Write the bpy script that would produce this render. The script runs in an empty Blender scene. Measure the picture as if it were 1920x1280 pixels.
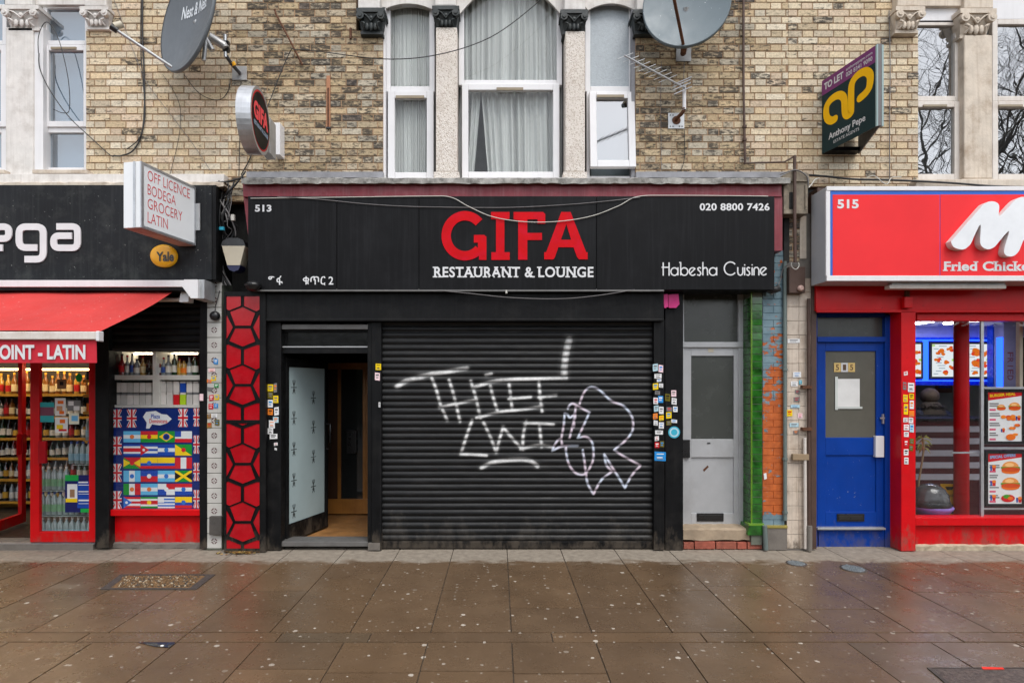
import bpy, math, random
import numpy as np
from mathutils import Vector, Matrix

R = math.radians
rnd = random.Random(7)
sc = bpy.context.scene

# ---------------------------------------------------------------- camera
FPX, CX, CY, DC, HC = 1085.0, 935.0, 722.0, 6.2, 1.77   # focal length (px of a 1920 wide photo), principal point, distance, eye height
cd = bpy.data.cameras.new("camera")
cam = bpy.data.objects.new("camera", cd)
sc.collection.objects.link(cam)
cam.location = (0, -DC, HC)
cam.rotation_euler = (R(90), 0, 0)
cd.sensor_width = 36.0
cd.lens = FPX / 1920 * 36
cd.shift_x = (960 - CX) / 1920
cd.shift_y = (CY - 640) / 1920
cd.clip_end = 1000
sc.camera = cam

# ---------------------------------------------------------------- sky, sun, exposure
SUN_EL, SUN_ROT = R(58), R(155)
w = bpy.data.worlds.new("World"); sc.world = w
w.use_nodes = True
nt = w.node_tree; nt.nodes.clear()
wo = nt.nodes.new("ShaderNodeOutputWorld"); bg = nt.nodes.new("ShaderNodeBackground")
sky = nt.nodes.new("ShaderNodeTexSky"); sky.sky_type = 'NISHITA'; sky.sun_disc = False
sky.sun_elevation = SUN_EL; sky.sun_rotation = SUN_ROT
sky.air_density = 1.0; sky.dust_density = 1.2; sky.ozone_density = 1.0
hs = nt.nodes.new("ShaderNodeHueSaturation"); hs.inputs["Saturation"].default_value = 0.25
nt.links.new(sky.outputs[0], hs.inputs["Color"]); nt.links.new(hs.outputs[0], bg.inputs[0])
bg.inputs[1].default_value = 0.15
nt.links.new(bg.outputs[0], wo.inputs[0])
sd = bpy.data.lights.new("sun", 'SUN'); sd.energy = 1.1; sd.angle = R(35); sd.color = (1, .97, .92)
sun = bpy.data.objects.new("sun", sd); sc.collection.objects.link(sun)
tosun = Vector((math.sin(SUN_ROT) * math.cos(SUN_EL), math.cos(SUN_ROT) * math.cos(SUN_EL), math.sin(SUN_EL)))
sun.rotation_euler = tosun.to_track_quat('Z', 'Y').to_euler()
sun.location = (4, -20, 20)
sc.view_settings.view_transform = 'Standard'
sc.view_settings.look = 'None'
sc.view_settings.exposure = 0.92
sc.view_settings.gamma = 1
sc.cycles.use_denoising = True
sc.cycles.max_bounces = 7
sc.cycles.transparent_max_bounces = 12
sc.cycles.caustics_reflective = False
sc.cycles.caustics_refractive = False
sc.cycles.sample_clamp_indirect = 4.0

# ---------------------------------------------------------------- measures: a point of the photo at a known distance
def X(px, y=0.0): return (px - CX) * (DC + y) / FPX
def Z(py, y=0.0): return HC + (CY - py) * (DC + y) / FPX
def P(px, py, y=0.0): return (X(px, y), y, Z(py, y))

# ---------------------------------------------------------------- materials
def srgb(r, g, b):
    f = lambda c: (c / 255 / 12.92) if c / 255 <= .04045 else ((c / 255 + .055) / 1.055) ** 2.4
    return (f(r), f(g), f(b))
def new_mat(name):
    m = bpy.data.materials.new(name); m.use_nodes = True
    n = m.node_tree.nodes; n.clear()
    out = n.new("ShaderNodeOutputMaterial")
    return m, m.node_tree, out
def N(t, kind, **kw):
    n = t.nodes.new(kind)
    for k, v in kw.items():
        if k == 'inp':
            for a, b in v.items(): n.inputs[a].default_value = b
        else: setattr(n, k, v)
    return n
def L(t, a, b): t.links.new(a, b)
def c4(c): return (c[0], c[1], c[2], 1)
def noise(t, vec, scale, detail=4, rough=.6):
    n = N(t, "ShaderNodeTexNoise", inp={'Scale': scale, 'Detail': detail, 'Roughness': rough}); L(t, vec, n.inputs['Vector']); return n.outputs['Fac']
def ramp(t, fac, a, b, lo=0., hi=1.):
    n = N(t, "ShaderNodeMapRange", inp={'From Min': a, 'From Max': b, 'To Min': lo, 'To Max': hi}); n.clamp = True
    L(t, fac, n.inputs['Value']); return n.outputs['Result']
def mixc(t, fac, a, b, mode='MIX'):
    n = N(t, "ShaderNodeMix"); n.data_type = 'RGBA'; n.blend_type = mode
    for s, v in ((n.inputs[0], fac), (n.inputs[6], a), (n.inputs[7], b)):
        if isinstance(v, (int, float)): s.default_value = v
        elif isinstance(v, tuple): s.default_value = c4(v)
        else: L(t, v, s)
    return n.outputs[2]
def math_(t, op, a, b=0.0):
    n = N(t, "ShaderNodeMath", operation=op)
    for s, v in ((n.inputs[0], a), (n.inputs[1], b)):
        if isinstance(v, (int, float)): s.default_value = v
        else: L(t, v, s)
    return n.outputs[0]
def pos(t, scale=(1, 1, 1), rot=(0, 0, 0)):
    g = N(t, "ShaderNodeNewGeometry"); mp = N(t, "ShaderNodeMapping")
    mp.inputs['Scale'].default_value = scale; mp.inputs['Rotation'].default_value = rot
    L(t, g.outputs['Position'], mp.inputs['Vector']); return mp.outputs[0]
def bump(t, h, strength, dist=.01):
    n = N(t, "ShaderNodeBump", inp={'Strength': strength, 'Distance': dist}); L(t, h, n.inputs['Height']); return n.outputs[0]

def mat(name, col, rough=.5, metal=0., splash=0., var=.12, scale=6., dirt=0., dirtcol=(.05, .04, .03), dscale=3., streak=0., bmp=.0, bscale=60., spec=.5, chips=0., chipcol=(.3, .28, .25)):
    """A worn surface: base colour with soft variation, blotchy dirt, vertical streaks, chips and fine bumps."""
    m, t, out = new_mat(name)
    b = N(t, "ShaderNodeBsdfPrincipled", inp={'Metallic': metal, 'Specular IOR Level': spec})
    p = pos(t)
    n1 = noise(t, p, scale)
    c = mixc(t, ramp(t, n1, .3, .7), tuple(x * (1 - var) for x in col), tuple(min(1, x * (1 + var)) for x in col))
    if splash:                                # dried mud spatter near the pavement
        sz = N(t, "ShaderNodeSeparateXYZ"); L(t, p, sz.inputs[0])
        k = math_(t, 'SUBTRACT', math_(t, 'MULTIPLY', noise(t, pos(t, (1, 1, .45)), 9, 8, .72), 1.0), math_(t, 'MULTIPLY', sz.outputs[2], .75))
        c = mixc(t, ramp(t, k, .36, .52, 0, splash), c, (.13, .105, .08))
    r = ramp(t, noise(t, p, scale * 2.3), .3, .7, max(.02, rough * .8), min(1, rough * 1.25))
    if streak:
        s = noise(t, pos(t, (22, 22, .9)), 1.6, 5, .65)
        c = mixc(t, ramp(t, s, .5, .8, 0, streak), c, dirtcol)
    if dirt:
        d = noise(t, p, dscale, 8, .7)
        c = mixc(t, ramp(t, d, .5, .75, 0, dirt), c, dirtcol)
    if chips:
        d = noise(t, p, 38, 3, .7)
        c = mixc(t, ramp(t, d, .72 - chips, .74 - chips), c, chipcol)
    L(t, c, b.inputs['Base Color']); L(t, r, b.inputs['Roughness'])
    if bmp: L(t, bump(t, noise(t, p, bscale, 5, .7), bmp), b.inputs['Normal'])
    L(t, b.outputs[0], out.inputs[0])
    return m
def emit(name, col, s):
    m, t, out = new_mat(name)
    e = N(t, "ShaderNodeEmission", inp={'Color': c4(col), 'Strength': s}); L(t, e.outputs[0], out.inputs[0]); return m
def glass(name, refl=.08, tint=(.9, .93, .92), rough=0.0, wobble=0.):
    m, t, out = new_mat(name)
    tr = N(t, "ShaderNodeBsdfTransparent", inp={'Color': c4(tint)})
    gl = N(t, "ShaderNodeBsdfGlossy", inp={'Color': (1, 1, 1, 1), 'Roughness': rough})
    fr = N(t, "ShaderNodeFresnel", inp={'IOR': 1.45})
    if wobble:
        nb = bump(t, noise(t, pos(t), 2.2, 2, .5), wobble, .05); L(t, nb, gl.inputs['Normal'])
    f = math_(t, 'MAXIMUM', math_(t, 'ADD', math_(t, 'MULTIPLY', fr.outputs[0], 1.2), refl), 0.0)
    gb = N(t, "ShaderNodeNewGeometry"); f = math_(t, 'MULTIPLY', f, math_(t, 'SUBTRACT', 1.0, gb.outputs['Backfacing']))   # a pane reflects once
    f = math_(t, 'MINIMUM', f, 1.0)
    mx = N(t, "ShaderNodeMixShader"); L(t, f, mx.inputs[0]); L(t, tr.outputs[0], mx.inputs[1]); L(t, gl.outputs[0], mx.inputs[2])
    L(t, mx.outputs[0], out.inputs[0]); return m

def brick_mat():
    m, t, out = new_mat("london stock brick")
    b = N(t, "ShaderNodeBsdfPrincipled", inp={'Roughness': .9, 'Specular IOR Level': .2})
    a = N(t, "ShaderNodeAttribute", attribute_name="brick")
    p = pos(t)
    ps = pos(t, (1, 1, 2.6))
    fine = noise(t, p, 55, 5, .7)
    c = mixc(t, ramp(t, fine, .25, .75), (.60, .60, .60), (1.3, 1.3, 1.3))
    c = mixc(t, 1.0, a.outputs['Color'], c, 'MULTIPLY')
    d = math_(t, 'ADD', noise(t, ps, 13, 6, .72), math_(t, 'MULTIPLY', math_(t, 'SUBTRACT', a.outputs['Alpha'], .5), .34))
    c = mixc(t, ramp(t, d, .52, .64, 0, .9), c, (.040, .036, .034))
    # rust-coloured wash and blotchy grime over whole areas
    c = mixc(t, ramp(t, noise(t, p, 1.1, 5, .6), .52, .8, 0, .16), c, (.26, .18, .10))
    c = mixc(t, ramp(t, noise(t, pos(t, (6, 6, .7)), 1.0, 5, .6), .60, .82, 0, .35), c, (.13, .11, .09))
    L(t, c, b.inputs['Base Color'])
    L(t, bump(t, noise(t, p, 70, 6, .75), .55, .006), b.inputs['Normal'])
    L(t, b.outputs[0], out.inputs[0]); return m
def pave_mat():
    m, t, out = new_mat("wet york stone paving")
    b = N(t, "ShaderNodeBsdfPrincipled", inp={'Specular IOR Level': .5})
    a = N(t, "ShaderNodeAttribute", attribute_name="slab")
    p = pos(t)
    c = mixc(t, ramp(t, noise(t, p, 2.1, 7, .62), .3, .7), (.112, .070, .039), (.160, .104, .060))
    c = mixc(t, 1.0, c, a.outputs['Color'], 'MULTIPLY')
    c = mixc(t, ramp(t, noise(t, p, 90, 5, .75), .35, .68, 0, .38), c, (.045, .032, .021))
    c = mixc(t, ramp(t, noise(t, p, 160, 3, .6), .62, .72, 0, .5), c, (.18, .135, .095))
    c = mixc(t, ramp(t, noise(t, pos(t, (1, .55, 1)), .8, 6, .62), .52, .72, 0, .5), c, (.060, .040, .024))
    # dry strip along the shop fronts, ragged edge
    sx = N(t, "ShaderNodeSeparateXYZ"); L(t, p, sx.inputs[0])
    edge = math_(t, 'ADD', sx.outputs[1], math_(t, 'MULTIPLY', math_(t, 'SUBTRACT', noise(t, pos(t, (1, 2.5, 1)), 3.2, 8, .68), .5), .55))
    dry = ramp(t, edge, -.44, -.34)
    dryp = math_(t, 'MULTIPLY', ramp(t, noise(t, pos(t, (.5, 1.6, 1)), 1.4, 7, .6), .60, .70), ramp(t, sx.outputs[1], -1.7, -.6, 0, .55))
    dryl = math_(t, 'MULTIPLY', dryp, ramp(t, sx.outputs[0], -1.8, -3.2))
    wetf = math_(t, 'SUBTRACT', 1.0, math_(t, 'MAXIMUM', dry, dryl))
    dc = mixc(t, ramp(t, noise(t, p, 14, 8, .7), .3, .7), (.17, .14, .11), (.31, .265, .21))
    c = mixc(t, wetf, dc, c)
    # trodden chewing gum
    v = N(t, "ShaderNodeTexVoronoi", inp={'Scale': 4.2, 'Randomness': 1.0}); v.feature = 'F1'
    wv = N(t, "ShaderNodeVectorMath", operation='ADD'); nz = N(t, "ShaderNodeTexNoise", inp={'Scale': 30.}); L(t, p, nz.inputs['Vector'])
    sc_ = N(t, "ShaderNodeVectorMath", operation='SCALE'); sc_.inputs['Scale'].default_value = .016; L(t, nz.outputs['Color'], sc_.inputs[0])
    L(t, p, wv.inputs[0]); L(t, sc_.outputs[0], wv.inputs[1])
    fl = N(t, "ShaderNodeVectorMath", operation='MULTIPLY'); fl.inputs[1].default_value = (1, 1, 0); L(t, wv.outputs[0], fl.inputs[0])
    v.voronoi_dimensions = '2D'; L(t, fl.outputs[0], v.inputs['Vector'])
    sep = N(t, "ShaderNodeSeparateColor"); L(t, v.outputs['Color'], sep.inputs[0])
    rad = ramp(t, sep.outputs[0], .15, 1.0, .025, .078)
    on = math_(t, 'LESS_THAN', v.outputs['Distance'], rad)
    v2 = N(t, "ShaderNodeTexVoronoi", inp={'Scale': 11.5, 'Randomness': 1.0}); v2.voronoi_dimensions = '2D'; L(t, fl.outputs[0], v2.inputs['Vector'])
    sep2 = N(t, "ShaderNodeSeparateColor"); L(t, v2.outputs['Color'], sep2.inputs[0])
    on2 = math_(t, 'MULTIPLY', math_(t, 'LESS_THAN', v2.outputs['Distance'], ramp(t, sep2.outputs[0], .2, 1, .0, .12)), ramp(t, sep2.outputs[1], .2, 1, .0, .8))
    gum = math_(t, 'MULTIPLY', math_(t, 'MULTIPLY', on, math_(t, 'GREATER_THAN', sep.outputs[2], .4)), ramp(t, sep.outputs[1], .0, .7, .2, 1))
    gum = math_(t, 'MAXIMUM', gum, on2)
    gum = math_(t, 'MULTIPLY', gum, ramp(t, sx.outputs[1], -.1, -.4, .15, 1))
    c = mixc(t, gum, c, (.42, .37, .31))
    L(t, c, b.inputs['Base Color'])
    wetr = ramp(t, noise(t, p, 5, 7, .7), .32, .72, .19, .44)
    r = N(t, "ShaderNodeMix"); r.data_type = 'FLOAT'; L(t, wetf, r.inputs[0]); r.inputs[2].default_value = .85; L(t, wetr, r.inputs[3])
    r2 = N(t, "ShaderNodeMix"); r2.data_type = 'FLOAT'; L(t, gum, r2.inputs[0]); L(t, r.outputs[0], r2.inputs[2]); r2.inputs[3].default_value = .6
    L(t, r2.outputs[0], b.inputs['Roughness'])
    h = math_(t, 'ADD', noise(t, p, 28, 8, .72), math_(t, 'MULTIPLY', noise(t, pos(t, (1, 4, 1)), 2.5, 4, .5), 1.2))
    L(t, bump(t, h, .22, .008), b.inputs['Normal'])
    L(t, b.outputs[0], out.inputs[0]); return m
def peel_mat():
    """Blue paint peeling off orange brick: more of it gone lower down."""
    m, t, out = new_mat("peeling blue paint on orange brick")
    b = N(t, "ShaderNodeBsdfPrincipled", inp={'Roughness': .7})
    p = pos(t); sx = N(t, "ShaderNodeSeparateXYZ"); L(t, p, sx.inputs[0])
    zone = math_(t, 'SUBTRACT', ramp(t, sx.outputs[2], 2.75, 1.15, -.07, .34), ramp(t, sx.outputs[2], .45, .28, 0, .5))
    d = math_(t, 'ADD', math_(t, 'MULTIPLY', noise(t, pos(t, (1.0, 1, 1.4)), 5.5, 6, .62), .62), math_(t, 'MULTIPLY', noise(t, pos(t, (1, 1, 1.8)), 19, 5, .6), .38))
    d = math_(t, 'ADD', math_(t, 'ADD', math_(t, 'MULTIPLY', math_(t, 'SUBTRACT', d, .5), 2.0), .5), zone)
    pl = ramp(t, d, .64, .66)
    blue = mixc(t, ramp(t, noise(t, p, 9, 6, .7), .3, .7), (.10, .17, .21), (.20, .29, .33))
    org = mixc(t, ramp(t, noise(t, p, 16, 5, .7), .3, .7), (.34, .068, .010), (.58, .135, .022))
    c = mixc(t, pl, blue, org)
    c = mixc(t, ramp(t, noise(t, p, 30, 4, .7), .66, .72, 0, .8), c, (.30, .30, .28))
    L(t, c, b.inputs['Base Color'])
    h = math_(t, 'ADD', math_(t, 'MULTIPLY', pl, -.6), math_(t, 'MULTIPLY', noise(t, p, 60, 5, .7), .5))
    L(t, bump(t, h, .7, .006), b.inputs['Normal'])
    L(t, b.outputs[0], out.inputs[0]); return m
def pebble_mat():
    m, t, out = new_mat("painted pebble dash")
    b = N(t, "ShaderNodeBsdfPrincipled", inp={'Roughness': .85})
    p = pos(t)
    v = N(t, "ShaderNodeTexVoronoi", inp={'Scale': 105.}); L(t, p, v.inputs['Vector'])
    s = N(t, "ShaderNodeSeparateColor"); L(t, v.outputs['Color'], s.inputs[0])
    c = mixc(t, ramp(t, s.outputs[0], .62, .9), (.74, .68, .62), (.50, .42, .35))
    c = mixc(t, ramp(t, noise(t, p, 3, 6, .7), .5, .75, 0, .45), c, (.36, .28, .22))
    L(t, c, b.inputs['Base Color'])
    L(t, bump(t, math_(t, 'SUBTRACT', 1., v.outputs['Distance']), .6, .012), b.inputs['Normal'])
    L(t, b.outputs[0], out.inputs[0]); return m
def shutter_mat():
    m, t, out = new_mat("black shutter with sprayed paint")
    b = N(t, "ShaderNodeBsdfPrincipled", inp={'Specular IOR Level': .26})
    p = pos(t)
    a = N(t, "ShaderNodeAttribute", attribute_name="spray")
    a2 = N(t, "ShaderNodeAttribute", attribute_name="tag")
    c = mixc(t, ramp(t, noise(t, pos(t, (2.5, 1, 30)), 1.2, 6, .7), .35, .75), (.0045, .005, .0055), (.012, .0125, .014))
    c = mixc(t, ramp(t, noise(t, p, 60, 3, .7), .70, .76, 0, .6), c, (.11, .105, .10))
    c = mixc(t, ramp(t, noise(t, pos(t, (1.5, 1, 7)), 2.0, 7, .7), .48, .75, 0, .5), c, (.030, .029, .028))
    sz = N(t, "ShaderNodeSeparateXYZ"); L(t, p, sz.inputs[0])
    c = mixc(t, ramp(t, math_(t, 'SUBTRACT', noise(t, pos(t, (1, 1, .5)), 7, 8, .7), math_(t, 'MULTIPLY', sz.outputs[2], .6)), .34, .56, 0, .55), c, (.07, .062, .053))
    sp = math_(t, 'MULTIPLY', a.outputs['Fac'], ramp(t, noise(t, p, 240, 3, .7), .30, .62, .60, 1.1))
    sp = math_(t, 'MULTIPLY', sp, ramp(t, noise(t, p, 7, 4, .65), .34, .60, .55, 1.08))
    c = mixc(t, math_(t, 'MINIMUM', sp, 1.), c, (.80, .80, .79))
    tg = mixc(t, ramp(t, noise(t, p, 5, 2, .5), .42, .58), (.62, .52, .60), (.56, .62, .74))
    c = mixc(t, a2.outputs['Fac'], c, tg)
    L(t, c, b.inputs['Base Color'])
    L(t, ramp(t, noise(t, pos(t, (1, 1, 8)), 4, 6, .7), .3, .7, .36, .58), b.inputs['Roughness'])
    L(t, bump(t, noise(t, pos(t, (4, 1, 1)), 9, 4, .6), .10, .01), b.inputs['Normal'])
    L(t, b.outputs[0], out.inputs[0]); return m
def cloth_mat(name, col, trans=.35):
    m, t, out = new_mat(name)
    cs = mixc(t, ramp(t, noise(t, pos(t, (38, 38, .25)), 1.0, 5, .65), .32, .68), tuple(x * .62 for x in col), col)
    d = N(t, "ShaderNodeBsdfDiffuse"); L(t, cs, d.inputs['Color']); tl = N(t, "ShaderNodeBsdfTranslucent", inp={'Color': c4(col)})
    mx = N(t, "ShaderNodeMixShader", inp={0: trans}); L(t, d.outputs[0], mx.inputs[1]); L(t, tl.outputs[0], mx.inputs[2])
    L(t, mx.outputs[0], out.inputs[0]); return m

# ---------------------------------------------------------------- mesh helpers
COL = sc.collection
def thing(name, label, cat, loc=(0, 0, 0), group=None):
    o = bpy.data.objects.new(name, None); COL.objects.link(o); o.location = loc
    o.empty_display_size = .2
    o["label"] = label; o["category"] = cat
    if group: o["group"] = group
    return o
def rootloc(o):
    v = Vector((0, 0, 0))
    while o is not None: v = v + o.location; o = o.parent
    return v
class MB:
    def __init__(s): s.v = []; s.f = []; s.mi = []; s.mats = []; s.sm = []; s.cols = None
    def m(s, mt):
        if mt not in s.mats: s.mats.append(mt)
        return s.mats.index(mt)
    def face(s, pts, mt, smooth=False):
        b = len(s.v); s.v += [tuple(p) for p in pts]; s.f.append(tuple(range(b, b + len(pts)))); s.mi.append(s.m(mt)); s.sm.append(smooth); return s
    def add(s, vs, fs, mt, smooth=False):
        b = len(s.v); s.v += [tuple(p) for p in vs]; i = s.m(mt)
        for f in fs: s.f.append(tuple(b + k for k in f)); s.mi.append(i); s.sm.append(smooth)
        return s
    def box(s, x0, x1, y0, y1, z0, z1, mt):
        if x0 > x1: x0, x1 = x1, x0
        if y0 > y1: y0, y1 = y1, y0
        if z0 > z1: z0, z1 = z1, z0
        vs = [(x, y, z) for x in (x0, x1) for y in (y0, y1) for z in (z0, z1)]
        return s.add(vs, [(0, 1, 3, 2), (4, 6, 7, 5), (0, 4, 5, 1), (2, 3, 7, 6), (0, 2, 6, 4), (1, 5, 7, 3)], mt)
    def pbox(s, px0, px1, py0, py1, y0, y1, mt):
        """Box whose front face, standing at y0, spans these photo pixels."""
        return s.box(X(px0, y0), X(px1, y0), y0, y1, Z(py1, y0), Z(py0, y0), mt)
    def hull8(s, front, back, mt):
        """Box from 4 front + 4 back points (same winding)."""
        vs = list(front) + list(back)
        return s.add(vs, [(0, 1, 2, 3), (7, 6, 5, 4), (0, 4, 5, 1), (1, 5, 6, 2), (2, 6, 7, 3), (3, 7, 4, 0)], mt)
    def prism(s, poly, y0, y1, mt, side=None):
        """Outline in the x-z plane given thickness from y0 (front) to y1."""
        n = len(poly)
        vs = [(x, y0, z) for x, z in poly] + [(x, y1, z) for x, z in poly]
        s.add(vs, [tuple(range(n)), tuple(range(2 * n - 1, n - 1, -1))], mt)
        s.add(vs, [(i, i + n, (i + 1) % n + n, (i + 1) % n) for i in range(n)], side or mt)
        return s
    def pprism(s, pts, y0, y1, mt, side=None): return s.prism([(X(a, y0), Z(b, y0)) for a, b in pts], y0, y1, mt, side)
    def tube(s, path, r, mt, n=8, caps=True, r2=None):
        path = [Vector(p) for p in path]; b = len(s.v); k = len(path); rings = []
        up = Vector((0, 0, 1))
        for i, p in enumerate(path):
            d = (path[min(i + 1, k - 1)] - path[max(i - 1, 0)])
            if d.length < 1e-9: d = Vector((0, 0, 1))
            d.normalize()
            a = d.cross(up if abs(d.z) < .95 else Vector((1, 0, 0))); a.normalize(); c = d.cross(a)
            rr = r if r2 is None else r + (r2 - r) * i / (k - 1)
            rings.append([p + (a * math.cos(t) + c * math.sin(t)) * rr for t in [2 * math.pi * j / n for j in range(n)]])
        vs = [q for ring in rings for q in ring]
        fs = [(i * n + j, i * n + (j + 1) % n, (i + 1) * n + (j + 1) % n, (i + 1) * n + j) for i in range(k - 1) for j in range(n)]
        s.add(vs, fs, mt, True)
        if caps: s.add(rings[0], [tuple(range(n - 1, -1, -1))], mt); s.add(rings[-1], [tuple(range(n))], mt)
        return s
    def lathe(s, prof, cx, cy, cz, mt, n=16, axis='Z', smooth=True, squash=(1, 1)):
        """prof: list of (radius, height)."""
        vs = []
        for r, h in prof:
            for j in range(n):
                a = 2 * math.pi * j / n; u, v_ = r * math.cos(a) * squash[0], r * math.sin(a) * squash[1]
                if axis == 'Z': vs.append((cx + u, cy + v_, cz + h))
                elif axis == 'Y': vs.append((cx + u, cy - h, cz + v_))
                else: vs.append((cx + h, cy + u, cz + v_))
        k = len(prof)
        fs = [(i * n + j, i * n + (j + 1) % n, (i + 1) * n + (j + 1) % n, (i + 1) * n + j) for i in range(k - 1) for j in range(n)]
        s.add(vs, fs, mt, smooth)
        s.add(vs[:n], [tuple(range(n - 1, -1, -1))], mt); s.add(vs[-n:], [tuple(range(n))], mt)
        return s
    def ball(s, c, r, mt, n=12, sq=(1, 1, 1)):
        vs = []; m_ = n // 2
        for i in range(m_ + 1):
            t = math.pi * i / m_
            for j in range(n):
                a = 2 * math.pi * j / n
                vs.append((c[0] + r * sq[0] * math.sin(t) * math.cos(a), c[1] + r * sq[1] * math.sin(t) * math.sin(a), c[2] + r * sq[2] * math.cos(t)))
        return s.add(vs, [(i * n + j, (i + 1) * n + j, (i + 1) * n + (j + 1) % n, i * n + (j + 1) % n) for i in range(m_) for j in range(n)], mt, True)
    def build(s, name, parent=None, bevel=0., label=None, cat=None, group=None, kind=None, attrs=None, clean=False, weld=False):
        me = bpy.data.meshes.new(name)
        if parent is not None: o0 = rootloc(parent)
        else:
            a = np.array(s.v); o0 = Vector(((a[:, 0].min() + a[:, 0].max()) / 2, (a[:, 1].min() + a[:, 1].max()) / 2, a[:, 2].min()))
            if kind == 'structure': o0 = Vector((0, 0, 0))
        me.from_pydata([(p[0] - o0[0], p[1] - o0[1], p[2] - o0[2]) for p in s.v], [], s.f)
        for mt in s.mats: me.materials.append(mt)
        me.polygons.foreach_set("material_index", s.mi)
        me.polygons.foreach_set("use_smooth", s.sm)
        if s.cols is not None:
            nm, arr = s.cols
            at = me.attributes.new(nm, 'FLOAT_COLOR', 'POINT'); at.data.foreach_set("color", np.array(arr, dtype=np.float32).ravel())
        for nm, arr in (attrs or {}).items():
            at = me.attributes.new(nm, 'FLOAT', 'POINT'); at.data.foreach_set("value", np.array(arr, dtype=np.float32))
        me.update()
        o = bpy.data.objects.new(name, me); COL.objects.link(o)
        if parent is not None: o.parent = parent
        else: o.location = o0
        if weld:
            wd = o.modifiers.new("weld", 'WELD'); wd.merge_threshold = .0002
        if bevel:
            bv = o.modifiers.new("bevel", 'BEVEL'); bv.width = bevel; bv.segments = 2; bv.limit_method = 'ANGLE'; bv.angle_limit = R(40)
        if label: o["label"] = label
        if cat: o["category"] = cat
        if group: o["group"] = group
        if kind: o["kind"] = kind
        return o

# ---- lettering: outline text turned into thin raised letters
_txt = {}
def text2d(s, bold=0.0, space=1.0):
    k = (s, bold, space)
    if k in _txt: return _txt[k]
    cu = bpy.data.curves.new("letters", 'FONT'); cu.body = s; cu.size = 1; cu.offset = bold; cu.space_character = space
    cu.resolution_u = 4; cu.fill_mode = 'FRONT'
    o = bpy.data.objects.new("letters", cu); COL.objects.link(o)
    bpy.context.view_layer.update()
    me = bpy.data.meshes.new_from_object(o.evaluated_get(bpy.context.evaluated_depsgraph_get()))
    vs = [(v.co.x, v.co.y) for v in me.vertices]; fs = [tuple(p.vertices) for p in me.polygons]
    bpy.data.objects.remove(o); bpy.data.curves.remove(cu); bpy.data.meshes.remove(me)
    xs = [v[0] for v in vs] or [0, 1]; ys = [v[1] for v in vs] or [0, 1]
    x0, x1, y0, y1 = min(xs), max(xs), min(ys), max(ys)
    vs = [((a - x0) / (x1 - x0), (b - y0) / (y1 - y0)) for a, b in vs]
    _txt[k] = (vs, fs); return vs, fs
def text_px(mb, s, px0, px1, py0, py1, y, mt, bold=0., space=1., slope=0.):
    """Lettering filling a pixel box on a plane at y, facing the street (slope: rise to the right, in px)."""
    vs, fs = text2d(s, bold, space)
    mb.add([(X(px0 + (px1 - px0) * a, y), y, Z(py1 - (py1 - py0) * b - slope * a, y)) for a, b in vs], fs, mt)
def text_map(mb, s, fn, mt, bold=0., space=1.):
    vs, fs = text2d(s, bold, space); mb.add([fn(a, b) for a, b in vs], fs, mt)
def offset_path(pts, wd, closed=False):
    n = len(pts); Lf, Rt = [], []
    for i in range(n):
        p = Vector(pts[i]); a = Vector(pts[i - 1]) if (i > 0 or closed) else None; b = Vector(pts[(i + 1) % n]) if (i < n - 1 or closed) else None
        d1 = (p - a).normalized() if a is not None else None; d2 = (b - p).normalized() if b is not None else None
        if d1 is None: d1 = d2
        if d2 is None: d2 = d1
        nn = Vector((-(d1.y + d2.y), d1.x + d2.x))
        nn = nn.normalized() if nn.length > 1e-6 else Vector((-d1.y, d1.x))
        k = min(1.6, 1 / max(.3, nn.dot(Vector((-d1.y, d1.x)))))
        Lf.append(p + nn * wd / 2 * k); Rt.append(p - nn * wd / 2 * k)
    return Lf, Rt
def ribbon(mb, pts, wd, fn, mt, closed=False, th=0.0, round_=False):
    """A stroke of even width along 2-D points, placed by fn(u, v, h)."""
    pts = [Vector(p) for p in pts]
    Lf, Rt = offset_path(pts, wd, closed); n = len(pts)
    if not closed and round_:
        d = (pts[-1] - pts[-2]).normalized(); q = Vector((-d.y, d.x))
        cap2 = [pts[-1] + (d * math.sin(t) + q * math.cos(t)) * wd / 2 for t in [math.pi * k / 6 for k in range(1, 6)]]
        d0 = (pts[0] - pts[1]).normalized(); q0 = Vector((-d0.y, d0.x))
        cap1 = [pts[0] + (d0 * math.sin(t) + q0 * math.cos(t)) * wd / 2 for t in [math.pi * k / 6 for k in range(1, 6)]]
        mb.face([fn(p.x, p.y, th) for p in [Lf[-1]] + cap2 + [Rt[-1]]], mt)
        mb.face([fn(p.x, p.y, th) for p in [Rt[0]] + cap1 + [Lf[0]]], mt)
    vs = [fn(p.x, p.y, th) for p in Lf] + [fn(p.x, p.y, th) for p in Rt]
    k = n if closed else n - 1
    mb.add(vs, [(i, (i + 1) % n, n + (i + 1) % n, n + i) for i in range(k)], mt)
    if th:
        vs2 = vs + [fn(p.x, p.y, 0) for p in Lf] + [fn(p.x, p.y, 0) for p in Rt]
        m2 = 2 * n
        fs = []
        for i in range(k):
            j = (i + 1) % n
            fs += [(i, j, m2 + j, m2 + i), (n + j, n + i, m2 + n + i, m2 + n + j)]
        if not closed: fs += [(0, n, m2 + n, m2), (n - 1, 2 * n - 1, m2 + 2 * n - 1, m2 + n - 1)]
        mb.add(vs2, fs, mt)
def arc(cx, cy, rx, ry, a0, a1, n=14):
    return [(cx + rx * math.cos(R(a0 + (a1 - a0) * i / n)), cy + ry * math.sin(R(a0 + (a1 - a0) * i / n))) for i in range(n + 1)]
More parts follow.
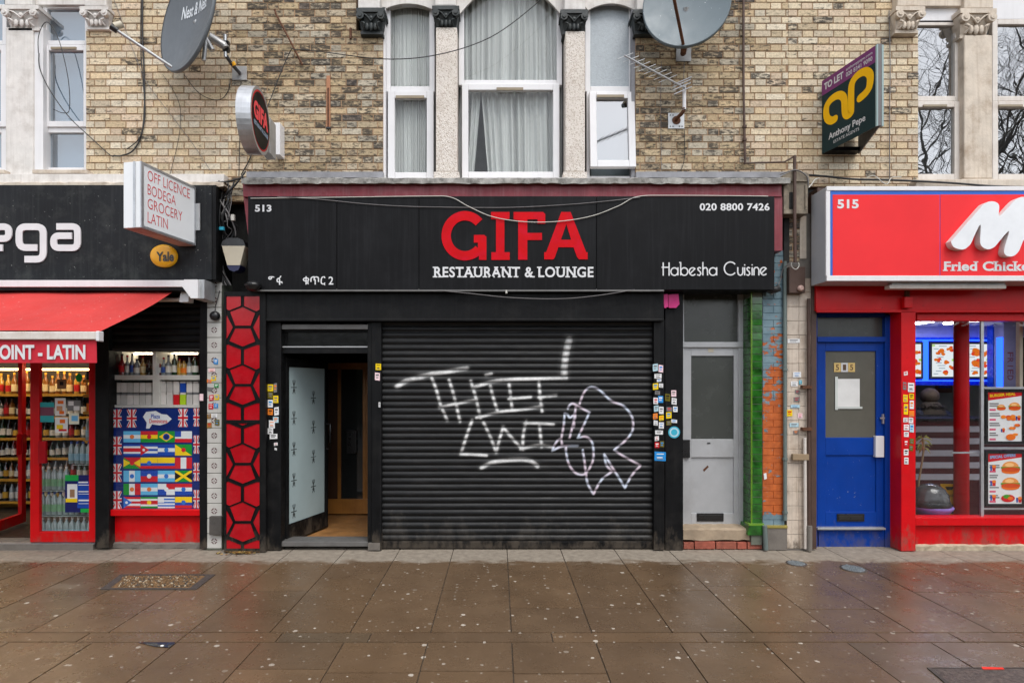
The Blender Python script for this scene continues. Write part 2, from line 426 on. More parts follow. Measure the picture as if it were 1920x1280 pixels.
def smooth_path(pts, k=6):
    """Catmull-Rom through the points."""
    pts = [Vector(p) for p in pts]; out = []
    for i in range(len(pts) - 1):
        p0 = pts[max(i - 1, 0)]; p1 = pts[i]; p2 = pts[i + 1]; p3 = pts[min(i + 2, len(pts) - 1)]
        for j in range(k):
            t = j / k
            out.append(.5 * ((2 * p1) + (p2 - p0) * t + (2 * p0 - 5 * p1 + 4 * p2 - p3) * t * t + (3 * p1 - p0 - 3 * p2 + p3) * t ** 3))
    out.append(pts[-1]); return out
def on_px(y, lift=0.0):
    """Placement of pixel drawings on a wall plane at y."""
    return lambda u, v, h=0.0: (X(u, y), y - h - lift, Z(v, y))
def cable(label, pxs, r, mt, y=None, name="cable", group=None, cat="cable"):
    """pxs: (px, py, y) points."""
    pts = smooth_path([P(a, b, (c if y is None else y)) for a, b, c in [(q + (y,))[:3] if len(q) == 2 else q for q in pxs]], 7)
    return MB().tube(pts, r, mt, 6).build(name, label=label, cat=cat, group=group)
def clip_rect(poly, x0, x1, y0, y1):
    def clip(ps, inside, inter):
        out = []
        for i in range(len(ps)):
            a, b = ps[i - 1], ps[i]
            if inside(b):
                if not inside(a): out.append(inter(a, b))
                out.append(b)
            elif inside(a): out.append(inter(a, b))
        return out
    def ix(x): return lambda a, b: (x, a[1] + (b[1] - a[1]) * (x - a[0]) / (b[0] - a[0]))
    def iy(y): return lambda a, b: (a[0] + (b[0] - a[0]) * (y - a[1]) / (b[1] - a[1]), y)
    for ins, it in ((lambda p: p[0] >= x0, ix(x0)), (lambda p: p[0] <= x1, ix(x1)), (lambda p: p[1] >= y0, iy(y0)), (lambda p: p[1] <= y1, iy(y1))):
        poly = clip(poly, ins, it)
        if len(poly) < 3: return []
    return poly

# ---------------------------------------------------------------- palette
BRICK = brick_mat(); PAVE = pave_mat(); PEEL = peel_mat(); PEBBLE = pebble_mat(); SHUT = shutter_mat()
JOINT = mat("dark paving joint", (.072, .053, .037), .8, var=.3, scale=20)
STONEW = mat("white painted stone", (.66, .63, .60), .75, var=.10, dirt=.55, dirtcol=(.30, .25, .21), dscale=4, streak=.35, bmp=.25, bscale=40)
STONEB = mat("weathered cream painted stone", (.60, .52, .43), .8, var=.12, dirt=.7, dirtcol=(.28, .19, .12), dscale=4.5, streak=.4, bmp=.3, bscale=40)
STONED = mat("black green painted stone", (.012, .017, .018), .55, var=.3, dirt=.25, dirtcol=(.12, .11, .09), dscale=9, bmp=.3)
UPVC = mat("white upvc", (.72, .71, .72), .35, var=.04, dirt=.2, dirtcol=(.45, .42, .38), dscale=3, streak=.15)
UPVCB = mat("aged cream upvc", (.66, .61, .56), .45, var=.06, dirt=.45, dirtcol=(.40, .31, .24), dscale=4, streak=.3)
VENT = mat("beige vent", (.27, .22, .15), .6)
GLASS = glass("window glass", .0, (.99, 1.0, .995))
GLASSR = glass("old window glass, rippled", .34, (.80, .84, .86), 0, .025)
GLASSB = glass("grey blue window glass", .22, (.80, .86, .90))
SHOPGLASS = glass("shop glass", .01, (.985, .99, .99))
FROST = mat("frosted dark glass", (.060, .064, .058), .24, var=.10, scale=3, bmp=.05, bscale=200)
FROSTW = mat("textured white obscure glass", (.36, .40, .43), .22, var=.10, scale=40, bmp=.35, bscale=70)
BLACK = mat("black paint", (.0048, .005, .0056), .48, spec=.16, splash=.45, var=.3, dirt=.35, dirtcol=(.03, .028, .026), dscale=3.5, streak=.25, bmp=.06, bscale=25)
BLACKV = mat("black sign vinyl", (.0052, .0052, .006), .45, spec=.13, var=.15, scale=1.5, dirt=.15, dirtcol=(.04, .04, .044), dscale=1.5, streak=.24, bmp=.02)
BLACKD = mat("black fascia with moss and dust", (.010, .011, .013), .5, spec=.2, var=.25, scale=1.5, dirt=.45, dirtcol=(.07, .075, .07), dscale=5, streak=.25, chips=.02, chipcol=(.26, .27, .25))
DARK = mat("dark interior", (.014, .013, .012), .8)
MAROON = mat("faded maroon paint", (.20, .018, .030), .5, var=.2, dirt=.4, dirtcol=(.33, .16, .17), dscale=3, streak=.35, bmp=.05)
RED = mat("red shop paint", (.60, .003, .006), .36, spec=.25, splash=.4, var=.08, dirt=.10, dirtcol=(.10, .02, .02), dscale=3, chips=.02, chipcol=(.12, .05, .05))
REDB = mat("bright red gloss paint", (.60, .004, .008), .36, spec=.25, splash=.5, var=.07, dirt=.15, dirtcol=(.25, .01, .01), dscale=2.5, streak=.12, chips=.035, chipcol=(.04, .01, .01))
REDP = mat("red acrylic", (.40, .004, .010), .18, spec=.35, var=.12, scale=5, dirt=.10, dirtcol=(.5, .12, .14), dscale=6)
REDS = mat("red sign face", (.80, .032, .038), .38, spec=.15, var=.04, scale=2)
REDL = mat("red letter vinyl", (.55, .001, .006), .5, spec=.12, var=.10, scale=6, dirt=.30, dirtcol=(.55, .01, .075), dscale=7)
AWN = mat("red awning cloth", (.52, .036, .031), .8, var=.10, scale=2, dirt=.6, dirtcol=(.46, .045, .042), dscale=2.2, streak=.15, chips=.035, chipcol=(.72, .5, .46), bmp=.25)
MOSS = mat("yellow green moss", (.20, .22, .03), .9, var=.4, scale=30, bmp=.5)
LWHITE = mat("white lettering", (.66, .66, .67), .5, var=.05)
SWHITE = mat("white sign panel", (.80, .82, .84), .35, var=.04, dirt=.15, dirtcol=(.45, .44, .42))
DULL = mat("dull metal strip", (.15, .145, .14), .5, metal=.3, var=.2, dirt=.5)
ALU = mat("brushed aluminium", (.52, .53, .55), .38, metal=.75, var=.12, scale=9, streak=.3, dirtcol=(.2, .19, .18))
ALUW = mat("grey powder coated aluminium", (.46, .47, .50), .38, metal=.1, var=.05, dirt=.35, dirtcol=(.30, .26, .22), dscale=3)
ALUG = mat("silver door paint", (.43, .435, .445), .42, splash=.5, metal=.15, var=.05, dirt=.35, dirtcol=(.22, .19, .17), dscale=2.5, bmp=.03)
STEEL = mat("galvanised steel", (.45, .46, .47), .45, metal=.6, var=.2, dirt=.35, dirtcol=(.20, .12, .07))
RUST = mat("rusty steel", (.11, .040, .016), .85, var=.35, scale=25, dirt=.5, dirtcol=(.03, .02, .015), bmp=.4)
PIPEB = mat("brown painted pipe", (.075, .040, .028), .6, var=.25, dirt=.4, dirtcol=(.03, .02, .02))
PIPEG = mat("grey green pipe", (.14, .18, .17), .6, var=.2, dirt=.45, dirtcol=(.06, .05, .04))
BLUE = mat("blue door paint", (.002, .043, .29), .38, spec=.22, splash=.4, var=.10, scale=2.5, dirt=.2, dirtcol=(.004, .03, .15), dscale=2, streak=.12, chips=.015, chipcol=(.35, .36, .36), bmp=.03)
BLUEV = mat("blue vinyl", (.006, .11, .52), .4, var=.05)
GTILE = mat("green glazed tile", (.018, .105, .012), .12, var=.75, scale=9, dirt=.3, dirtcol=(.004, .03, .012), dscale=8, bmp=.12, bscale=14)
GTILEL = mat("light green glazed edge", (.12, .25, .018), .18, var=.2, scale=6)
GROUT = mat("grout", (.13, .14, .11), .85, var=.2)
WTILE = mat("white glazed tile", (.54, .53, .50), .2, var=.08, dirt=.25, dirtcol=(.36, .31, .27), dscale=4, bmp=.05)
WTILED = mat("stained white tile", (.60, .51, .42), .4, var=.14, dirt=.85, dirtcol=(.30, .21, .14), dscale=5, streak=.6, bmp=.2, splash=.9, chips=.03, chipcol=(.70, .68, .65))
MOTIF = mat("dark red tile motif", (.09, .03, .035), .3, var=.2)
CONC = mat("stained concrete", (.17, .15, .13), .85, var=.25, dirt=.6, dirtcol=(.07, .06, .05), dscale=6, bmp=.4)
SANDC = mat("sandy concrete", (.42, .35, .25), .9, var=.2, scale=20, dirt=.5, dirtcol=(.2, .15, .1), bmp=.4)
LEADC = mat("lichen grey coping", (.30, .29, .27), .85, var=.45, scale=14, dirt=1.0, dirtcol=(.035, .034, .03), dscale=11, bmp=.4)
LEADF = mat("lead flashing", (.26, .26, .28), .6, var=.2, dirt=.5, dirtcol=(.10, .10, .10), dscale=4, bmp=.15)
WOOD = mat("orange varnished wood", (.32, .135, .028), .35, var=.25, scale=4, streak=.4, dirtcol=(.15, .055, .012))
WOODF = mat("worn brown floor", (.32, .155, .055), .4, var=.3, scale=6, dirt=.5, dirtcol=(.12, .065, .03), dscale=4)
CABLEB = mat("black cable", (.015, .015, .016), .5)
CABLEG = mat("grey cable", (.16, .15, .15), .6)
CABLEW = mat("dirty white cable", (.55, .53, .48), .6, var=.1)
DISH = mat("dark grey dish", (.105, .118, .132), .42, var=.07, scale=4, streak=.2, dirtcol=(.22, .23, .24))
DISHL = mat("blue grey dish", (.115, .15, .17), .45, var=.06, scale=3, dirt=.15, dirtcol=(.2, .23, .25), chips=.015, chipcol=(.7, .72, .72))
CREAM = mat("cream plastic", (.48, .43, .33), .45, var=.06, dirt=.25, dirtcol=(.35, .28, .2))
NAVY = mat("navy plastic", (.012, .014, .06), .4)
YELL = mat("yellow plastic", (.88, .43, .010), .35, var=.06)
BLACKP = mat("black plastic", (.012, .012, .013), .3)
FROSTB = mat("pale blue window film", (.37, .46, .47), .40, var=.06, scale=2.5)
FILMD = mat("dark film motif", (.05, .06, .06), .5)
PAPER = mat("paper", (.72, .72, .70), .7, var=.06)
PINK = mat("pink cloth tape", (.60, .03, .20), .6)
def flat(name, rgb, rough=.5): return mat(name, srgb(*rgb), rough, var=.05, spec=.2)
SC = {k: flat("sticker " + k, v) for k, v in dict(white=(225, 225, 225), yellow=(235, 200, 20), blue=(40, 135, 205), red=(205, 30, 40), green=(40, 140, 70), orange=(235, 130, 40), olive=(105, 95, 25), grey=(120, 118, 118), brown=(150, 115, 60), cyan=(60, 165, 190), pink=(235, 205, 210), pale=(175, 205, 215), black=(25, 25, 27)).items()}

# ================================================================ THE SETTING
YW = 0.15                                   # brick face of the upper storey
def ground():
    mb = MB(); cols = []
    rr = random.Random(3)
    xs = [.09 + .5775 * k for k in range(-26, 27)]
    cuts1 = {-5: [-1.21], -4: [-1.21], -6: [-.76, -1.5], 0: [-1.59], 1: [-1.59], 3: [-1.1], 5: [-.95], 6: [-.62, -1.25], 7: [-1.25], -2: [-1.21], 4: [-1.62]}
    def slab(x0, x1, y0, y1):
        g = .0017; z = rr.uniform(-.0012, .0012); tilt = rr.uniform(-.0015, .0015)
        b = len(mb.v); k = .90 + .20 * rr.random(); tint = rr.random()
        cc = (k * (1.0 + .03 * tint), k, k * (1.02 - .06 * tint), 1)
        if rr.random() < .10: cc = (k * .90, k * .97, k * 1.04, 1)
        a0, a1, b0, b1 = x0 + g, x1 - g, y0 + g, y1 - g; e = .003
        mb.add([(a0 + e, b0 + e, z + tilt), (a1 - e, b0 + e, z), (a1 - e, b1 - e, z - tilt), (a0 + e, b1 - e, z),
                (a0, b0, -.03), (a1, b0, -.03), (a1, b1, -.03), (a0, b1, -.03)],
               [(0, 1, 2, 3), (4, 5, 1, 0), (5, 6, 2, 1), (6, 7, 3, 2), (7, 4, 0, 3)], PAVE)
        cols.extend([cc] * 8)
    for i in range(len(xs) - 1):
        k = i - 26
        c = cuts1.get(k, [rr.choice([-.9, -1.2, -1.5])] if rr.random() < .3 else [])
        ys = [.35, -.02 if False else .34] if False else [.35]
        lim = [.35] + c + [-2.05]
        for a, b in zip(lim[:-1], lim[1:]): slab(xs[i], xs[i + 1], b, a)
        lim = [-2.21, -2.55 - .35 * rr.random() if rr.random() < .5 else -3.05, -3.9, -4.75, -5.6, -6.45]
        for a, b in zip(lim[:-1], lim[1:]): slab(xs[i], xs[i + 1], b, a)
    # narrow band of broken setts between the two fields
    x = xs[0]
    while x < xs[-1]:
        wd = rr.uniform(.5, 1.4); slab(x, x + wd, -2.205, -2.055); x += wd
    mb.cols = ("slab", cols)
    mb.build("pavement", kind='structure')
    bed = MB(); bed.box(-16, 16, -6.45, .36, -.06, -.010, JOINT); bed.build("pavement_bed", kind='structure')
    k = MB(); k.box(-16, 16, -6.6, -6.455, -.25, .0, CONC); k.build("kerb", kind='structure', bevel=.01)
    asph = mat("wet asphalt", (.045, .045, .047), .4, var=.2, scale=20, bmp=.3)
    k = MB(); k.box(-150, 150, -14.0, -6.6, -.3, -.12, asph); k.build("road", kind='structure')
    k = MB(); k.box(-16, 16, -14.15, -14.0, -.3, .0, CONC); k.build("far_kerb", kind='structure')
    gr = mat("damp ground", (.10, .09, .075), .8, var=.3)
    k = MB(); k.box(-150, 150, -160, -14.15, -.3, -.01, gr)
    k.box(-150, -16, -6.6, 12, -.3, -.01, gr); k.box(16, 150, -6.6, 12, -.3, -.01, gr); k.box(-150, 150, 12, 160, -.3, -.01, gr)
    k.build("ground", kind='structure')
ground()

# street opposite (seen only as reflections): bare trees, a railing, plus a dark leafy mass added to block sky
BARK = mat("grey brown bark", (.075, .060, .048), .9, var=.3, scale=12)
def bare_tree(x, y, h, seed, label):
    rr = random.Random(seed); t = thing("bare_tree", label, "tree", (x, y, 0), "bare trees across the road")
    tr, cr = MB(), MB(); cnt = [0]
    def grow(p, d, ln, r, lv):
        k = 3; pts = [p]
        for i in range(k):
            d = (d + Vector((rr.uniform(-.16, .16), rr.uniform(-.16, .16), rr.uniform(-.05, .14)))).normalized()
            pts.append(pts[-1] + d * ln / k)
        (tr if lv == 0 else cr).tube(pts, r, BARK, 7 if lv == 0 else (4 if lv < 3 else 3), False, r * .62)
        if lv >= 7: return
        n = 5 if lv == 0 else rr.choice([2, 3, 3])
        for j in range(n):
            ax = Vector((rr.uniform(-1, 1), rr.uniform(-1, 1), rr.uniform(-.2, .35))).normalized()
            nd = (d * .85 + ax * rr.uniform(.5, .85)).normalized()
            q = pts[-1] if j < 2 else pts[rr.choice([1, 2])]
            grow(q, nd, ln * rr.uniform(.66, .82), r * rr.uniform(.5, .64), lv + 1)
    grow(Vector((x, y, -.02)), Vector((rr.uniform(-.05, .05), 0, 1)), h * .30, h * .0095, 0)
    tr.build("trunk", t); cr.build("crown", t)
bare_tree(17.0, -19, 20, 1, "bare street tree with a forked crown beyond the road, left of the other two")
bare_tree(22.0, -20, 22, 5, "tallest bare tree beyond the road, between two others")
bare_tree(27.5, -19, 20, 9, "bare tree beyond the road, furthest to the right-hand end")
def railing():
    t = thing("iron_railing", "black iron railing with upright bars along the far side of the road", "railing", (0, -17, 0))
    m = MB(); m.box(-25, 34, -17.02, -16.98, 1.18, 1.22, BLACK); m.box(-25, 34, -17.02, -16.98, .16, .20, BLACK); m.build("rail", t)
    b = MB()
    for i in range(430): b.box(-25 + i * .137 - .012, -25 + i * .137 + .012, -17.012, -16.988, .02, 1.45, BLACK)
    o = b.build("bars", t); o["kind"] = "stuff"
railing()
def sky_blocker():  # added leafy mass with solid core, keeps sky out of shop reflections
    rr = random.Random(4); m = MB(); lf = mat("dark blocker leaf", (.035, .055, .028), .6, var=.4)
    for i in range(16000):
        x = rr.uniform(-26, 36); z = rr.uniform(0, 4.6 + .35 * math.sin(x * 1.7) + .35 * math.sin(x * .6)); y = -18.5 + rr.uniform(-.5, .5)
        a, b_ = rr.uniform(0, 6.28), rr.uniform(-1, 1); s = .17
        u = Vector((math.cos(a), math.sin(a), b_)).normalized() * s; v = Vector((-math.sin(a), math.cos(a), rr.uniform(-1, 1))).normalized() * s
        c = Vector((x, y, z)); m.face([c - u, c + v * .6, c + u, c - v * .6], lf)
    m.box(-26, 36, -18.75, -18.45, 0, 4.3, lf); m.build("sky_blocker", label="added dark leafy mass behind the iron railing, blocking sky from shop glass reflections", cat="sky_blocker")
sky_blocker()

# ================================================================ BRICKWORK
def intervals(x0, x1, holes):
    iv = [(x0, x1)]
    for a, b in holes:
        nx = []
        for p, q in iv:
            if b <= p or a >= q: nx.append((p, q))
            else:
                if a > p: nx.append((p, a))
                if b < q: nx.append((b, q))
        iv = nx
    return iv
def brick_wall(parent, x0, x1, z0, z1, holes, y, tone, seed, name="brick_wall", thick=.10, mort=(.36, .235, .145)):
    """Flemish bond, every brick its own little block in a bed of mortar."""
    rr = random.Random(seed); mb = MB(); cols = []
    CH = .0765; U = .345; ST = .2225
    n0 = math.floor(z0 / CH)
    c = n0
    while c * CH < z1:
        za, zb = max(z0, c * CH), min(z1, (c + 1) * CH)
        if zb - za < .012: c += 1; continue
        hs_ = [(h[0], h[1]) for h in holes if h[2] < (za + zb) / 2 < h[3]]
        for p, q in intervals(x0, x1, hs_):
            # mortar bed strip with thickness
            b = len(mb.v); mb.box(p, q, y + .007, y + thick, za, zb, BRICK)
            mk = rr.uniform(.8, 1.15)
            cols.extend([(mort[0] * mk, mort[1] * mk, mort[2] * mk, .15)] * (len(mb.v) - b))
            off = (0 if c % 2 else U / 2 - .0) + rr.uniform(-.006, .006)
            k = math.floor((p - off) / U) - 1
            while True:
                s0 = off + k * U
                if s0 > q: break
                for a0, a1 in ((s0, s0 + ST), (s0 + ST, s0 + U)):
                    j = .0042
                    a, d = max(a0 + j, p), min(a1 - j, q)
                    if d - a < .02: continue
                    t = tone(rr, (a + d) / 2, (za + zb) / 2)
                    dp = rr.uniform(-.003, .003); jz = rr.uniform(-.0015, .0015); e = .0025
                    zl, zh = za + .0045 + jz, zb - .0045 + jz
                    b = len(mb.v)
                    yy = y + dp
                    vs = [(a + e, yy, zl + e), (d - e, yy, zl + e), (d - e, yy, zh - e), (a + e, yy, zh - e),
                          (a, y + .02, zl), (d, y + .02, zl), (d, y + .02, zh), (a, y + .02, zh)]
                    mb.add(vs, [(0, 1, 2, 3), (4, 5, 1, 0), (5, 6, 2, 1), (6, 7, 3, 2), (7, 4, 0, 3)], BRICK)
                    cols.extend([t] * 8)
                k += 1
        c += 1
    mb.cols = ("brick", cols)
    return mb.build(name, parent)
def tone_clean(rr, x, z):
    c = rr.choice([(.66, .535, .355), (.69, .575, .40), (.61, .485, .315), (.65, .50, .31), (.69, .60, .45), (.60, .50, .36), (.65, .51, .36)])
    k = rr.uniform(.80, 1.06); s = .25 + .25 * rr.random()
    if rr.random() < .05: s = .8
    g = .05 * (c[0] + c[1] + c[2]) / 3 * k
    return (c[0] * k * .95 + g, c[1] * k * .95 + g, c[2] * k * .96 + g, s)
def tone_dirty(rr, x, z):
    c = rr.choice([(.58, .455, .285), (.61, .49, .32), (.53, .41, .245), (.63, .53, .38), (.52, .41, .27), (.57, .43, .26), (.52, .46, .35)])
    k = rr.uniform(.70, 1.03); s = .44 + .30 * rr.random()
    r = rr.random()
    if r < .2: s = .9
    if r > .97: return (.20, .165, .135, .8)
    return (c[0] * k * .96, c[1] * k * .96, c[2] * k * .98, s)
def tone_mix(xa, xb):
    """Dirty between the two clean neighbours, changing over a few bricks."""
    def f(rr, x, z):
        d = min(x - xa, xb - x) / .35 + rr.uniform(-.5, .5)
        return tone_dirty(rr, x, z) if d > .3 else tone_clean(rr, x, z)
    return f

XL0, XL1, XR0, XR1 = -8.3, X(428, YW), X(1478, YW), 8.3
ZTOP = 7.0
hL = thing("terraced_building", "pale clean brick building above the black grocery fascia and red awning", "building", (-6, .3, 0))
hM = thing("terraced_building", "sooty brick building with curtained three-light window above the black shuttered restaurant", "building", (0, .3, 0))
hR = thing("terraced_building", "pale brick building with cream window columns above the blue door and chicken shop", "building", (6, .3, 0))

def pr(px0, px1, py0, py1, y=YW):   # hole rectangle in metres
    return (X(px0, y), X(px1, y), Z(py1, y), Z(py0, y))
TOP = -170   # py well above the frame
holesL = [pr(-900, 161, 52, 345), pr(-900, 203, TOP, 52)]
holesM = [pr(718, 1192, TOP, 345), pr(668, 1222, TOP, 58)]
holesR = [pr(1722, 2700, TOP, 345), pr(1680, 2700, TOP, 57)]
brick_wall(hL, XL0, XL1, Z(346, YW), ZTOP, holesL, YW, tone_mix(X(455, YW), 90), 11)
for xa_, xb_ in ((XL1, X(945, YW)), (X(945, YW), XR0)): brick_wall(hM, xa_, xb_, Z(346, YW), ZTOP, holesM, YW, tone_mix(X(440, YW), X(1415, YW)), 12)
brick_wall(hR, XR0, XR1, Z(350, YW), ZTOP, holesR, YW, tone_clean, 13)
brick_wall(hR, X(2086, YW), XR1, Z(350, YW), ZTOP, [], YW, tone_clean, 14); brick_wall(hL, XL0, X(-112, YW), Z(346, YW), ZTOP, [], YW, tone_clean, 15)

# shell of each building: dark back room, side walls, flat roof
def shell(h, x0, x1):
    m = MB()
    m.box(x0, x1, 5.9, 6.0, 0, ZTOP, DARK)
    m.box(x0, x0 + .05, .45, 5.9, 0, ZTOP, DARK); m.box(x1 - .05, x1, .45, 5.9, 0, ZTOP, DARK)
    m.build("party_wall", h)
    m = MB(); m.box(x0, x1, .10, 6.0, ZTOP, ZTOP + .12, LEADF); m.build("roof", h)
    m = MB(); m.box(x0 + .05, x1 - .05, .36, 5.9, 3.02, 3.28, DARK); m.build("upper_floor", h)
    m = MB(); m.box(x0 + .05, x1 - .05, 1.6, 1.65, 3.28, ZTOP, mat("dim room wall", (.22, .22, .22), .9)); m.build("room_wall", h)
shell(hL, XL0, XL1 - .01); shell(hM, XL1 + .01, XR0 - .01); shell(hR, XR0 + .01, XR1)

# ================================================================ UPPER WINDOWS
YF = .235                                    # face of window frames
def capital(h, px0, px1, py0, py1, m, y0=.02, par=None):
    """Carved capital: abacus, flared bell, corner scrolls and leaves."""
    b = MB(); x0, x1 = X(px0, y0), X(px1, y0); zb, zt = Z(py1, y0), Z(py0, y0); wd = x1 - x0; H = zt - zb; xm = (x0 + x1) / 2
    b.box(x0, x1, y0, YW + .14, zt - .17 * H, zt, m)
    i = .11 * wd
    ft = [(x0 + i * .3, y0 + .02, zt - .17 * H), (x1 - i * .3, y0 + .02, zt - .17 * H)]
    fb = [(x1 - i * 1.25, y0 + .075, zb + .13 * H), (x0 + i * 1.25, y0 + .075, zb + .13 * H)]
    bk = [(x0 + i * .3, YW + .13, zt - .17 * H), (x1 - i * .3, YW + .13, zt - .17 * H), (x1 - i * 1.25, YW + .13, zb + .13 * H), (x0 + i * 1.25, YW + .13, zb + .13 * H)]
    b.hull8([ft[0], ft[1], fb[0], fb[1]], bk, m)
    b.box(x0 + i * .9, x1 - i * .9, y0 + .06, YW + .12, zb, zb + .13 * H, m)
    for s in (-1, 1):                        # scrolls
        cx = xm + s * wd * .37
        b.lathe([(.17 * H, 0), (.17 * H, .045)], cx, y0 + .035, zt - .33 * H, m, 12, 'Y')
        b.lathe([(.10 * H, 0), (.08 * H, .012)], cx, y0 - .008, zt - .33 * H, m, 10, 'Y')
        b.ball((cx, y0 - .012, zt - .33 * H), .04 * H, m, 8)
        # ribbon from scroll to the middle
        b.tube(smooth_path([(cx, y0 + .01, zt - .18 * H), (xm + s * wd * .18, y0 + .012, zt - .28 * H), (xm, y0 + .02, zt - .52 * H)], 5), .035 * H, m, 6)
        b.tube(smooth_path([(xm + s * wd * .28, y0 + .05, zb + .16 * H), (xm + s * wd * .22, y0 + .012, zb + .34 * H), (xm + s * wd * .33, y0 + .02, zb + .44 * H)], 5), .045 * H, m, 6)
        b.ball((xm + s * wd * .15, y0 + .035, zb + .28 * H), .13 * H, m, 10, (.8, .5, 1.3))
    b.ball((xm, y0 + .02, zb + .62 * H), .10 * H, m, 10, (1.1, .6, 1))
    b.ball((xm, y0 + .035, zb + .28 * H), .14 * H, m, 10, (.7, .5, 1.4))
    return b.build("capital", par or h)
def column(h, px0, px1, py0, py1, m, y0=.07, base=True, name="window_column"):
    b = MB(); b.pbox(px0, px1, py0, py1, y0, YW + .14, m); o = b.build(name, h, bevel=.012)
    if base:
        b = MB(); b.pbox(px0 - 4, px1 + 4, py1, py1 + 14, y0 - .015, YW + .13, m); b.build("base", o, bevel=.006)
    return o
def light(h, px0, px1, py0, py1, fm, gm, y=YF, fw=9, name="window", tilt=0., vent=None, fd=.06, gy=.03):
    """One window light: mitred frame, pane, optional trickle vent; all in photo pixels at its own depth."""
    f = MB()
    x0, x1, zb, zt = X(px0, y), X(px1, y), Z(py1, y), Z(py0, y); t = fw * (DC + y) / FPX
    f.box(x0, x0 + t, y, y + fd, zb, zt, fm); f.box(x1 - t, x1, y, y + fd, zb, zt, fm)
    f.box(x0 + t, x1 - t, y, y + fd, zt - t, zt, fm); f.box(x0 + t, x1 - t, y, y + fd, zb, zb + t, fm)
    g = MB(); g.box(x0 + t * .9, x1 - t * .9, y + gy, y + gy + .008, zb + t * .9, zt - t * .9, gm)
    v = None
    if vent:
        v = MB(); v.pbox(vent[0], vent[1], vent[2], vent[3], y - .014, y, VENT)
    if tilt:
        for q in (f, g, v):
            if q: q.v = [tuple(Matrix.Rotation(tilt, 3, 'X') @ (Vector(p) - Vector((0, y, zt))) + Vector((0, y, zt))) for p in q.v]
    o = f.build(name, h, bevel=.006); g.build("pane", o)
    if v: v.build("trickle_vent", o)
    return o
def arch_head(h, px0, px1, py_spring, py_top, m, y0=.10, out=14):
    """Masonry above a light with a segmental arch cut in its underside."""
    xs = np.linspace(px0, px1, 17); c = (px0 + px1) / 2
    low = [(x, py_spring - (py_spring - py_top) * (1 - ((x - c) / ((px1 - px0) / 2)) ** 2)) for x in xs]
    b = MB(); b.pprism(low + [(px1, TOP), (px0, TOP)], y0, YW + .16, m)
    o = b.build("arch_head", h)
    ring = MB(); fn = on_px(y0 - .004)
    ribbon(ring, low, out, lambda u, v, hh=0: (X(u, y0), y0 - hh, Z(v, y0)), m, th=.02); ring.build("moulding", o)

# --- middle building: three-light window
GREYCURT = cloth_mat("white net", (.66, .67, .66), .15)
def net_curtain(label, px0, px1, py0, py1, y, seed, open_=None, fold=9, amp=.03):
    """Hanging cloth with vertical folds that drift sideways towards the hem."""
    rr = random.Random(seed); nx, nz = 160, 26; x0, x1, z0, z1 = X(px0, y), X(px1, y), Z(py1, y), Z(py0, y)
    ph = [(rr.uniform(0, 6.28), rr.uniform(.6, 1.9), rr.uniform(.3, 1)) for _ in range(7)]
    vs, m = [], MB()
    for k in range(nz + 1):
        s = k / nz
        for i in range(nx + 1):
            u = i / nx
            uu = u + .035 * (1 - s) * math.sin(u * 7 + seed)
            a = sum(w_ * math.sin(f * fold * 6.28 * uu + p) for p, f, w_ in ph) / 3.2
            x = x0 + (x1 - x0) * u
            if open_:
                ax, wl = open_
                g = max(0, .42 - s) / .42
                xc = x0 + (x1 - x0) * ax
                side = 1 if x > xc else -1
                x = x + side * wl * g ** 1.1 * max(0, 1 - abs(x - xc) / (.45 * (x1 - x0)))
            vs.append((x, y + amp * a * (.55 + .45 * (1 - s)), z0 + (z1 - z0) * s))
    fs = []
    for k in range(nz):
        for i in range(nx):
            if open_ and i / nx <= open_[0] < (i + 1) / nx and k < nz * .42: continue
            fs.append((k * (nx + 1) + i, k * (nx + 1) + i + 1, (k + 1) * (nx + 1) + i + 1, (k + 1) * (nx + 1) + i))
    m.add(vs, fs, GREYCURT, True)
    return m.build("net_curtain", label=label, cat="curtain", group="net curtains of the three-light window")
for cpx in ((671, 712, TOP, 16), (815, 855, TOP, 11), (1058, 1098, TOP, 19), (1194, 1222, TOP, 19)):
    column(hM, *cpx, STONEW, .06, False, "upper_shaft")
for i, (a, b_, c_, d_) in enumerate(((668, 721, 15, 58), (810, 861, 11, 51), (1051, 1103, 18, 58), (1187, 1240, 18, 58))):
    capital(hM, a, b_, c_, d_, STONED)
column(hM, 817, 857, 51, 322, PEBBLE); column(hM, 1060, 1097, 58, 322, PEBBLE)
arch_head(hM, 716, 815, 14, 2, STONEW, .19); arch_head(hM, 856, 1057, 22, -40, STONEW, .19, out=18); arch_head(hM, 1098, 1194, 16, 2, STONEW, .19)
# left light
light(hM, 722, 815, -2, 172, UPVC, GLASS, fw=10)
light(hM, 727, 813, 171, 336, UPVC, GLASS, y=YF - .035, fw=13, vent=(742, 795, 179, 184))
# centre light
light(hM, 860, 1054, -60, 160, UPVC, GLASS, fw=10)
light(hM, 866, 1049, 157, 334, UPVC, GLASS, y=YF - .035, fw=12, vent=(931, 981, 164, 169))
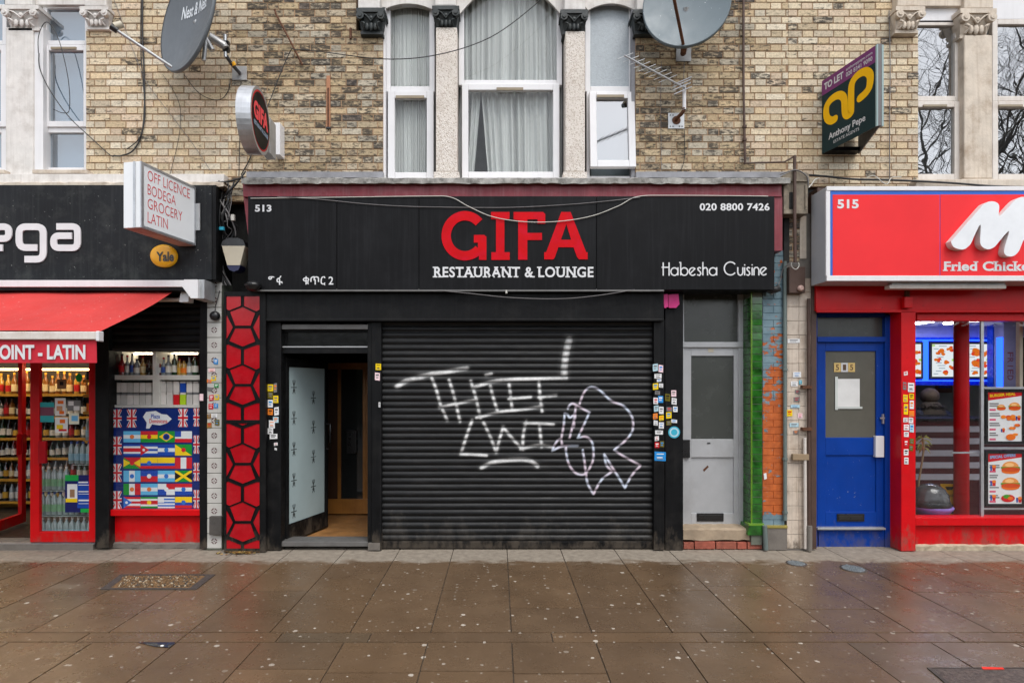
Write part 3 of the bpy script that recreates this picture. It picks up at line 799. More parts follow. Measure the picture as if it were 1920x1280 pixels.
# right light
light(hM, 1097, 1190, -2, 172, UPVC, FROSTW, fw=10)
light(hM, 1100, 1190, 170, 336, UPVC, GLASS, fw=6)
light(hM, 1105, 1190, 172, 318, UPVC, GLASSR, y=YF - .05, fw=13, tilt=R(-5), vent=(1119, 1170, 178, 183))
bl = MB(); bl.pbox(1108, 1182, 175, 330, .42, .43, flat("pale roller blind", (120, 124, 128))); bl.build("roller_blind", label="pale grey blind behind the tilted right-hand light of the three-light window", cat="blind")
net_curtain("grey net hanging straight in the tall left-hand light of the three-light window", 724, 815, -10, 345, .33, 2, None, 11, .03)
net_curtain("wide white net curtain parted at its foot in the middle of the three-light window", 862, 1054, -60, 345, .335, 5, (.21, .085), 11, .05)
sb = MB(); sb.pbox(718, 1194, 336, 345, .03, YW + .16, STONEW); sb.build("window_sill", hM, bevel=.008)
# jambs beside outer lights
j = MB(); j.pbox(716, 723, 14, 336, .17, .30, UPVC); j.build("window_jamb", hM)
j = MB(); j.pbox(1184, 1192, 14, 336, .175, .30, LEADF); j.build("window_jamb", hM)

# --- left building window
capital(hL, 0, 72, 10, 51, STONEW, .08); capital(hL, 149, 203, 12, 49, STONEW, .05)
column(hL, 10, 62, 51, 332, STONEW, .14); column(hL, 8, 60, TOP, 10, STONEW, .14, False, "upper_shaft"); column(hL, 158, 199, TOP, 12, STONEW, .06, False, "upper_shaft")
b = MB(); b.pbox(62, 165, TOP, 9, .20, .32, STONEW); b.build("window_lintel", hL)
def pane_set(px0, px1, rows, fm, gm, h, vent=None):
    for i, (a, b_, fw) in enumerate(rows): light(h, px0, px1, a, b_, fm, gm[i], fw=fw, vent=vent if i == 1 else None, y=YF - (.02 if i == 1 else 0))
pane_set(80, 167, [(8, 84, 8), (84, 238, 11), (239, 324, 10)], UPVC, [GLASSB] * 3, hL, (95, 142, 88, 92))
pane_set(-110, 12, [(8, 84, 8), (84, 238, 11), (239, 324, 10)], UPVC, [GLASSB] * 3, hL)
b = MB(); b.pbox(60, 164, 318, 325, .06, .34, STONEB); b.build("window_sill", hL, bevel=.006); b = MB(); b.pbox(-120, 8, 318, 325, .06, .34, STONEB); b.build("window_sill", hL, bevel=.006)
b = MB(); b.pbox(62, 81, 51, 318, .16, .30, UPVC); b.build("window_jamb", hL)
for px0, px1, lb in ((-118, 8, "grey blue blind in the window at the far left edge"), (76, 175, "grey blue blind in the left-hand building's narrow window beside the capital")):
    b = MB(); b.pbox(px0, px1, 0, 330, .36, .37, flat("grey blue blind", (150, 165, 178))); b.build("roller_blind", label=lb, cat="blind")

# --- right building windows
capital(hR, 1680, 1735, 12, 56, STONEB); capital(hR, 1801, 1869, 16, 66, STONEB, .11)
column(hR, 1683, 1723, TOP, 12, STONEB, .06, False, "upper_shaft"); column(hR, 1808, 1863, TOP, 16, STONEB, .15, False, "upper_shaft")
column(hR, 1808, 1861, 66, 335, STONEB, .15)
b = MB(); b.pbox(1716, 1806, TOP, 11, .19, .32, STONEB); b.build("window_lintel", hR)
b = MB(); b.pbox(1715, 1803, -10, 42, YF, YF + .05, UPVC); b.pbox(1860, 2150, -60, 36, YF, YF + .05, UPVC); b.build("window_head_panel", hR)
pane_set(1706, 1801, [(38, 190, 10), (190, 337, 11)], UPVCB, [GLASSR] * 2, hR, (1732, 1776, 196, 200))
pane_set(1861, 2080, [(36, 190, 10), (190, 337, 11)], UPVCB, [GLASSR] * 2, hR, (1874, 1918, 196, 200))
b = MB(); b.pbox(1801, 1811, 40, 336, .20, .32, STONEB); b.build("window_jamb", hR)
b = MB(); b.pbox(1718, 2150, 336, 350, .04, .34, STONEB); b.build("window_sill", hR, bevel=.008)
for px0, px1, lb in ():
    b = MB(); b.pbox(px0, px1, 30, 340, .40, .41, flat("white blind", (215, 217, 218))); b.build("roller_blind", label=lb, cat="blind")

# ================================================================ MIDDLE BUILDING: RESTAURANT FRONT
def rough_ledge(h, px0, px1, py0, py1, y0, y1, m, seed, name="coping", amp=.012):
    rr = random.Random(seed); b = MB(); x0, x1 = X(px0, y0), X(px1, y0); n = int((x1 - x0) / .06); zb, zt = Z(py1, y0), Z(py0, y0)
    pr_ = None; vs = []
    for i in range(n + 1):
        x = x0 + (x1 - x0) * i / n; j = lambda a=amp: rr.uniform(-a, a)
        vs += [(x, y0 + j(), zb + j()), (x, y0 + j(.006), zt - .012 + j(.006)), (x, y0 + .03, zt + j(.006)), (x, y1, zt + .02)]
    m_ = 4; fs = [(i * m_ + k, (i + 1) * m_ + k, (i + 1) * m_ + k + 1, i * m_ + k + 1) for i in range(n) for k in range(3)]
    b.add(vs, fs, m); b.box(x0 + .002, x1 - .002, y0 + .015, y1, zb + .012, zt - .02, m)
    return b.build(name, h)
rough_ledge(hM, 452, 1482, 332, 344, -.20, YW + .02, LEADC, 5, amp=.007)
b = MB(); b.pbox(462, 718, 322, 333, .10, YW + .01, LEADF); b.build("lead_flashing", hM); b = MB(); b.pbox(1193, 1478, 322, 333, .10, YW + .01, LEADF); b.build("lead_flashing", hM)
YFAS = -.16
# fascia carcass and its maroon border are part of the front; the printed board is the sign
b = MB(); b.pbox(456, 1466, 344, 369, YFAS + .02, .12, MAROON); b.build("fascia_cornice", hM, bevel=.004)
b = MB(); b.pprism([(455, 344), (470, 344), (471, 366), (474, 440), (482, 520), (482, 532), (474, 532), (465, 440), (456, 366)], -.10, .05, MAROON)
b.build("fascia_side", hM)
b = MB(); b.pbox(1452, 1467, 369, 470, YFAS + .035, .1, MAROON); b.build("fascia_side", hM)
b = MB(); b.pbox(466, 1450, 369, 545, YFAS + .03, .12, BLACK); b.build("fascia_box", hM)

sg = thing("shop_sign", "long black restaurant fascia board with large red capitals and white lettering above the graffitied shutter", "sign", (0, YFAS, Z(543)))
b = MB(); y = YFAS
for a, c in ((465, 631), (632, 785), (786, 1118), (1119, 1452)):
    b.pbox(a, c, 368, 543, y, y + .012, BLACKV)
b.build("panel", sg, bevel=.002)
b = MB(); b.pbox(474, 1245, 541.5, 546, y + .001, y + .02, DULL); b.build("bottom_trim", sg)
YT = y - .003
def gl(x, v): return (800 + x / 5.818, 370 + v / 5.818)       # coordinates read off an enlargement of the lettering
b = MB()
# G: bowl then spur
bowl = [gl(*q) for q in arc(418, 420, 205, 222, -36, -340, 40)]
bowl = [gl(*q) for q in [(418 + 205 * math.cos(R(a)), 420 - 218 * math.sin(R(a))) for a in np.linspace(42, 318, 44)]]
fT = on_px(YT)
ribbon(b, bowl, 17.5, fT, REDL, th=.004)
def lp(pts, m, h): b.pprism([gl(*q) for q in pts], YT - h, YT, m)
lp([(515, 410), (628, 410), (652, 430), (652, 682), (570, 682), (570, 600), (556, 560), (560, 494), (515, 494)], REDL, .0045)
lp([(702, 160), (904, 160), (904, 235), (848, 240), (848, 598), (906, 598), (906, 682), (706, 682), (706, 598), (756, 598), (756, 240), (702, 240)], REDL, .004)
lp([(948, 160), (1270, 160), (1294, 182), (1294, 288), (1210, 288), (1210, 240), (1098, 240), (1098, 388), (1258, 388), (1258, 466), (1098, 466), (1098, 680), (998, 680), (998, 250), (948, 240)], REDL, .004)
for q in ([(1468, 160), (1524, 160), (1524, 290), (1465, 462), (1436, 545), (1400, 650), (1384, 676), (1282, 676), (1282, 598), (1304, 598)],
          [(1524, 160), (1570, 160), (1740, 598), (1756, 598), (1756, 676), (1662, 676), (1640, 650), (1603, 545), (1576, 462), (1524, 290)],
          [(1465, 462), (1576, 462), (1603, 545), (1436, 545)]): lp(q, REDL, .004)
b.build("red_lettering", sg)
b = MB()
def serif_text(mb, s, px0, px1, py0, py1, y, m, bold=.02, space=1.05, sl=.07, rows=(0., 1.)):
    """Slab-serif lettering: the plain letters plus a little slab at every stem end on the base and cap lines."""
    vs, fs = text2d(s, bold, space); text_px(mb, s, px0, px1, py0, py1, y, m, bold, space)
    asp = (px1 - px0) / (py1 - py0); cnt = {}
    for f in fs:
        for a, c in zip(f, f[1:] + f[:1]): cnt[frozenset((a, c))] = cnt.get(frozenset((a, c)), 0) + 1
    for e, n in cnt.items():
        if n > 1 or len(e) < 2: continue
        (x0, y0), (x1, y1) = [vs[i] for i in e]
        if abs(y0 - y1) > .004: continue
        wd = abs(x1 - x0) * asp
        for row in rows:
            if abs(y0 - row) < .035 and .08 < wd < .34:
                cx = px0 + (px1 - px0) * (x0 + x1) / 2; h = (py1 - py0); w_ = (wd * .5 + .13) * h; yb = py1 - h * row
                mb.pbox(cx - w_, cx + w_, yb - (h * sl if row < .5 else 0), yb + (0 if row < .5 else h * sl), y - .0006, y + .0005, m)
serif_text(b, "RESTAURANT & LOUNGE", 814, 1113, 500, 520, YT - .003, LWHITE, .022, 1.08, sl=.12); b.build("strapline", sg); b = MB()
serif_text(b, "513", 478, 509, 384, 397, YT - .003, LWHITE, .035, rows=()); b.build("house_number", sg); b = MB()
serif_text(b, "020 8800 7426", 1312, 1443, 381, 395, YT - .003, LWHITE, .025, rows=()); b.build("phone_number", sg); b = MB()
text_px(b, "ግፋ", 503, 530, 517, 534, YT - .003, LWHITE, .012)
text_px(b, "ቁጥር", 568, 610, 518, 535, YT - .003, LWHITE, .012)
text_px(b, "2", 616, 625, 518.5, 533.5, YT - .003, LWHITE, .012); b.build("amharic_lettering", sg); b = MB()
# thin rounded script line bottom right
def hp(x, v): return (1230 + x / 8.727, 480 + v / 8.727)
def st(pts, k=0): ribbon(b, [hp(*q) for q in pts], 2.3, fT, LWHITE, th=.003 + .00015 * k)
def circ(cx, cy, rx, ry, a0=0, a1=360, n=18): return [(cx + rx * math.cos(R(a0 + (a1 - a0) * i / n)), cy - ry * math.sin(R(a0 + (a1 - a0) * i / n))) for i in range(n + 1)]
k = 0
for pts in ([(117, 105), (117, 322)], [(213, 105), (213, 322)], [(90, 185), (213, 185)],
            circ(300, 255, 58, 62), [(358, 185), (358, 318)],
            [(380, 105), (403, 110), (403, 318)], circ(462, 255, 58, 62),
            circ(598, 255, 55, 62, 50, 320), [(560, 285), (640, 205)],
            [(735, 200), (705, 188), (682, 205), (690, 232), (725, 262), (732, 292), (708, 318), (672, 305)],
            [(765, 100), (765, 318)], [(765, 230), (785, 195), (815, 190), (838, 215), (842, 318)],
            circ(930, 255, 60, 62), [(990, 185), (990, 318)],
            circ(1215, 205, 100, 106, 40, 320),
            [(1335, 185), (1335, 270), (1350, 305), (1378, 316), (1405, 305), (1418, 275), (1418, 185)],
            [(1448, 185), (1448, 318)], [(1448, 138), (1448, 156)],
            [(1535, 200), (1505, 188), (1485, 205), (1492, 232), (1525, 262), (1532, 292), (1508, 318), (1475, 305)],
            [(1570, 185), (1570, 318)], [(1570, 138), (1570, 156)],
            [(1600, 318), (1600, 215), (1620, 190), (1650, 187), (1672, 205), (1680, 230), (1680, 318)],
            circ(1760, 250, 55, 62, 50, 320), [(1722, 282), (1805, 200)]):
    st(pts, k); k += 1
b.build("script_lettering", sg)

# shutter hood under the fascia
b = MB(); b.pbox(490, 1245, 546, 600, -.07, .28, BLACK); b.pbox(490, 1245, 597, 602, -.078, -.05, BLACK); b.build("shutter_hood", hM, bevel=.006)

# roller shutter curtain: curved laths, sprayed paint held per point of the curtain
def rs(zx, zy): return (690 + zx / 2.723, 580 + zy / 2.723)
fat = [[(150, 392), (205, 362), (280, 342)], [(270, 343), (330, 328), (400, 318), (505, 300)], [(325, 345), (350, 410), (370, 480), (405, 565)], [(415, 360), (440, 440), (470, 570)], [(525, 365), (548, 440), (575, 555)], [(365, 500), (460, 478), (555, 460)],
       [(625, 390), (640, 450), (662, 520)], [(602, 335), (630, 328)], [(720, 380), (728, 440), (735, 505)], [(720, 457), (830, 445)], [(872, 370), (878, 440), (888, 520)], [(872, 447), (960, 438)],
       [(535, 400), (620, 372), (720, 358), (860, 352), (1012, 347)], [(1000, 340), (1005, 270), (1012, 215), (1026, 155)], [(555, 552), (620, 535), (690, 520), (800, 508), (885, 494)],
       [(532, 565), (505, 640), (475, 735)], [(475, 735), (540, 738), (605, 744)], [(590, 575), (625, 650), (655, 728)], [(655, 728), (672, 660), (690, 600)], [(690, 600), (735, 655), (790, 715)], [(790, 715), (792, 640), (808, 568)],
       [(800, 580), (870, 580), (945, 586)], [(875, 588), (880, 640), (886, 700)], [(780, 712), (830, 698), (880, 692), (940, 700)], [(580, 806), (640, 778), (740, 765), (820, 768), (865, 798)]]
fatw = {0: 26, 1: 24, 13: 34, 12: 20, 24: 22}
thin = [[(1080, 480), (1092, 445), (1110, 412), (1140, 395), (1180, 410), (1240, 465), (1300, 490), (1340, 535), (1352, 580), (1345, 625), (1310, 670), (1255, 715)], [(1255, 715), (1300, 745), (1390, 795)], [(1390, 795), (1345, 845), (1310, 908)], [(1310, 908), (1275, 850), (1240, 795), (1205, 738)], [(1205, 738), (1215, 790), (1245, 825)], [(1245, 825), (1190, 868), (1150, 940)], [(1150, 940), (1122, 890), (1112, 840), (1105, 780), (1095, 715)],
        [(1020, 505), (1028, 488), (1045, 480), (1070, 492), (1130, 525)], [(1130, 525), (1100, 590), (1070, 655)], [(1070, 655), (1110, 648), (1140, 672), (1150, 720), (1145, 775), (1115, 830), (1085, 842), (1050, 825), (1022, 780), (1010, 720), (1012, 695)],
        [(1003, 530), (998, 590), (985, 662)], [(1003, 530), (1018, 535), (1030, 552), (1058, 535), (1042, 600), (1028, 655)], [(1062, 490), (1052, 550), (1050, 600)], [(940, 722), (975, 702), (1010, 695), (1070, 694)], [(940, 722), (952, 690), (970, 665), (985, 662), (990, 695)]]
def shutter():
    yS = .06; x0, x1 = X(713, yS), X(1229, yS); z0, z1 = .085, Z(600, yS) + .02
    pitch = .0685; npf = 9; nl = int((z1 - z0) / pitch) + 1; nx = 300
    prof = [(t, -(.019 * (math.sin(math.pi * min(1, t * 1.0)) ** .75))) for t in [k / npf for k in range(npf)]]
    zs, ys = [], []
    for l in range(nl):
        for t, d in prof: zs.append(z0 + (l + t) * pitch); ys.append(yS + d)
    zs = np.array(zs); ys = np.array(ys); xs = np.linspace(x0, x1, nx + 1)
    XX, ZZ = np.meshgrid(xs, zs); YY = np.repeat(ys[:, None], nx + 1, 1)
    wob = np.random.RandomState(2).normal(0, .0012, nl); YY += np.repeat(np.repeat(wob, npf)[:, None], nx + 1, 1) + .0035 * np.sin(XX * 2.1 + ZZ * 1.3) * np.sin(ZZ * 2.7 - XX * .8) + .0022 * np.sin(XX * 6.3 + ZZ * 5.1)
    PX = CX + XX * FPX / (DC + yS); PY = CY - (ZZ - HC) * FPX / (DC + yS)
    rng = np.random.RandomState(4); sp = np.zeros_like(PX); tg = np.zeros_like(PX)
    def dist(path):
        d = np.full(PX.shape, 1e9)
        q = [rs(a.x, a.y) for a in smooth_path(path, 5)]
        for (ax, ay), (bx, by) in zip(q[:-1], q[1:]):
            vx, vy = bx - ax, by - ay; L2 = vx * vx + vy * vy + 1e-9
            t = np.clip(((PX - ax) * vx + (PY - ay) * vy) / L2, 0, 1)
            d = np.minimum(d, np.hypot(PX - ax - t * vx, PY - ay - t * vy))
        return d
    # spray lands on the bulge of each lath and misses the grooves
    face = np.array([.30 + .70 * math.sin(math.pi * min(.999, k / npf)) ** 1.4 for k in range(npf)] * nl)[:, None]
    for i, pth in enumerate(fat):
        r = fatw.get(i, 16) * .84 / 2.723 / 2; d = dist(pth)
        core = np.clip((r * 1.35 - d) / (r * 1.0), 0, 1) ** .7; mist = np.clip(1 - d / (r * 3.4), 0, 1) ** 2.2 * .28
        sp = np.maximum(sp, core * .97) ; sp = sp + mist * (1 - sp) * .8
    for pth in thin:
        d = dist(pth); tg = np.maximum(tg, np.clip((2.7 - d) / 1.7, 0, 1) * .95)
    sp = np.clip(sp * face, 0, 1); tg = np.clip(tg * (.45 + .55 * face), 0, 1)
    n = nx + 1; rows = len(zs)
    verts = np.stack([XX, YY, ZZ], -1).reshape(-1, 3)
    m = MB(); m.v = [tuple(p) for p in verts]; m.m(SHUT)
    m.f = [(r * n + i, r * n + i + 1, (r + 1) * n + i + 1, (r + 1) * n + i) for r in range(rows - 1) for i in range(nx)]
    m.mi = [0] * len(m.f); m.sm = [True] * len(m.f)
    t = m.build("roller_shutter", hM, attrs={"spray": sp.ravel(), "tag": tg.ravel()})
    t["label"] = "black corrugated shutter sprayed with white graffiti words and a thin outlined tag"
    b = MB(); b.box(x0, x1, yS - .025, yS + .02, .012, .09, BLACK); b.build("bottom_rail", t, bevel=.006)
    b = MB(); b.box(x0, x1, yS + .10, yS + .12, 0, z1, DARK); b.build("backing", t)
shutter()
for a, c in ((697, 715), (1226, 1246)):
    b = MB(); b.pbox(a, c, 600, 1031, -.02, .11, BLACK); b.build("shutter_guide", hM, bevel=.004)
b = MB(); b.pbox(690, 712, 1018, 1031, -.035, .02, CONC); b.build("post_footing", hM)
b = MB(); b.pbox(1247, 1281, 546, 1031, .0, .30, BLACK); b.build("door_post", hM, bevel=.004)
b = MB(); b.pbox(497, 527, 600, 1031, -.02, .25, BLACK); b.build("door_post", hM, bevel=.004)
b = MB(); b.pbox(689, 697.5, 600, 1020, .0, .25, BLACK); b.build("door_post", hM, bevel=.004)
# doorway: transom, threshold, hallway
b = MB(); b.pbox(523, 690, 608, 617, .0, .12, DULL); b.build("door_head_strip", hM, bevel=.002)
b = MB(); b.pbox(526, 690, 618, 622, .05, .14, BLACK); b.pbox(526, 690, 649, 651, .02, .14, ALUG); b.pbox(526, 690, 652, 662, .03, .14, BLACK)
o = b.build("transom_frame", hM); g = MB(); g.pbox(526, 690, 621, 649, .09, .10, mat("dark transom glass", (.012, .012, .012), .12)); g.build("pane", o)
b = MB(); b.pbox(527, 690, 1015, 1024, -.0, .22, DULL); b.build("threshold", hM, bevel=.003)
xa, xb = X(527, .1) - .02, X(697, .1) + .05
b = MB(); b.box(xa - .25, xb + .25, .2, 1.66, -.005, .035, WOODF); b.build("hall_floor", hM)
b = MB(); b.box(xa - .06, xa - .02, .25, 1.7, 0, 2.4, DARK); b.box(xb + .06, xb + .10, .25, 1.7, 0, 2.4, DARK); b.box(xa - .06, xb + .1, .25, 1.7, 2.28, 2.32, DARK); b.build("hall_wall", hM)
# inner wooden glazed door at the end of the hallway
YI = 1.55
b = MB()
b.pbox(612, 640, 690, 935, YI, YI + .05, mat("dark wood", (.05, .022, .010), .4)); b.pbox(633, 639, 688, 936, YI - .01, YI + .03, WOOD); b.pbox(680, 686, 690, 936, YI - .01, YI + .03, WOOD); b.pbox(686, 715, 690, 936, YI, YI + .05, WOOD)
b.pbox(612, 715, 680, 692, YI - .01, YI + .04, WOOD); b.pbox(612, 715, 935, 963, YI - .012, YI + .05, WOOD)
o = b.build("inner_door", hM, bevel=.003)
g = MB(); g.pbox(638, 700, 690, 936, YI + .02, YI + .028, mat("dark door glass", (.02, .022, .022), .04)); g.build("pane", o)
b = MB(); b.pbox(650, 668, 806, 850, YI - .03, YI + .02, BLACKP); b.build("push_plate", o)
# open entrance door, hinged on the left, swung into the hallway
def open_door():
    hx, hy = X(531, .12), .12
    ang = math.atan2(.72, .225); ux, uy = math.cos(ang), math.sin(ang)
    W, TH = .78, .045; zb, zt = .055, 2.07
    def q(u, off, z): return (hx + ux * u + uy * off, hy + uy * u - ux * off, z)   # off>0: face seen from the street
    def slab(mb, u0, u1, z0, z1, o0, o1, m):
        mb.hull8([q(u0, o1, z0), q(u1, o1, z0), q(u1, o1, z1), q(u0, o1, z1)], [q(u0, o0, z0), q(u1, o0, z0), q(u1, o0, z1), q(u0, o0, z1)], m)
    b = MB(); slab(b, 0, .045, zb, zt, 0, TH, BLACK); slab(b, W - .06, W, zb, zt, 0, TH, BLACK); slab(b, .045, W - .06, zb, zb + .19, 0, TH, BLACK); slab(b, .045, W - .06, zt - .10, zt, 0, TH, BLACK)
    o = b.build("entrance_door", hM, bevel=.003)
    g = MB(); slab(g, .04, W - .055, zb + .185, zt - .095, .012, .032, FROSTB)
    rr = random.Random(3); u2 = 0
    for col, off in ((.14, 0), (.50, .22)):
        for i in range(6):
            z = .36 + off + i * .345
            if z > 1.85: continue
            fn = lambda a, c, h=0: q(col + a, .0335 + h, z + c)
            lines = [[(0, -.05), (0, .09)], [(-.022, .085), (-.018, .055), (0, .035)], [(.022, .085), (.018, .055), (0, .035)], [(-.015, .055), (0, .02)], [(.015, .055), (0, .02)], [(-.05, .006), (.05, .006)], [(-.018, -.03), (0, -.005)], [(.018, -.03), (0, -.005)], [(-.02, -.065), (-.01, -.03), (0, -.02)], [(.02, -.065), (.01, -.03), (0, -.02)]]
            for ln in lines: ribbon(g, ln, .007 + .004 * rr.random(), fn, FILMD, th=.0004 + .0003 * rr.random())
    g.build("pane", o)
    hd = MB(); hd.tube([q(W - .03, TH, 1.0), q(W - .03, TH + .05, 1.0), q(W - .03, TH + .05, 1.3), q(W - .03, TH, 1.3)], .011, BLACKP); hd.build("handle", o)
open_door()

# red honeycomb panel
hx = thing("decorative_panel", "tall narrow black panel patterned with red acrylic pentagons left of the open doorway", "panel", (X(458, -.08), -.08, 0))
YH = -.08
b = MB(); b.pbox(420, 498, 547, 1035, YH, .06, BLACK); b.build("backing_board", hx, bevel=.004)
def hz(x, v): return (360 + x / 2.37, 520 + v / 2.37)
fr = MB(); gl_ = MB()
def pent_field(y_off, v0, v1):
    PER = 258; out = []
    for k in range(-2, 4):
        o = y_off + k * PER
        base = [[(168, 152), (226, 130), (283, 158), (262, 215), (192, 215)], [(192, 225), (262, 225), (283, 285), (226, 308), (165, 282)],
                [(140, 150), (155, 165), (184, 221), (155, 276), (140, 290)], [(320, 150), (300, 163), (271, 221), (300, 280), (320, 290)],
                [(140, 300), (163, 297), (219, 320), (219, 385), (166, 406), (140, 392)], [(320, 300), (289, 299), (231, 320), (231, 385), (286, 410), (320, 392)]]
        for p in base:
            c = clip_rect([(a, v + o) for a, v in p], 152, 302, v0, v1)
            if len(c) > 2: out.append(c)
    return out
for p in pent_field(0, 82, 634) + pent_field(350, 648, 1205):
    gl_.pprism([hz(*q) for q in p], YH - .0015, YH + .002, REDP)
gl_.build("red_inlay", hx)
# raised black ribs between the inlays
for p in pent_field(0, 82, 634) + pent_field(350, 648, 1205):
    q = [hz(*a) for a in p]
    c = (sum(a[0] for a in q) / len(q), sum(a[1] for a in q) / len(q))
    big = [(c[0] + (a[0] - c[0]) * 1.0, c[1] + (a[1] - c[1]) * 1.0) for a in q]
    ribbon(fr, big + [], .7, lambda u, v, h=0: (X(u, YH), YH - h, Z(v, YH)), BLACK, True, th=.007)
fr.pbox(421, 497, 787, 793, YH - .0075, YH, BLACK)
fr.pbox(420, 424.2, 547, 1035, YH - .0085, YH + .01, BLACK); fr.pbox(487.5, 498, 547, 1035, YH - .0085, YH + .01, BLACK); fr.pbox(420, 498, 547, 555, YH - .009, YH + .01, BLACK); fr.pbox(420, 498, 1028, 1035, YH - .009, YH + .01, BLACK)
fr.build("frame_ribs", hx)

# ---- flat entrance: grey aluminium door, set back, step, tiled cheek
YD = .20
b = MB(); b.pbox(1275, 1283, 548, 992, YD, YD + .10, ALUG); b.pbox(1385, 1394, 548, 992, YD, YD + .10, ALUG); b.pbox(1275, 1394, 641, 651, YD - .012, YD + .09, ALUG); b.pbox(1275, 1394, 540, 551, YD, YD + .09, BLACK)
o = b.build("door_frame", hM, bevel=.004); g = MB(); g.pbox(1283, 1386, 551, 642, YD + .04, YD + .05, FROST); g.build("pane", o)
b = MB(); y = YD + .015
b.pbox(1282, 1296, 651, 990, y, y + .045, ALUG); b.pbox(1376, 1387, 651, 990, y, y + .045, ALUG); b.pbox(1296, 1376, 651, 667, y, y + .045, ALUG); b.pbox(1296, 1376, 823, 857, y, y + .045, ALUG); b.pbox(1296, 1376, 962, 990, y, y + .045, ALUG)
b.pbox(1294, 1378, 855, 964, y + .018, y + .04, ALUG)
dr = b.build("grey_door", hM, bevel=.003)
g = MB(); g.pbox(1294, 1378, 665, 825, y + .02, y + .028, FROST); g.build("pane", dr)
b = MB(); b.pbox(1307, 1357, 962, 977, y - .010, y + .01, BLACKP); b.pbox(1310, 1354, 965, 973, y - .014, y - .009, mat("letterbox flap", (.035, .035, .035), .3, metal=.6)); b.build("letterbox", dr, bevel=.002)
b = MB(); b.pbox(1279, 1294, 824, 858, y - .03, y + .01, BLACKP); b.build("lock_guard", dr, bevel=.003)
b = MB(); b.pprism([(1318, 880), (1327, 872), (1329, 875), (1320, 884)], y + .016, y + .019, RUST); b.build("rust_mark", dr)
b = MB(); b.pbox(1328, 1338, 653, 660, y - .004, y, CREAM); b.build("door_badge", dr); b = MB(); b.pbox(1326, 1332, 829, 832, y - .003, y, mat("keyhole", (.05, .05, .05), .4)); b.build("keyhole", dr)
rough_ledge(hM, 1281, 1405, 991, 1012, .03, .36, mat("worn stone step", (.34, .26, .18), .85, var=.25, dirt=.6, dirtcol=(.15, .11, .08), bmp=.4), 8, "door_step", .006)
rr = random.Random(6); b = MB()
for a, c in ((1282, 1301), (1303, 1341), (1343, 1381), (1383, 1400), (1402, 1429)):
    b.pbox(a, c, 1014 + rr.random() * 3, 1029, .02 + rr.random() * .01, .2, mat("red brick %d" % a, (.24 + .1 * rr.random(), .08, .05), .9, var=.3, scale=14, dirt=.5, dirtcol=(.1, .08, .07), bmp=.5))
b.build("step_bricks", hM, bevel=.004)
# green tiles: front face and return into the recess
def tile_grid(mb, o, du, dv, nu, nv, wu, hv, nrm, m, gap=.006, th=.006, motif=None, seed=0):
    rr = random.Random(seed)
    o, du, dv, nrm = Vector(o), Vector(du), Vector(dv), Vector(nrm)
    for j in range(nv):
        for i in range(nu):
            p = o + du * (i * wu) + dv * (j * hv); q = nrm * (rr.uniform(-.0008, .0008))
            tl = nrm * rr.uniform(-.0016, .0016); e = .003
            a = [p + du * gap / 2 + dv * gap / 2, p + du * (wu - gap / 2) + dv * gap / 2, p + du * (wu - gap / 2) + dv * (hv - gap / 2), p + du * gap / 2 + dv * (hv - gap / 2)]
            c = (a[0] + a[2]) / 2
            f = [c + (v - c) * .965 + nrm * th + q + (tl if k in (0, 1) else -tl) for k, v in enumerate(a)]
            mb.hull8(f, a, m)
            if motif:
                r = min(wu, hv) * .22; ctr = c + nrm * (th + .0013)
                for s in range(4):
                    t0, t1 = R(90 * s + 12), R(90 * s + 78)
                    pts = [ctr + du * (r * math.cos(t0)) + dv * (r * math.sin(t0)), ctr + du * (r * math.cos(t1)) + dv * (r * math.sin(t1)), ctr + du * (r * .62 * math.cos(t1)) + dv * (r * .62 * math.sin(t1)), ctr + du * (r * .62 * math.cos(t0)) + dv * (r * .62 * math.sin(t0))]
                    mb.face(pts, motif)
                d_ = r * .22; mb.face([ctr + du * d_, ctr + dv * d_, ctr - du * d_, ctr - dv * d_], motif)
xg, xg1 = X(1408), X(1430); zg0, zg1 = Z(985), Z(545)
b = MB(); b.box(xg + .008, xg1, .008, .32, 0.06, zg1, GROUT); o = b.build("green_tiled_cheek", hM)
b = MB(); nv = int((zg1 - zg0) / .0765)
tile_grid(b, (xg + .012, .008, zg0), (1, 0, 0), (0, 0, 1), 1, nv, xg1 - xg - .012, .0765, (0, -1, 0), GTILE, seed=1)
tile_grid(b, (xg + .008, .30, zg0), (0, -1, 0), (0, 0, 1), 2, nv, .145, .0765, (-1, 0, 0), GTILE, seed=2)
b.build("tiles", o)
b = MB(); b.tube([(xg + .008, .005, zg0), (xg + .008, .005, zg1)], .009, GTILEL, 10); b.build("edge_tiles", o)
b = MB(); b.pprism([(1404, 985), (1431, 985), (1434, 1003), (1402, 1003)], -.012, .30, GTILE); b.pbox(1404, 1433, 981, 986, -.008, .1, GTILEL); b.build("skirting", o, bevel=.004)

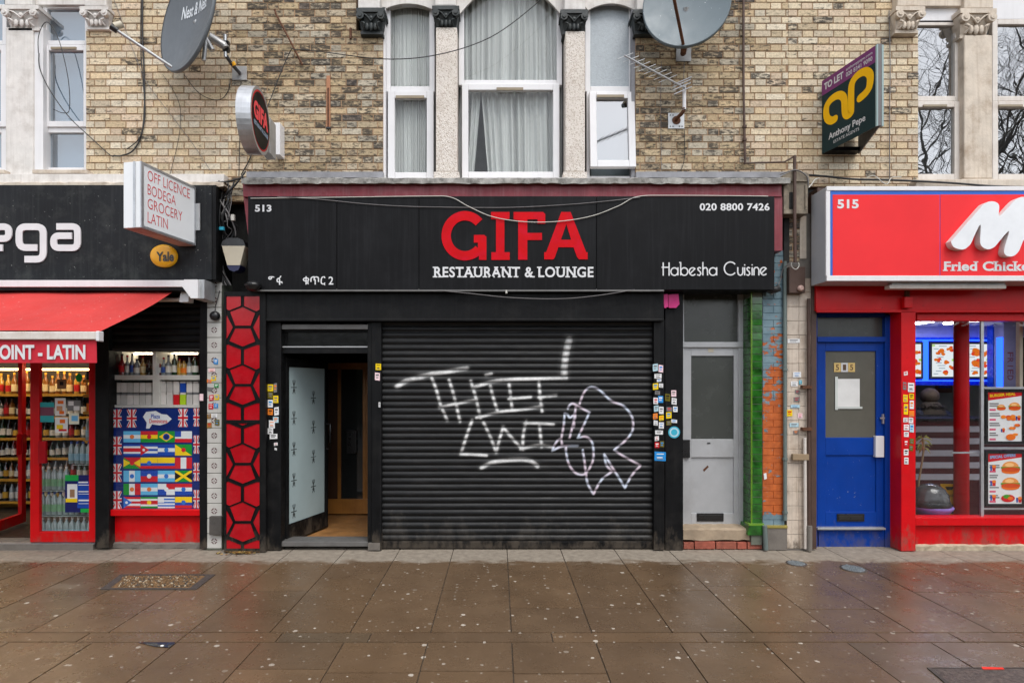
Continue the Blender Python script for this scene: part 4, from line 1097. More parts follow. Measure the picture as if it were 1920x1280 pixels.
# peeling blue brick strip, plinth, stained tile pier
b = MB(); YP = .02
x0, x1, z0, z1 = X(1430, YP), X(1471, YP), Z(987, YP), Z(470, YP)
rr = random.Random(9); c = 0
while z0 + c * .0765 < z1:
    zz = z0 + c * .0765; off = 0 if c % 2 else .115
    xs = [x0] + [v for v in (x0 + off + k * .225 for k in range(-1, 3)) if x0 + .03 < v < x1 - .03] + [x1]
    for a, d in zip(xs[:-1], xs[1:]):
        e = .002; y0 = YP + rr.uniform(-.002, .002)
        b.hull8([(a + .003, y0, zz + .003), (d - .003, y0, zz + .003), (d - .003, y0, min(z1, zz + .0725)), (a + .003, y0, min(z1, zz + .0725))], [(a + .0005, YP + .006, zz + .0005), (d - .0005, YP + .006, zz + .0005), (d - .0005, YP + .006, min(z1, zz + .0755)), (a + .0005, YP + .006, min(z1, zz + .0755))], PEEL)
    c += 1
b.box(x0, x1, YP + .006, .3, z0, z1, PEEL); b.build("peeling_brick_strip", hM)
b = MB(); b.pbox(1433, 1476, 990, 1031, .0, .3, CONC); b.pbox(1430, 1477, 985, 990, -.008, .25, mat("mustard ledge", (.30, .24, .05), .6, dirt=.6)); b.build("plinth", hM, bevel=.004)
x0, x1 = X(1476, .0), X(1521, .0); z0, z1 = .0, Z(500)
b = MB(); b.box(x0, x1, .012, .3, 0, Z(400), CONC); o = b.build("tiled_pier", hM)
b = MB(); nv = int((z1 - z0) / .1525); tile_grid(b, (x0, .012, z0 + .02), (1, 0, 0), (0, 0, 1), 2, nv, (x1 - x0) / 2, .1525, (0, -1, 0), WTILED, gap=.0025, seed=5); b.build("tiles", o)
b = MB(); b.pbox(1470, 1480, 400, 492, .005, .2, mat("soot black render", (.02, .019, .018), .9, var=.4, bmp=.6)); b.pbox(1500, 1512, 405, 485, .003, .2, STONEB); b.build("torn_render", o)
brick_wall(hM, X(1480), X(1500), Z(490), Z(402), [], .004, tone_dirty, 77, "exposed_brick", thick=.1)
# console block above the pier
b = MB(); CONS = mat("flaking grey console stone", (.24, .20, .15), .9, var=.4, scale=16, dirt=.7, dirtcol=(.06, .05, .04), dscale=8, bmp=.6)
b.pbox(1470, 1515, 335, 398, -.13, .2, CONS); b.pprism([(1466, 340), (1468, 328), (1490, 319), (1516, 325), (1519, 340)], -.15, .2, CONS)
b.pbox(1470, 1515, 394, 401, -.145, .2, CONS); b.pbox(1470, 1475, 345, 394, -.145, -.1, CONS); b.pbox(1510, 1515, 345, 394, -.145, -.1, CONS); b.pbox(1480, 1492, 360, 392, -.135, -.1, DARK)
b.build("console_block", hM, bevel=.005)
# gap between the two fascias on the left: brick above, dark hollow below
brick_wall(hM, X(405, .10), X(470, .10), Z(378, .10), Z(336, .10), [], .10, tone_dirty, 78, "gap_brick", thick=.1)
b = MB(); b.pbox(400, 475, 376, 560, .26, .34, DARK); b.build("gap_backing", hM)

# ================================================================ LEFT BUILDING: GROCERY FRONT
YA = .10
b = MB(); b.box(XL0, X(420, .02), .02, YW + .12, Z(346, .02), Z(326, .02), STONEW); b.build("stone_band", hL, bevel=.006)
rough_ledge(hL, -300, 419, 340, 349, -.10, YW, STONEB, 15, amp=.005)
b = MB(); b.box(XL0, X(404, -.15) - .012, -.135, YW + .10, Z(524, -.15), Z(347, -.15), BLACK); b.build("fascia_box", hL)
sg = thing("shop_sign", "black grocery fascia board with rounded white letters, dusty at its lower edge", "sign", (-5, -.15, Z(524, -.15)))
b = MB(); b.box(-7.4, X(397, -.15), -.15, -.137, Z(524, -.15), Z(347, -.15), BLACKD); b.pbox(398, 405, 347, 524, -.155, -.10, BLACK); b.build("panel", sg, bevel=.002)
b = MB(); fT = on_px(-.153)
def bp(x, v): return (x / 11.294, 400 + v / 11.294)
def rr_path(pts, rad, k=6):
    """Polyline with rounded corners; pts: (x, y, round?)"""
    out = []
    for i, (x, y, r) in enumerate(pts):
        if not r or i in (0, len(pts) - 1): out.append((x, y)); continue
        p = Vector((x, y)); a = (Vector(pts[i - 1][:2]) - p).normalized(); c = (Vector(pts[i + 1][:2]) - p).normalized()
        for j in range(k + 1):
            t = j / k; out.append(tuple((p + a * rad * (1 - t)) * (1 - t) + (p + c * rad * t) * t + (p * (2 * t * (1 - t)) - p * 0) if False else ((p + a * rad) * (1 - t) ** 2 + p * 2 * t * (1 - t) + (p + c * rad) * t ** 2)))
    return out
WB = 140 / 11.294
ribbon(b, [bp(*q) for q in rr_path([(805, 730, 0), (418, 730, 1), (418, 290, 1), (930, 290, 1), (930, 975, 1), (535, 975, 0)], 150)], WB, fT, LWHITE, th=.012)
ribbon(b, [bp(*q) for q in rr_path([(1210, 285, 0), (1655, 285, 1), (1655, 735, 1), (1150, 735, 1), (1150, 480, 1), (1535, 480, 0)], 120)], WB * .98, fT, LWHITE, th=.0125)
ribbon(b, [bp(*q) for q in rr_path([(75, 735, 0), (-420, 735, 1), (-420, 290, 1), (200, 290, 1), (200, 540, 1), (-360, 540, 0)], 110)], WB, fT, LWHITE, th=.013)
ribbon(b, [bp(*q) for q in rr_path([(-560, -20, 0), (-560, 735, 1), (-1080, 735, 1), (-1080, 290, 1), (-640, 290, 0)], 120)], WB, fT, LWHITE, th=.0135)
b.build("white_lettering", sg)
# alarm disc
al = thing("alarm_box", "round yellow alarm box with black writing on the black grocery fascia", "alarm box", P(310, 504, -.15))
b = MB(); c = P(310, 481, -.15); b.lathe([(.135, 0), (.138, .03), (.125, .055), (.09, .063), (.001, .065)], c[0], -.152, c[2], YELL, 28, 'Y', squash=(1, .86)); b.build("case", al)
b = MB(); text_px(b, "Yale", 293, 326, 472, 490, -.221, BLACKP, .03); b.build("lettering", al)
# projecting light box
def offlicence():
    t = thing("projecting_sign", "white box sign listing four red words sticking out over the grocery awning", "sign", (-3.2, -.5, 3.22))
    far, near = Vector((-3.165, -.16, 0)), Vector((-3.30, -.865, 0)); d = near - far; W = d.length; d.normalize(); n = Vector((-d.y, d.x, 0))
    if n.x < 0: n = -n
    z0, z1, th = 3.225, 3.835, .185
    def q(u, o, z): return far + d * u + n * o + Vector((0, 0, z))
    def sl(mb, u0, u1, o0, o1, a, c, m): mb.hull8([q(u0, o1, a), q(u1, o1, a), q(u1, o1, c), q(u0, o1, c)], [q(u0, o0, a), q(u1, o0, a), q(u1, o0, c), q(u0, o0, c)], m)
    b = MB(); sl(b, 0, W, -th, -.008, z0, z1, SWHITE); b.build("case", t, bevel=.004)
    b = MB()
    for u0, u1, a, c in ((0, W, z0, z0 + .022), (0, W, z1 - .022, z1), (0, .02, z0 + .022, z1 - .022), (W - .03, W, z0 + .022, z1 - .022)): sl(b, u0, u1, -.0075, .006, a, c, ALU)
    sl(b, W + .001, W + .008, -.075, -.055, z0, z1, ALU); b.build("frame", t)
    b = MB(); sl(b, .02, W - .03, -.0075, .001, z0 + .022, z1 - .022, SWHITE); b.build("panel", t)
    b = MB(); sl(b, .01, W - .01, -th + .01, -.02, z0 - .004, z0 - .001, mat("rust stained tray", (.40, .24, .19), .6, var=.3, dirt=.6)); b.build("underside", t)
    b = MB(); m = mat("red sign writing", (.62, .05, .06), .5)
    for s, a0, a1, r0, r1 in (("OFF LICENCE", .06, .90, .775, .945), ("BODEGA", .06, .60, .545, .715), ("GROCERY", .06, .74, .315, .485), ("LATIN", .06, .44, .085, .255)):
        text_map(b, s, lambda a, c: q(W - .04 - (W - .06) * (a0 + (a1 - a0) * a), .0025, z0 + .02 + (z1 - z0 - .04) * (r0 + (r1 - r0) * c)), m, -.008)
    b.build("red_lettering", t)
    b = MB(); sl(b, -.01, .0, -.03, .05, z0 + .16, z1 - .17, STEEL); sl(b, -.20 + .0, -.01, -.12, -.06, z0 + .2, z1 - .2, STEEL); b.build("bracket", t)
offlicence()

# awning
aw = thing("awning", "red awning with a white-lettered hanging valance let out over the grocery door", "awning", (-5.5, -.5, 2.2))
ya, yb = -.12, -1.10
zt, zf = Z(538, ya), Z(621, yb)
b = MB(); xl, xr = -7.6, X(336, ya); nx, ny = 40, 14; vs = []
for j in range(ny + 1):
    t_ = j / ny
    for i in range(nx + 1):
        u = i / nx; y = ya + (yb - ya) * t_
        xr_ = X(336, ya) * (1 - t_) + X(187, yb) * t_
        vs.append((xl + (xr_ - xl) * u, y, zt + (zf - zt) * t_ - .03 * math.sin(math.pi * t_) + .007 * math.sin(11 * u + 5 * t_) * t_ + .005 * math.sin(31 * u - 3 * t_) * (1 - t_)))
b.add(vs, [(j * (nx + 1) + i, j * (nx + 1) + i + 1, (j + 1) * (nx + 1) + i + 1, (j + 1) * (nx + 1) + i) for j in range(ny) for i in range(nx)], AWN, True); b.build("canopy", aw)
b = MB(); b.box(xl, X(187, yb), yb - .03, yb + .03, Z(637, yb), Z(622, yb), UPVCB); b.box(X(184, yb), X(190, yb), yb - .035, yb + .035, Z(640, yb), Z(621, yb), UPVC); b.build("front_bar", aw, bevel=.008)
b = MB(); rr = random.Random(2)
for i in range(420):
    x = rr.uniform(xl, X(185, yb)); s = rr.uniform(.006, .016)
    if rr.random() < .5 + .5 * math.sin(x * 9): b.ball((x, yb + rr.uniform(.02, .06), Z(620, yb) + rr.uniform(-.004, .008)), s, MOSS, 6, (1.6, 1, .5))
b.build("moss", aw)
yv = yb + .0
b = MB(); vs = []; n = 50; z0, z1 = Z(680, yv), Z(637, yv)
for i in range(n + 1):
    x = xl + (X(181, yv) - xl) * i / n
    for k_ in range(5): vs.append((x, yv + .006 * math.sin(i * .9) * (1 - k_ / 4), z0 + (z1 - z0) * k_ / 4))
b.add(vs, [(i * 5 + k_, (i + 1) * 5 + k_, (i + 1) * 5 + k_ + 1, i * 5 + k_ + 1) for i in range(n) for k_ in range(4)], mat("red valance cloth", (.55, .012, .03), .7, var=.08, dirt=.3, dirtcol=(.3, .02, .03)), True)
va = b.build("valance", aw)
b = MB(); text_px(b, "POINT - LATIN", -14, 160, 646, 674, yv - .010, LWHITE, .035); b.build("lettering", va)
b = MB(); b.box(xl, X(370, -.30), -.30, -.02, Z(538, -.30), Z(525, -.30), UPVC); b.box(xl, X(345, -.28), -.285, -.02, Z(545, -.28), Z(538, -.28), BLACK); b.build("cassette", aw, bevel=.006)
b = MB(); b.pprism([(345, 524), (371, 524), (371, 559), (358, 559), (340, 535)], -.32, -.05, UPVC); b.pbox(372, 383, 524, 560, -.28, -.05, STEEL); b.pprism([(340, 540), (355, 548), (353, 566), (336, 566)], -.2, -.1, UPVC); b.build("end_bracket", aw, bevel=.004)
b = MB(); b.tube([(X(300, -.2) - .25, -.14, Z(552, -.12)), (X(100, -.6), -.55, Z(580, -.62)), (X(120, yb), yb + .04, Z(630, yb))], .016, BLACK, 8); b.tube([P(255, 562, -.1), P(340, 562, -.1)], .022, UPVCB, 8); b.build("folding_arm", aw)

# shop front frame
b = MB(); b.pbox(178, 204, 545, 1027, .0, .22, BLACK); b.build("door_post", hL, bevel=.005)
b = MB(); b.pbox(374, 388, 545, 1027, .0, .25, BLACK); b.build("door_post", hL, bevel=.005)
b = MB(); z0 = Z(655, .05); zt_ = Z(540, .05); n = int((zt_ - z0) / .075)
for i in range(n):
    b.lathe([(.04, X(190, .05)), (.04, X(378, .05))], 0, .075, z0 + .04 + i * .075, BLACK, 10, 'X', squash=(.6, 1))
b.box(XL0, X(378, .1), .10, .12, z0, zt_ + .1, BLACK); b.build("raised_shutter", hL)
b = MB(); b.pbox(204, 376, 955, 967, .03, .2, RED); b.pbox(204, 376, 967, 1018, .10, .22, RED); b.build("stall_riser", hL, bevel=.005)
rough_ledge(hL, 203, 376, 1017, 1028, .07, .2, CONC, 33, "riser_footing", .008)
b = MB(); b.pbox(204, 209, 655, 957, .05, .18, RED); b.pbox(204, 376, 653, 658, .05, .18, DARK); fr = b.build("display_window", hL, bevel=.003)
g = MB(); g.pbox(209, 375, 658, 956, .060, .066, SHOPGLASS); g.build("pane", fr)
b = MB(); b.pbox(388, 416, 528, 1030, .012, .28, GROUT); pl = b.build("tiled_pier", hL)
b = MB(); tile_grid(b, (X(388, .01), .012, 0.02), (1, 0, 0), (0, 0, 1), 1, 18, X(416, .01) - X(388, .01), .1615, (0, -1, 0), WTILE, motif=MOTIF, seed=8); b.build("tiles", pl)
b = MB(); b.pbox(392, 415, 968, 1003, -.035, .01, mat("rusty grey flap box", (.075, .068, .062), .8, var=.35, dirt=.6, bmp=.4)); b.build("meter_box", label="small rusty dark flap box low on the white tiled pier", cat="meter box", bevel=.004)
# doors: right leaf closed, left leaf swung inwards
def glazed_door(h, p0, p1, zb, zt, name, st=.10, bot=.12, handle=True, hside=0):
    p0, p1 = Vector(p0), Vector(p1); d = p1 - p0; W = d.length; d.normalize(); n = Vector((d.y, -d.x, 0))
    def q(u, o, z): return p0 + d * u + n * o + Vector((0, 0, z))
    def sl(mb, u0, u1, o0, o1, a, c, m): mb.hull8([q(u0, o1, a), q(u1, o1, a), q(u1, o1, c), q(u0, o1, c)], [q(u0, o0, a), q(u1, o0, a), q(u1, o0, c), q(u0, o0, c)], m)
    b = MB(); sl(b, 0, st, 0, .045, zb, zt, RED); sl(b, W - st, W, 0, .045, zb, zt, RED); sl(b, st, W - st, 0, .045, zb, zb + bot, RED); sl(b, st, W - st, 0, .045, zt - .1, zt, RED)
    o = b.build(name, h, bevel=.004)
    g = MB(); sl(g, st - .01, W - st + .01, .018, .026, zb + bot - .01, zt - .09, SHOPGLASS); g.build("pane", o)
    if handle:
        hb = MB(); u = .04 if hside == 0 else W - .19
        sl(hb, u + .07, u + .15, .045, .075, .93, 1.17, REDP); sl(hb, u, u + .075, .0455, .052, .92, 1.18, RED); hb.build("handle", o, bevel=.004)
    return o
glazed_door(hL, (X(57, .06), .10, 0), (X(184, .06), .10, 0), .075, 2.30, "glazed_door", st=.098, bot=.115)
glazed_door(hL, (-5.76, .10, 0), (-5.93, 1.0, 0), .075, 2.30, "glazed_door", st=.085, hside=1)
b = MB(); b.box(XL0, X(184, .1), .02, .30, -.005, .06, CONC); b.box(XL0, X(184, .1), .04, .10, .06, .066, ALU); b.build("threshold", hL)
b = MB(); b.box(XL0, X(390, .3), .22, 5.8, -.01, .045, mat("dark shop floor", (.03, .025, .022), .35)); b.build("shop_floor", hL)
b = MB(); b.box(X(388, .3), X(388, .3) + .06, .25, 5.8, .0, 3.0, DARK); b.build("shop_wall", hL)
b = MB(); b.box(XL0, X(390, .3), .25, 5.8, 2.62, 2.66, mat("shop ceiling", (.35, .33, .3), .8)); b.build("shop_ceiling", hL)

# bottles and packs
def bottle_proto(name, label, cat, group, body, cap, lab, h=.30, r=.036, shoulder=.62, loc=(0, 0, 0)):
    t = thing(name, label, cat, loc, group); x, y, z = loc
    b = MB(); b.lathe([(r, .0), (r, h * shoulder), (r * .42, h * (shoulder + .14)), (r * .36, h * .94)], x, y, z, body, 10); b.build("glass_body", t)
    b = MB(); b.lathe([(r * .42, h * .90), (r * .42, h)], x, y, z, cap, 8); b.build("cap", t)
    b = MB(); b.lathe([(r * 1.02, h * .14), (r * 1.02, h * .46)], x, y, z, lab, 10); b.build("paper_label", t)
    return t
def copy_thing(o, loc, label=None, mats=None):
    c = o.copy(); COL.objects.link(c); c.location = loc
    if label: c["label"] = label
    for ch in list(o.children):
        d = ch.copy(); COL.objects.link(d); d.parent = c
    return c
GB = {k: mat("bottle " + k, v, .08, var=.1, spec=.8) for k, v in dict(dark=(.012, .010, .008), amber=(.20, .075, .012), green=(.012, .045, .015), clear=(.20, .22, .22), red=(.16, .012, .012), gold=(.42, .24, .04)).items()}
LB = {k: flat("label " + k, v, .6) for k, v in dict(white=(220, 215, 205), red=(180, 30, 35), gold=(205, 160, 60), cream=(225, 205, 160), black=(25, 25, 25), blue=(50, 80, 150), orange=(230, 120, 30)).items()}
shelf_lab = ["bottle on the top, brightest shelf behind the grocery doors", "bottle on the second shelf down behind the grocery doors", "bottle on the third shelf down behind the grocery doors", "bottle on the fourth shelf down behind the grocery doors", "bottle on the fifth shelf down behind the grocery doors", "bottle on the lowest shelf behind the grocery doors"]
combos = [("dark", "white"), ("amber", "cream"), ("green", "white"), ("dark", "gold"), ("red", "red"), ("clear", "white"), ("gold", "red")]
ysh = 1.85
su = thing("shelf_unit", "tall dark shelving with yellow price strips along the back of the grocery", "shelf unit", (-6.4, ysh, .045))
x0, x1 = -7.7, X(178, ysh) + .6
PRICE = flat("yellow price strip", (190, 140, 50)); SHB = mat("dark shelf", (.05, .04, .03), .6)
rows_py = [739, 781, 821, 858, 898, 940]
b = MB(); b.box(x0, x1, ysh + .36, ysh + .40, .045, 2.45, SHB); b.build("back_panel", su)
protos = {}
for ri, py in enumerate(rows_py):
    z = Z(py, ysh)
    b = MB(); b.box(x0, x1, ysh, ysh + .36, z - .02, z, SHB); sh = b.build("shelf", su)
    b = MB(); b.box(x0, x1, ysh - .008, ysh - .001, z - .028, z + .006, PRICE); b.build("price_strip", sh)
    rr = random.Random(40 + ri); x = X(-120, ysh) - .2
    protos_r = []
    while x < X(172, ysh):
        cb = combos[(1 if rr.random() < .6 else 6) if ri == 0 else rr.randrange(6)]
        if cb not in [p_[0] for p_ in protos_r]:
            o = bottle_proto("bottle", cb[0] + " " + shelf_lab[ri] if False else {"dark": "dark", "amber": "amber", "green": "green", "red": "deep red", "clear": "clear", "gold": "golden"}[cb[0]] + " " + shelf_lab[ri], "bottle", "bottles on the lit back shelves of the grocery", GB[cb[0]], LB["gold"] if ri == 0 else LB["black"], LB[cb[1]], h=.27 if ri else .31, r=.034, loc=(x, ysh + .09, z))
            protos_r.append((cb, o))
        else: copy_thing(dict((a, c_) for a, c_ in protos_r)[cb], (x, ysh + .09, z)).scale = (1, 1, rr.uniform(.82, 1.1))
        x += rr.uniform(.072, .10)
# warm strip lamps of the grocery
WARM = emit("warm lamp", (1.0, .64, .30), 9)
cl = thing("strip_lamp", "warm strip lamp over the top bottle shelf of the grocery", "lamp", (-6.4, ysh - .1, 2.4))
b = MB(); b.box(x0 + .2, x1 - .3, ysh - .02, ysh + .03, Z(694, ysh), Z(691, ysh), WARM); b.build("tube", cl)
b = MB(); b.box(x0 + .15, x1 - .25, ysh - .05, ysh + .05, Z(690.5, ysh), Z(680, ysh), SHB); b.build("housing", cl)
cl = thing("strip_lamp", "white ceiling lamp inside the grocery doorway", "lamp", (-5.6, 1.0, 2.58))
b = MB(); b.box(-6.3, -5.1, .95, 1.02, 2.575, 2.60, emit("grocery ceiling lamp", (1, .82, .6), 22)); b.build("tube", cl)
b = MB(); b.box(-7.7, -6.6, 1.25, 1.32, 2.575, 2.60, bpy.data.materials["grocery ceiling lamp"]); b.build("tube", cl)
b = MB(); b.box(-6.35, -5.05, .92, 1.05, 2.602, 2.62, SHB); b.build("housing", cl)
# side shelving on the right of the grocery, seen end on through the glass
su = thing("shelf_unit", "crammed side shelving of packets to the right behind the grocery's closed glass door", "shelf unit", (-4.6, 1.1, .045))
xs_ = X(184, .75)
b = MB(); b.box(xs_ + .30, xs_ + .34, .75, 1.75, .045, 2.5, SHB); b.build("back_panel", su)
PK = [LB[k_] for k_ in ("orange", "gold", "red", "cream", "white", "black")]
rr = random.Random(12)
for py in (712, 740, 772, 800, 826, 850):
    z = Z(py, .95); b = MB(); b.box(xs_ - .32, xs_ + .30, .95, 1.5, z - .02, z, SHB); s_ = b.build("shelf", su); b = MB(); b.box(xs_ - .32, xs_ + .30, .94, .949, z - .03, z + .004, PRICE); b.build("price_strip", s_)
    x = xs_ - .30
    k_ = 0
    while x < xs_ + .22:
        wd = rr.uniform(.05, .085); b = MB(); b.box(x, x + wd, .97, 1.1, z + .001, z + rr.uniform(.08, .13), PK[rr.randrange(len(PK))]); b.build("packet", label="packet on the side shelves behind the closed glass door", cat="packet", group="packets on the grocery side shelves", bevel=.004); x += wd + .012
# water bottles behind the right leaf
WB_ = mat("pale plastic bottle", (.26, .34, .33), .12, var=.15, spec=.8); WL = flat("green label", (120, 170, 130)); WL2 = flat("pale blue label", (150, 190, 205))
wp = []
rr = random.Random(8)
for row, (zb, xs0, xs1, y_) in enumerate(((.05, 74, 180, .26), (.33, 74, 180, .27), (.61, 74, 125, .28), (.88, 128, 180, .40), (1.14, 160, 182, .46))):
    x = X(xs0, y_) + .04
    while x < X(xs1, y_):
        lab = ("small water bottle behind the closed glass door, in the %s row from the floor" % ["lowest", "second", "third", "fourth", "highest"][row])
        key = row
        if key >= len(wp): wp.append(bottle_proto("water_bottle", lab, "bottle", "water bottles stacked behind the glass door", WB_, LB["blue"] if row % 2 else LB["white"], WL if row in (1, 2) else WL2, h=.25, r=.031, shoulder=.72, loc=(x, y_, zb)))
        else: copy_thing(wp[key], (x, y_, zb))
        x += .066
for zb in (.045, .325, .605):
    pass
wc = thing("crate_shelf", "clear plastic trays the water packs are stacked on", "tray", (-4.6, .3, .045))
for zb, a, c, yy in ((.318, 74, 182, .20), (.598, 74, 128, .20), (.868, 128, 182, .33), (1.13, 158, 184, .39)):
    b = MB(); b.box(X(a, .26), X(c, .26), yy, yy + .22, zb, zb + .008, WB_); b.build("tray", wc)
# stickers and posters on the door glass
yg = .068
def card(name, label, cat, parts, y, th=.0015, group=None):
    """A printed card: parts are (px0, px1, py0, py1, material) from back to front."""
    b = MB()
    for i, (a, c, d, e, m) in enumerate(parts): b.pbox(a, c, d, e, y - .0006 * i, y + th if i == 0 else y - .0006 * i + .0003, m)
    return b.build(name, label=label, cat=cat, group=group)
TEAL = flat("teal", (50, 160, 165)); BRN = flat("biscuit", (150, 115, 85)); SKIN = flat("tan print", (205, 150, 110)); DBL = flat("dark blue print", (25, 30, 90)); GRN = flat("green print", (30, 160, 70)); YEL = SC["yellow"]; WHT = SC["white"]; BLU = flat("blue print", (25, 70, 165)); REDF = flat("red print", (200, 25, 35)); ORG = flat("orange print", (230, 110, 30)); LBL = flat("light blue print", (110, 180, 225)); GRY = SC["grey"]
card("poster", "teal poster with a dark band on the grocery's glass door", "poster", [(75, 101, 754, 791, TEAL), (75, 101, 763, 779, flat("dark pink print", (120, 70, 90)))], yg)
card("poster", "upper white poster with two round orange pictures on the grocery's glass door", "poster", [(103, 123, 746, 779, WHT), (108, 119, 751, 757, ORG), (106, 117, 761, 770, SKIN), (111, 120, 770, 776, ORG)], yg)
card("poster", "lower tilted white poster with orange pictures on the grocery's glass door", "poster", [(103, 127, 782, 811, WHT), (112, 122, 786, 793, ORG), (106, 118, 796, 804, YEL), (110, 125, 804, 808, REDF)], yg)
card("poster", "grey block-pattern sticker on the grocery's glass door", "poster", [(126, 151, 750, 770, SC["grey"]), (128, 138, 752, 760, WHT), (138, 149, 761, 769, WHT)], yg)
card("poster", "cream poster with a blue picture on the grocery's glass door", "poster", [(129, 148, 774, 795, flat("cream", (225, 225, 205))), (134, 146, 779, 789, LBL)], yg)
card("poster", "small brown hanging card high on the grocery's glass door", "poster", [(107, 124, 711, 729, BRN), (112, 119, 715, 722, SC["black"])], yg)
card("poster", "large blue and green service poster low on the grocery's glass door", "poster", [(122, 177, 890, 960, DBL), (122, 147, 890, 901, GRN), (145, 177, 902, 952, BLU), (126, 145, 907, 934, WHT), (131, 140, 917, 932, BRN), (123, 145, 934, 941, YEL), (151, 178, 953, 960, GRN), (147, 165, 902.5, 905, WHT), (147, 168, 908, 909.5, WHT), (147, 166, 920, 922, WHT), (147, 168, 925, 926, WHT), (147, 168, 936, 939, WHT), (147, 166, 943, 944, WHT), (169, 174, 902, 907, YEL), (169, 174, 919, 924, YEL), (169, 174, 935, 940, YEL)], yg)
b = MB(); c = P(148, 708, yg); b.lathe([(.048, 0), (.048, .002)], c[0], yg, c[2], GRN, 18, 'Y', squash=(.7, 1)); b.build("sticker", label="green oval sticker high on the grocery's glass door", cat="sticker")

# window display: white shelves
su = thing("display_shelves", "white shelves of bottles and white boxes in the window above the flag poster", "shelf unit", (-3.9, .16, Z(765, .16)))
ys0 = .095; SHW = mat("white melamine", (.62, .60, .56), .45, var=.04)
for nm, a, c, d, e, y1 in (("shelf", 208, 375, 703, 712, .52), ("shelf", 208, 375, 759, 764, .52), ("side_panel", 207, 214, 655, 703, .52), ("side_panel", 207, 214, 712, 759, .52), ("divider", 286, 292, 658, 703, .52), ("divider", 286, 299, 712, 759, .52), ("top_board", 208, 375, 655, 658, .52)):
    b = MB(); b.pbox(a, c, d, e, ys0, y1, SHW); b.build(nm, su, bevel=.002)
b = MB(); b.box(X(208, .52), X(385, .52), .52, .54, Z(764, .52), Z(712, .52), SHW); b.build("back_panel", su)
rr = random.Random(31); yb_ = .18; zt2 = Z(703, ys0)
liq = [("dark", "red", 212), ("dark", "cream", 221), ("red", "red", 229), ("clear", "white", 239), ("clear", "blue", 248), ("clear", "white", 257), ("gold", "cream", 268), ("dark", "black", 279), ("red", "white", 297), ("clear", "blue", 307), ("clear", "white", 316), ("green", "white", 327), ("gold", "gold", 337), ("gold", "orange", 345), ("clear", "white", 355), ("green", "white", 366)]
ordn = ["first", "second", "third", "fourth", "fifth", "sixth", "seventh", "eighth", "ninth", "tenth", "eleventh", "twelfth", "thirteenth", "fourteenth", "fifteenth", "sixteenth", "seventeenth", "eighteenth", "nineteenth", "twentieth"]
for i, (a, c, px) in enumerate(liq):
    bottle_proto("spirit_bottle", "spirit bottle, %s from the left on the top shelf of the window display" % ordn[i], "bottle", "spirit bottles in the window display", GB[a], LB["red"] if i % 3 == 0 else LB["black"], LB[c], h=rr.uniform(.17, .24), r=rr.choice([.026, .030, .034]), shoulder=rr.choice([.55, .66]), loc=(X(px, yb_), yb_, zt2 + .001))
zt3 = Z(759, ys0); k_ = 0
BX = [flat("pale box %d" % i, v, .5) for i, v in enumerate(((205, 200, 196), (190, 186, 182), (214, 208, 204), (120, 120, 122)))]
def carton(px0, px1, zb, h, m, lid, label):
    t = thing("carton", label, "box", (X((px0 + px1) / 2, .13), .13, zb), "small cartons in the window display")
    b = MB(); b.box(X(px0, .13), X(px1, .13), .13, .24, zb, zb + h, m); b.build("case", t, bevel=.002)
    b = MB(); b.box(X(px0, .13) + .004, X(px1, .13) - .004, .128, .24, zb + h + .0005, zb + h + .022, lid); b.build("lid", t, bevel=.002)
for row in range(2):
    zb = zt3 + .002 + row * .135
    for i in range(6):
        carton(215 + i * 11.7, 225.6 + i * 11.7, zb, .105, BX[rr.randrange(3)], BX[3] if row == 0 else SC["black"], "pale carton with a dark lid, %s in the %s row left of the divider" % (ordn[i], ["lower", "upper"][row]))
    for i in range(6):
        m = [BX[0], BX[1], BX[2], BLU, BX[2], BX[0]][i] if row == 1 else [BX[2], BX[0], REDF, flat("lime box", (170, 200, 40)), BX[1], BX[2]][i]
        carton(300 + i * 12.4, 311 + i * 12.4, zb, .10 if row else .11, m, BX[rr.randrange(4)], "carton, %s in the %s row right of the divider" % (ordn[i], ["lower", "upper"][row]))
dl = thing("strip_lamp", "slim warm lamp fixed under the top board of the bottle display window", "lamp", (-3.9, .45, 2.1))
b = MB(); b.box(X(216, .45), X(370, .45), .44, .46, Z(664, .45), Z(661.5, .45), emit("display lamp", (1, .86, .62), 9)); b.build("tube", dl)
b = MB(); b.box(X(214, .45), X(372, .45), .43, .48, Z(661, .45), Z(658.5, .45), SHW); b.build("housing", dl)
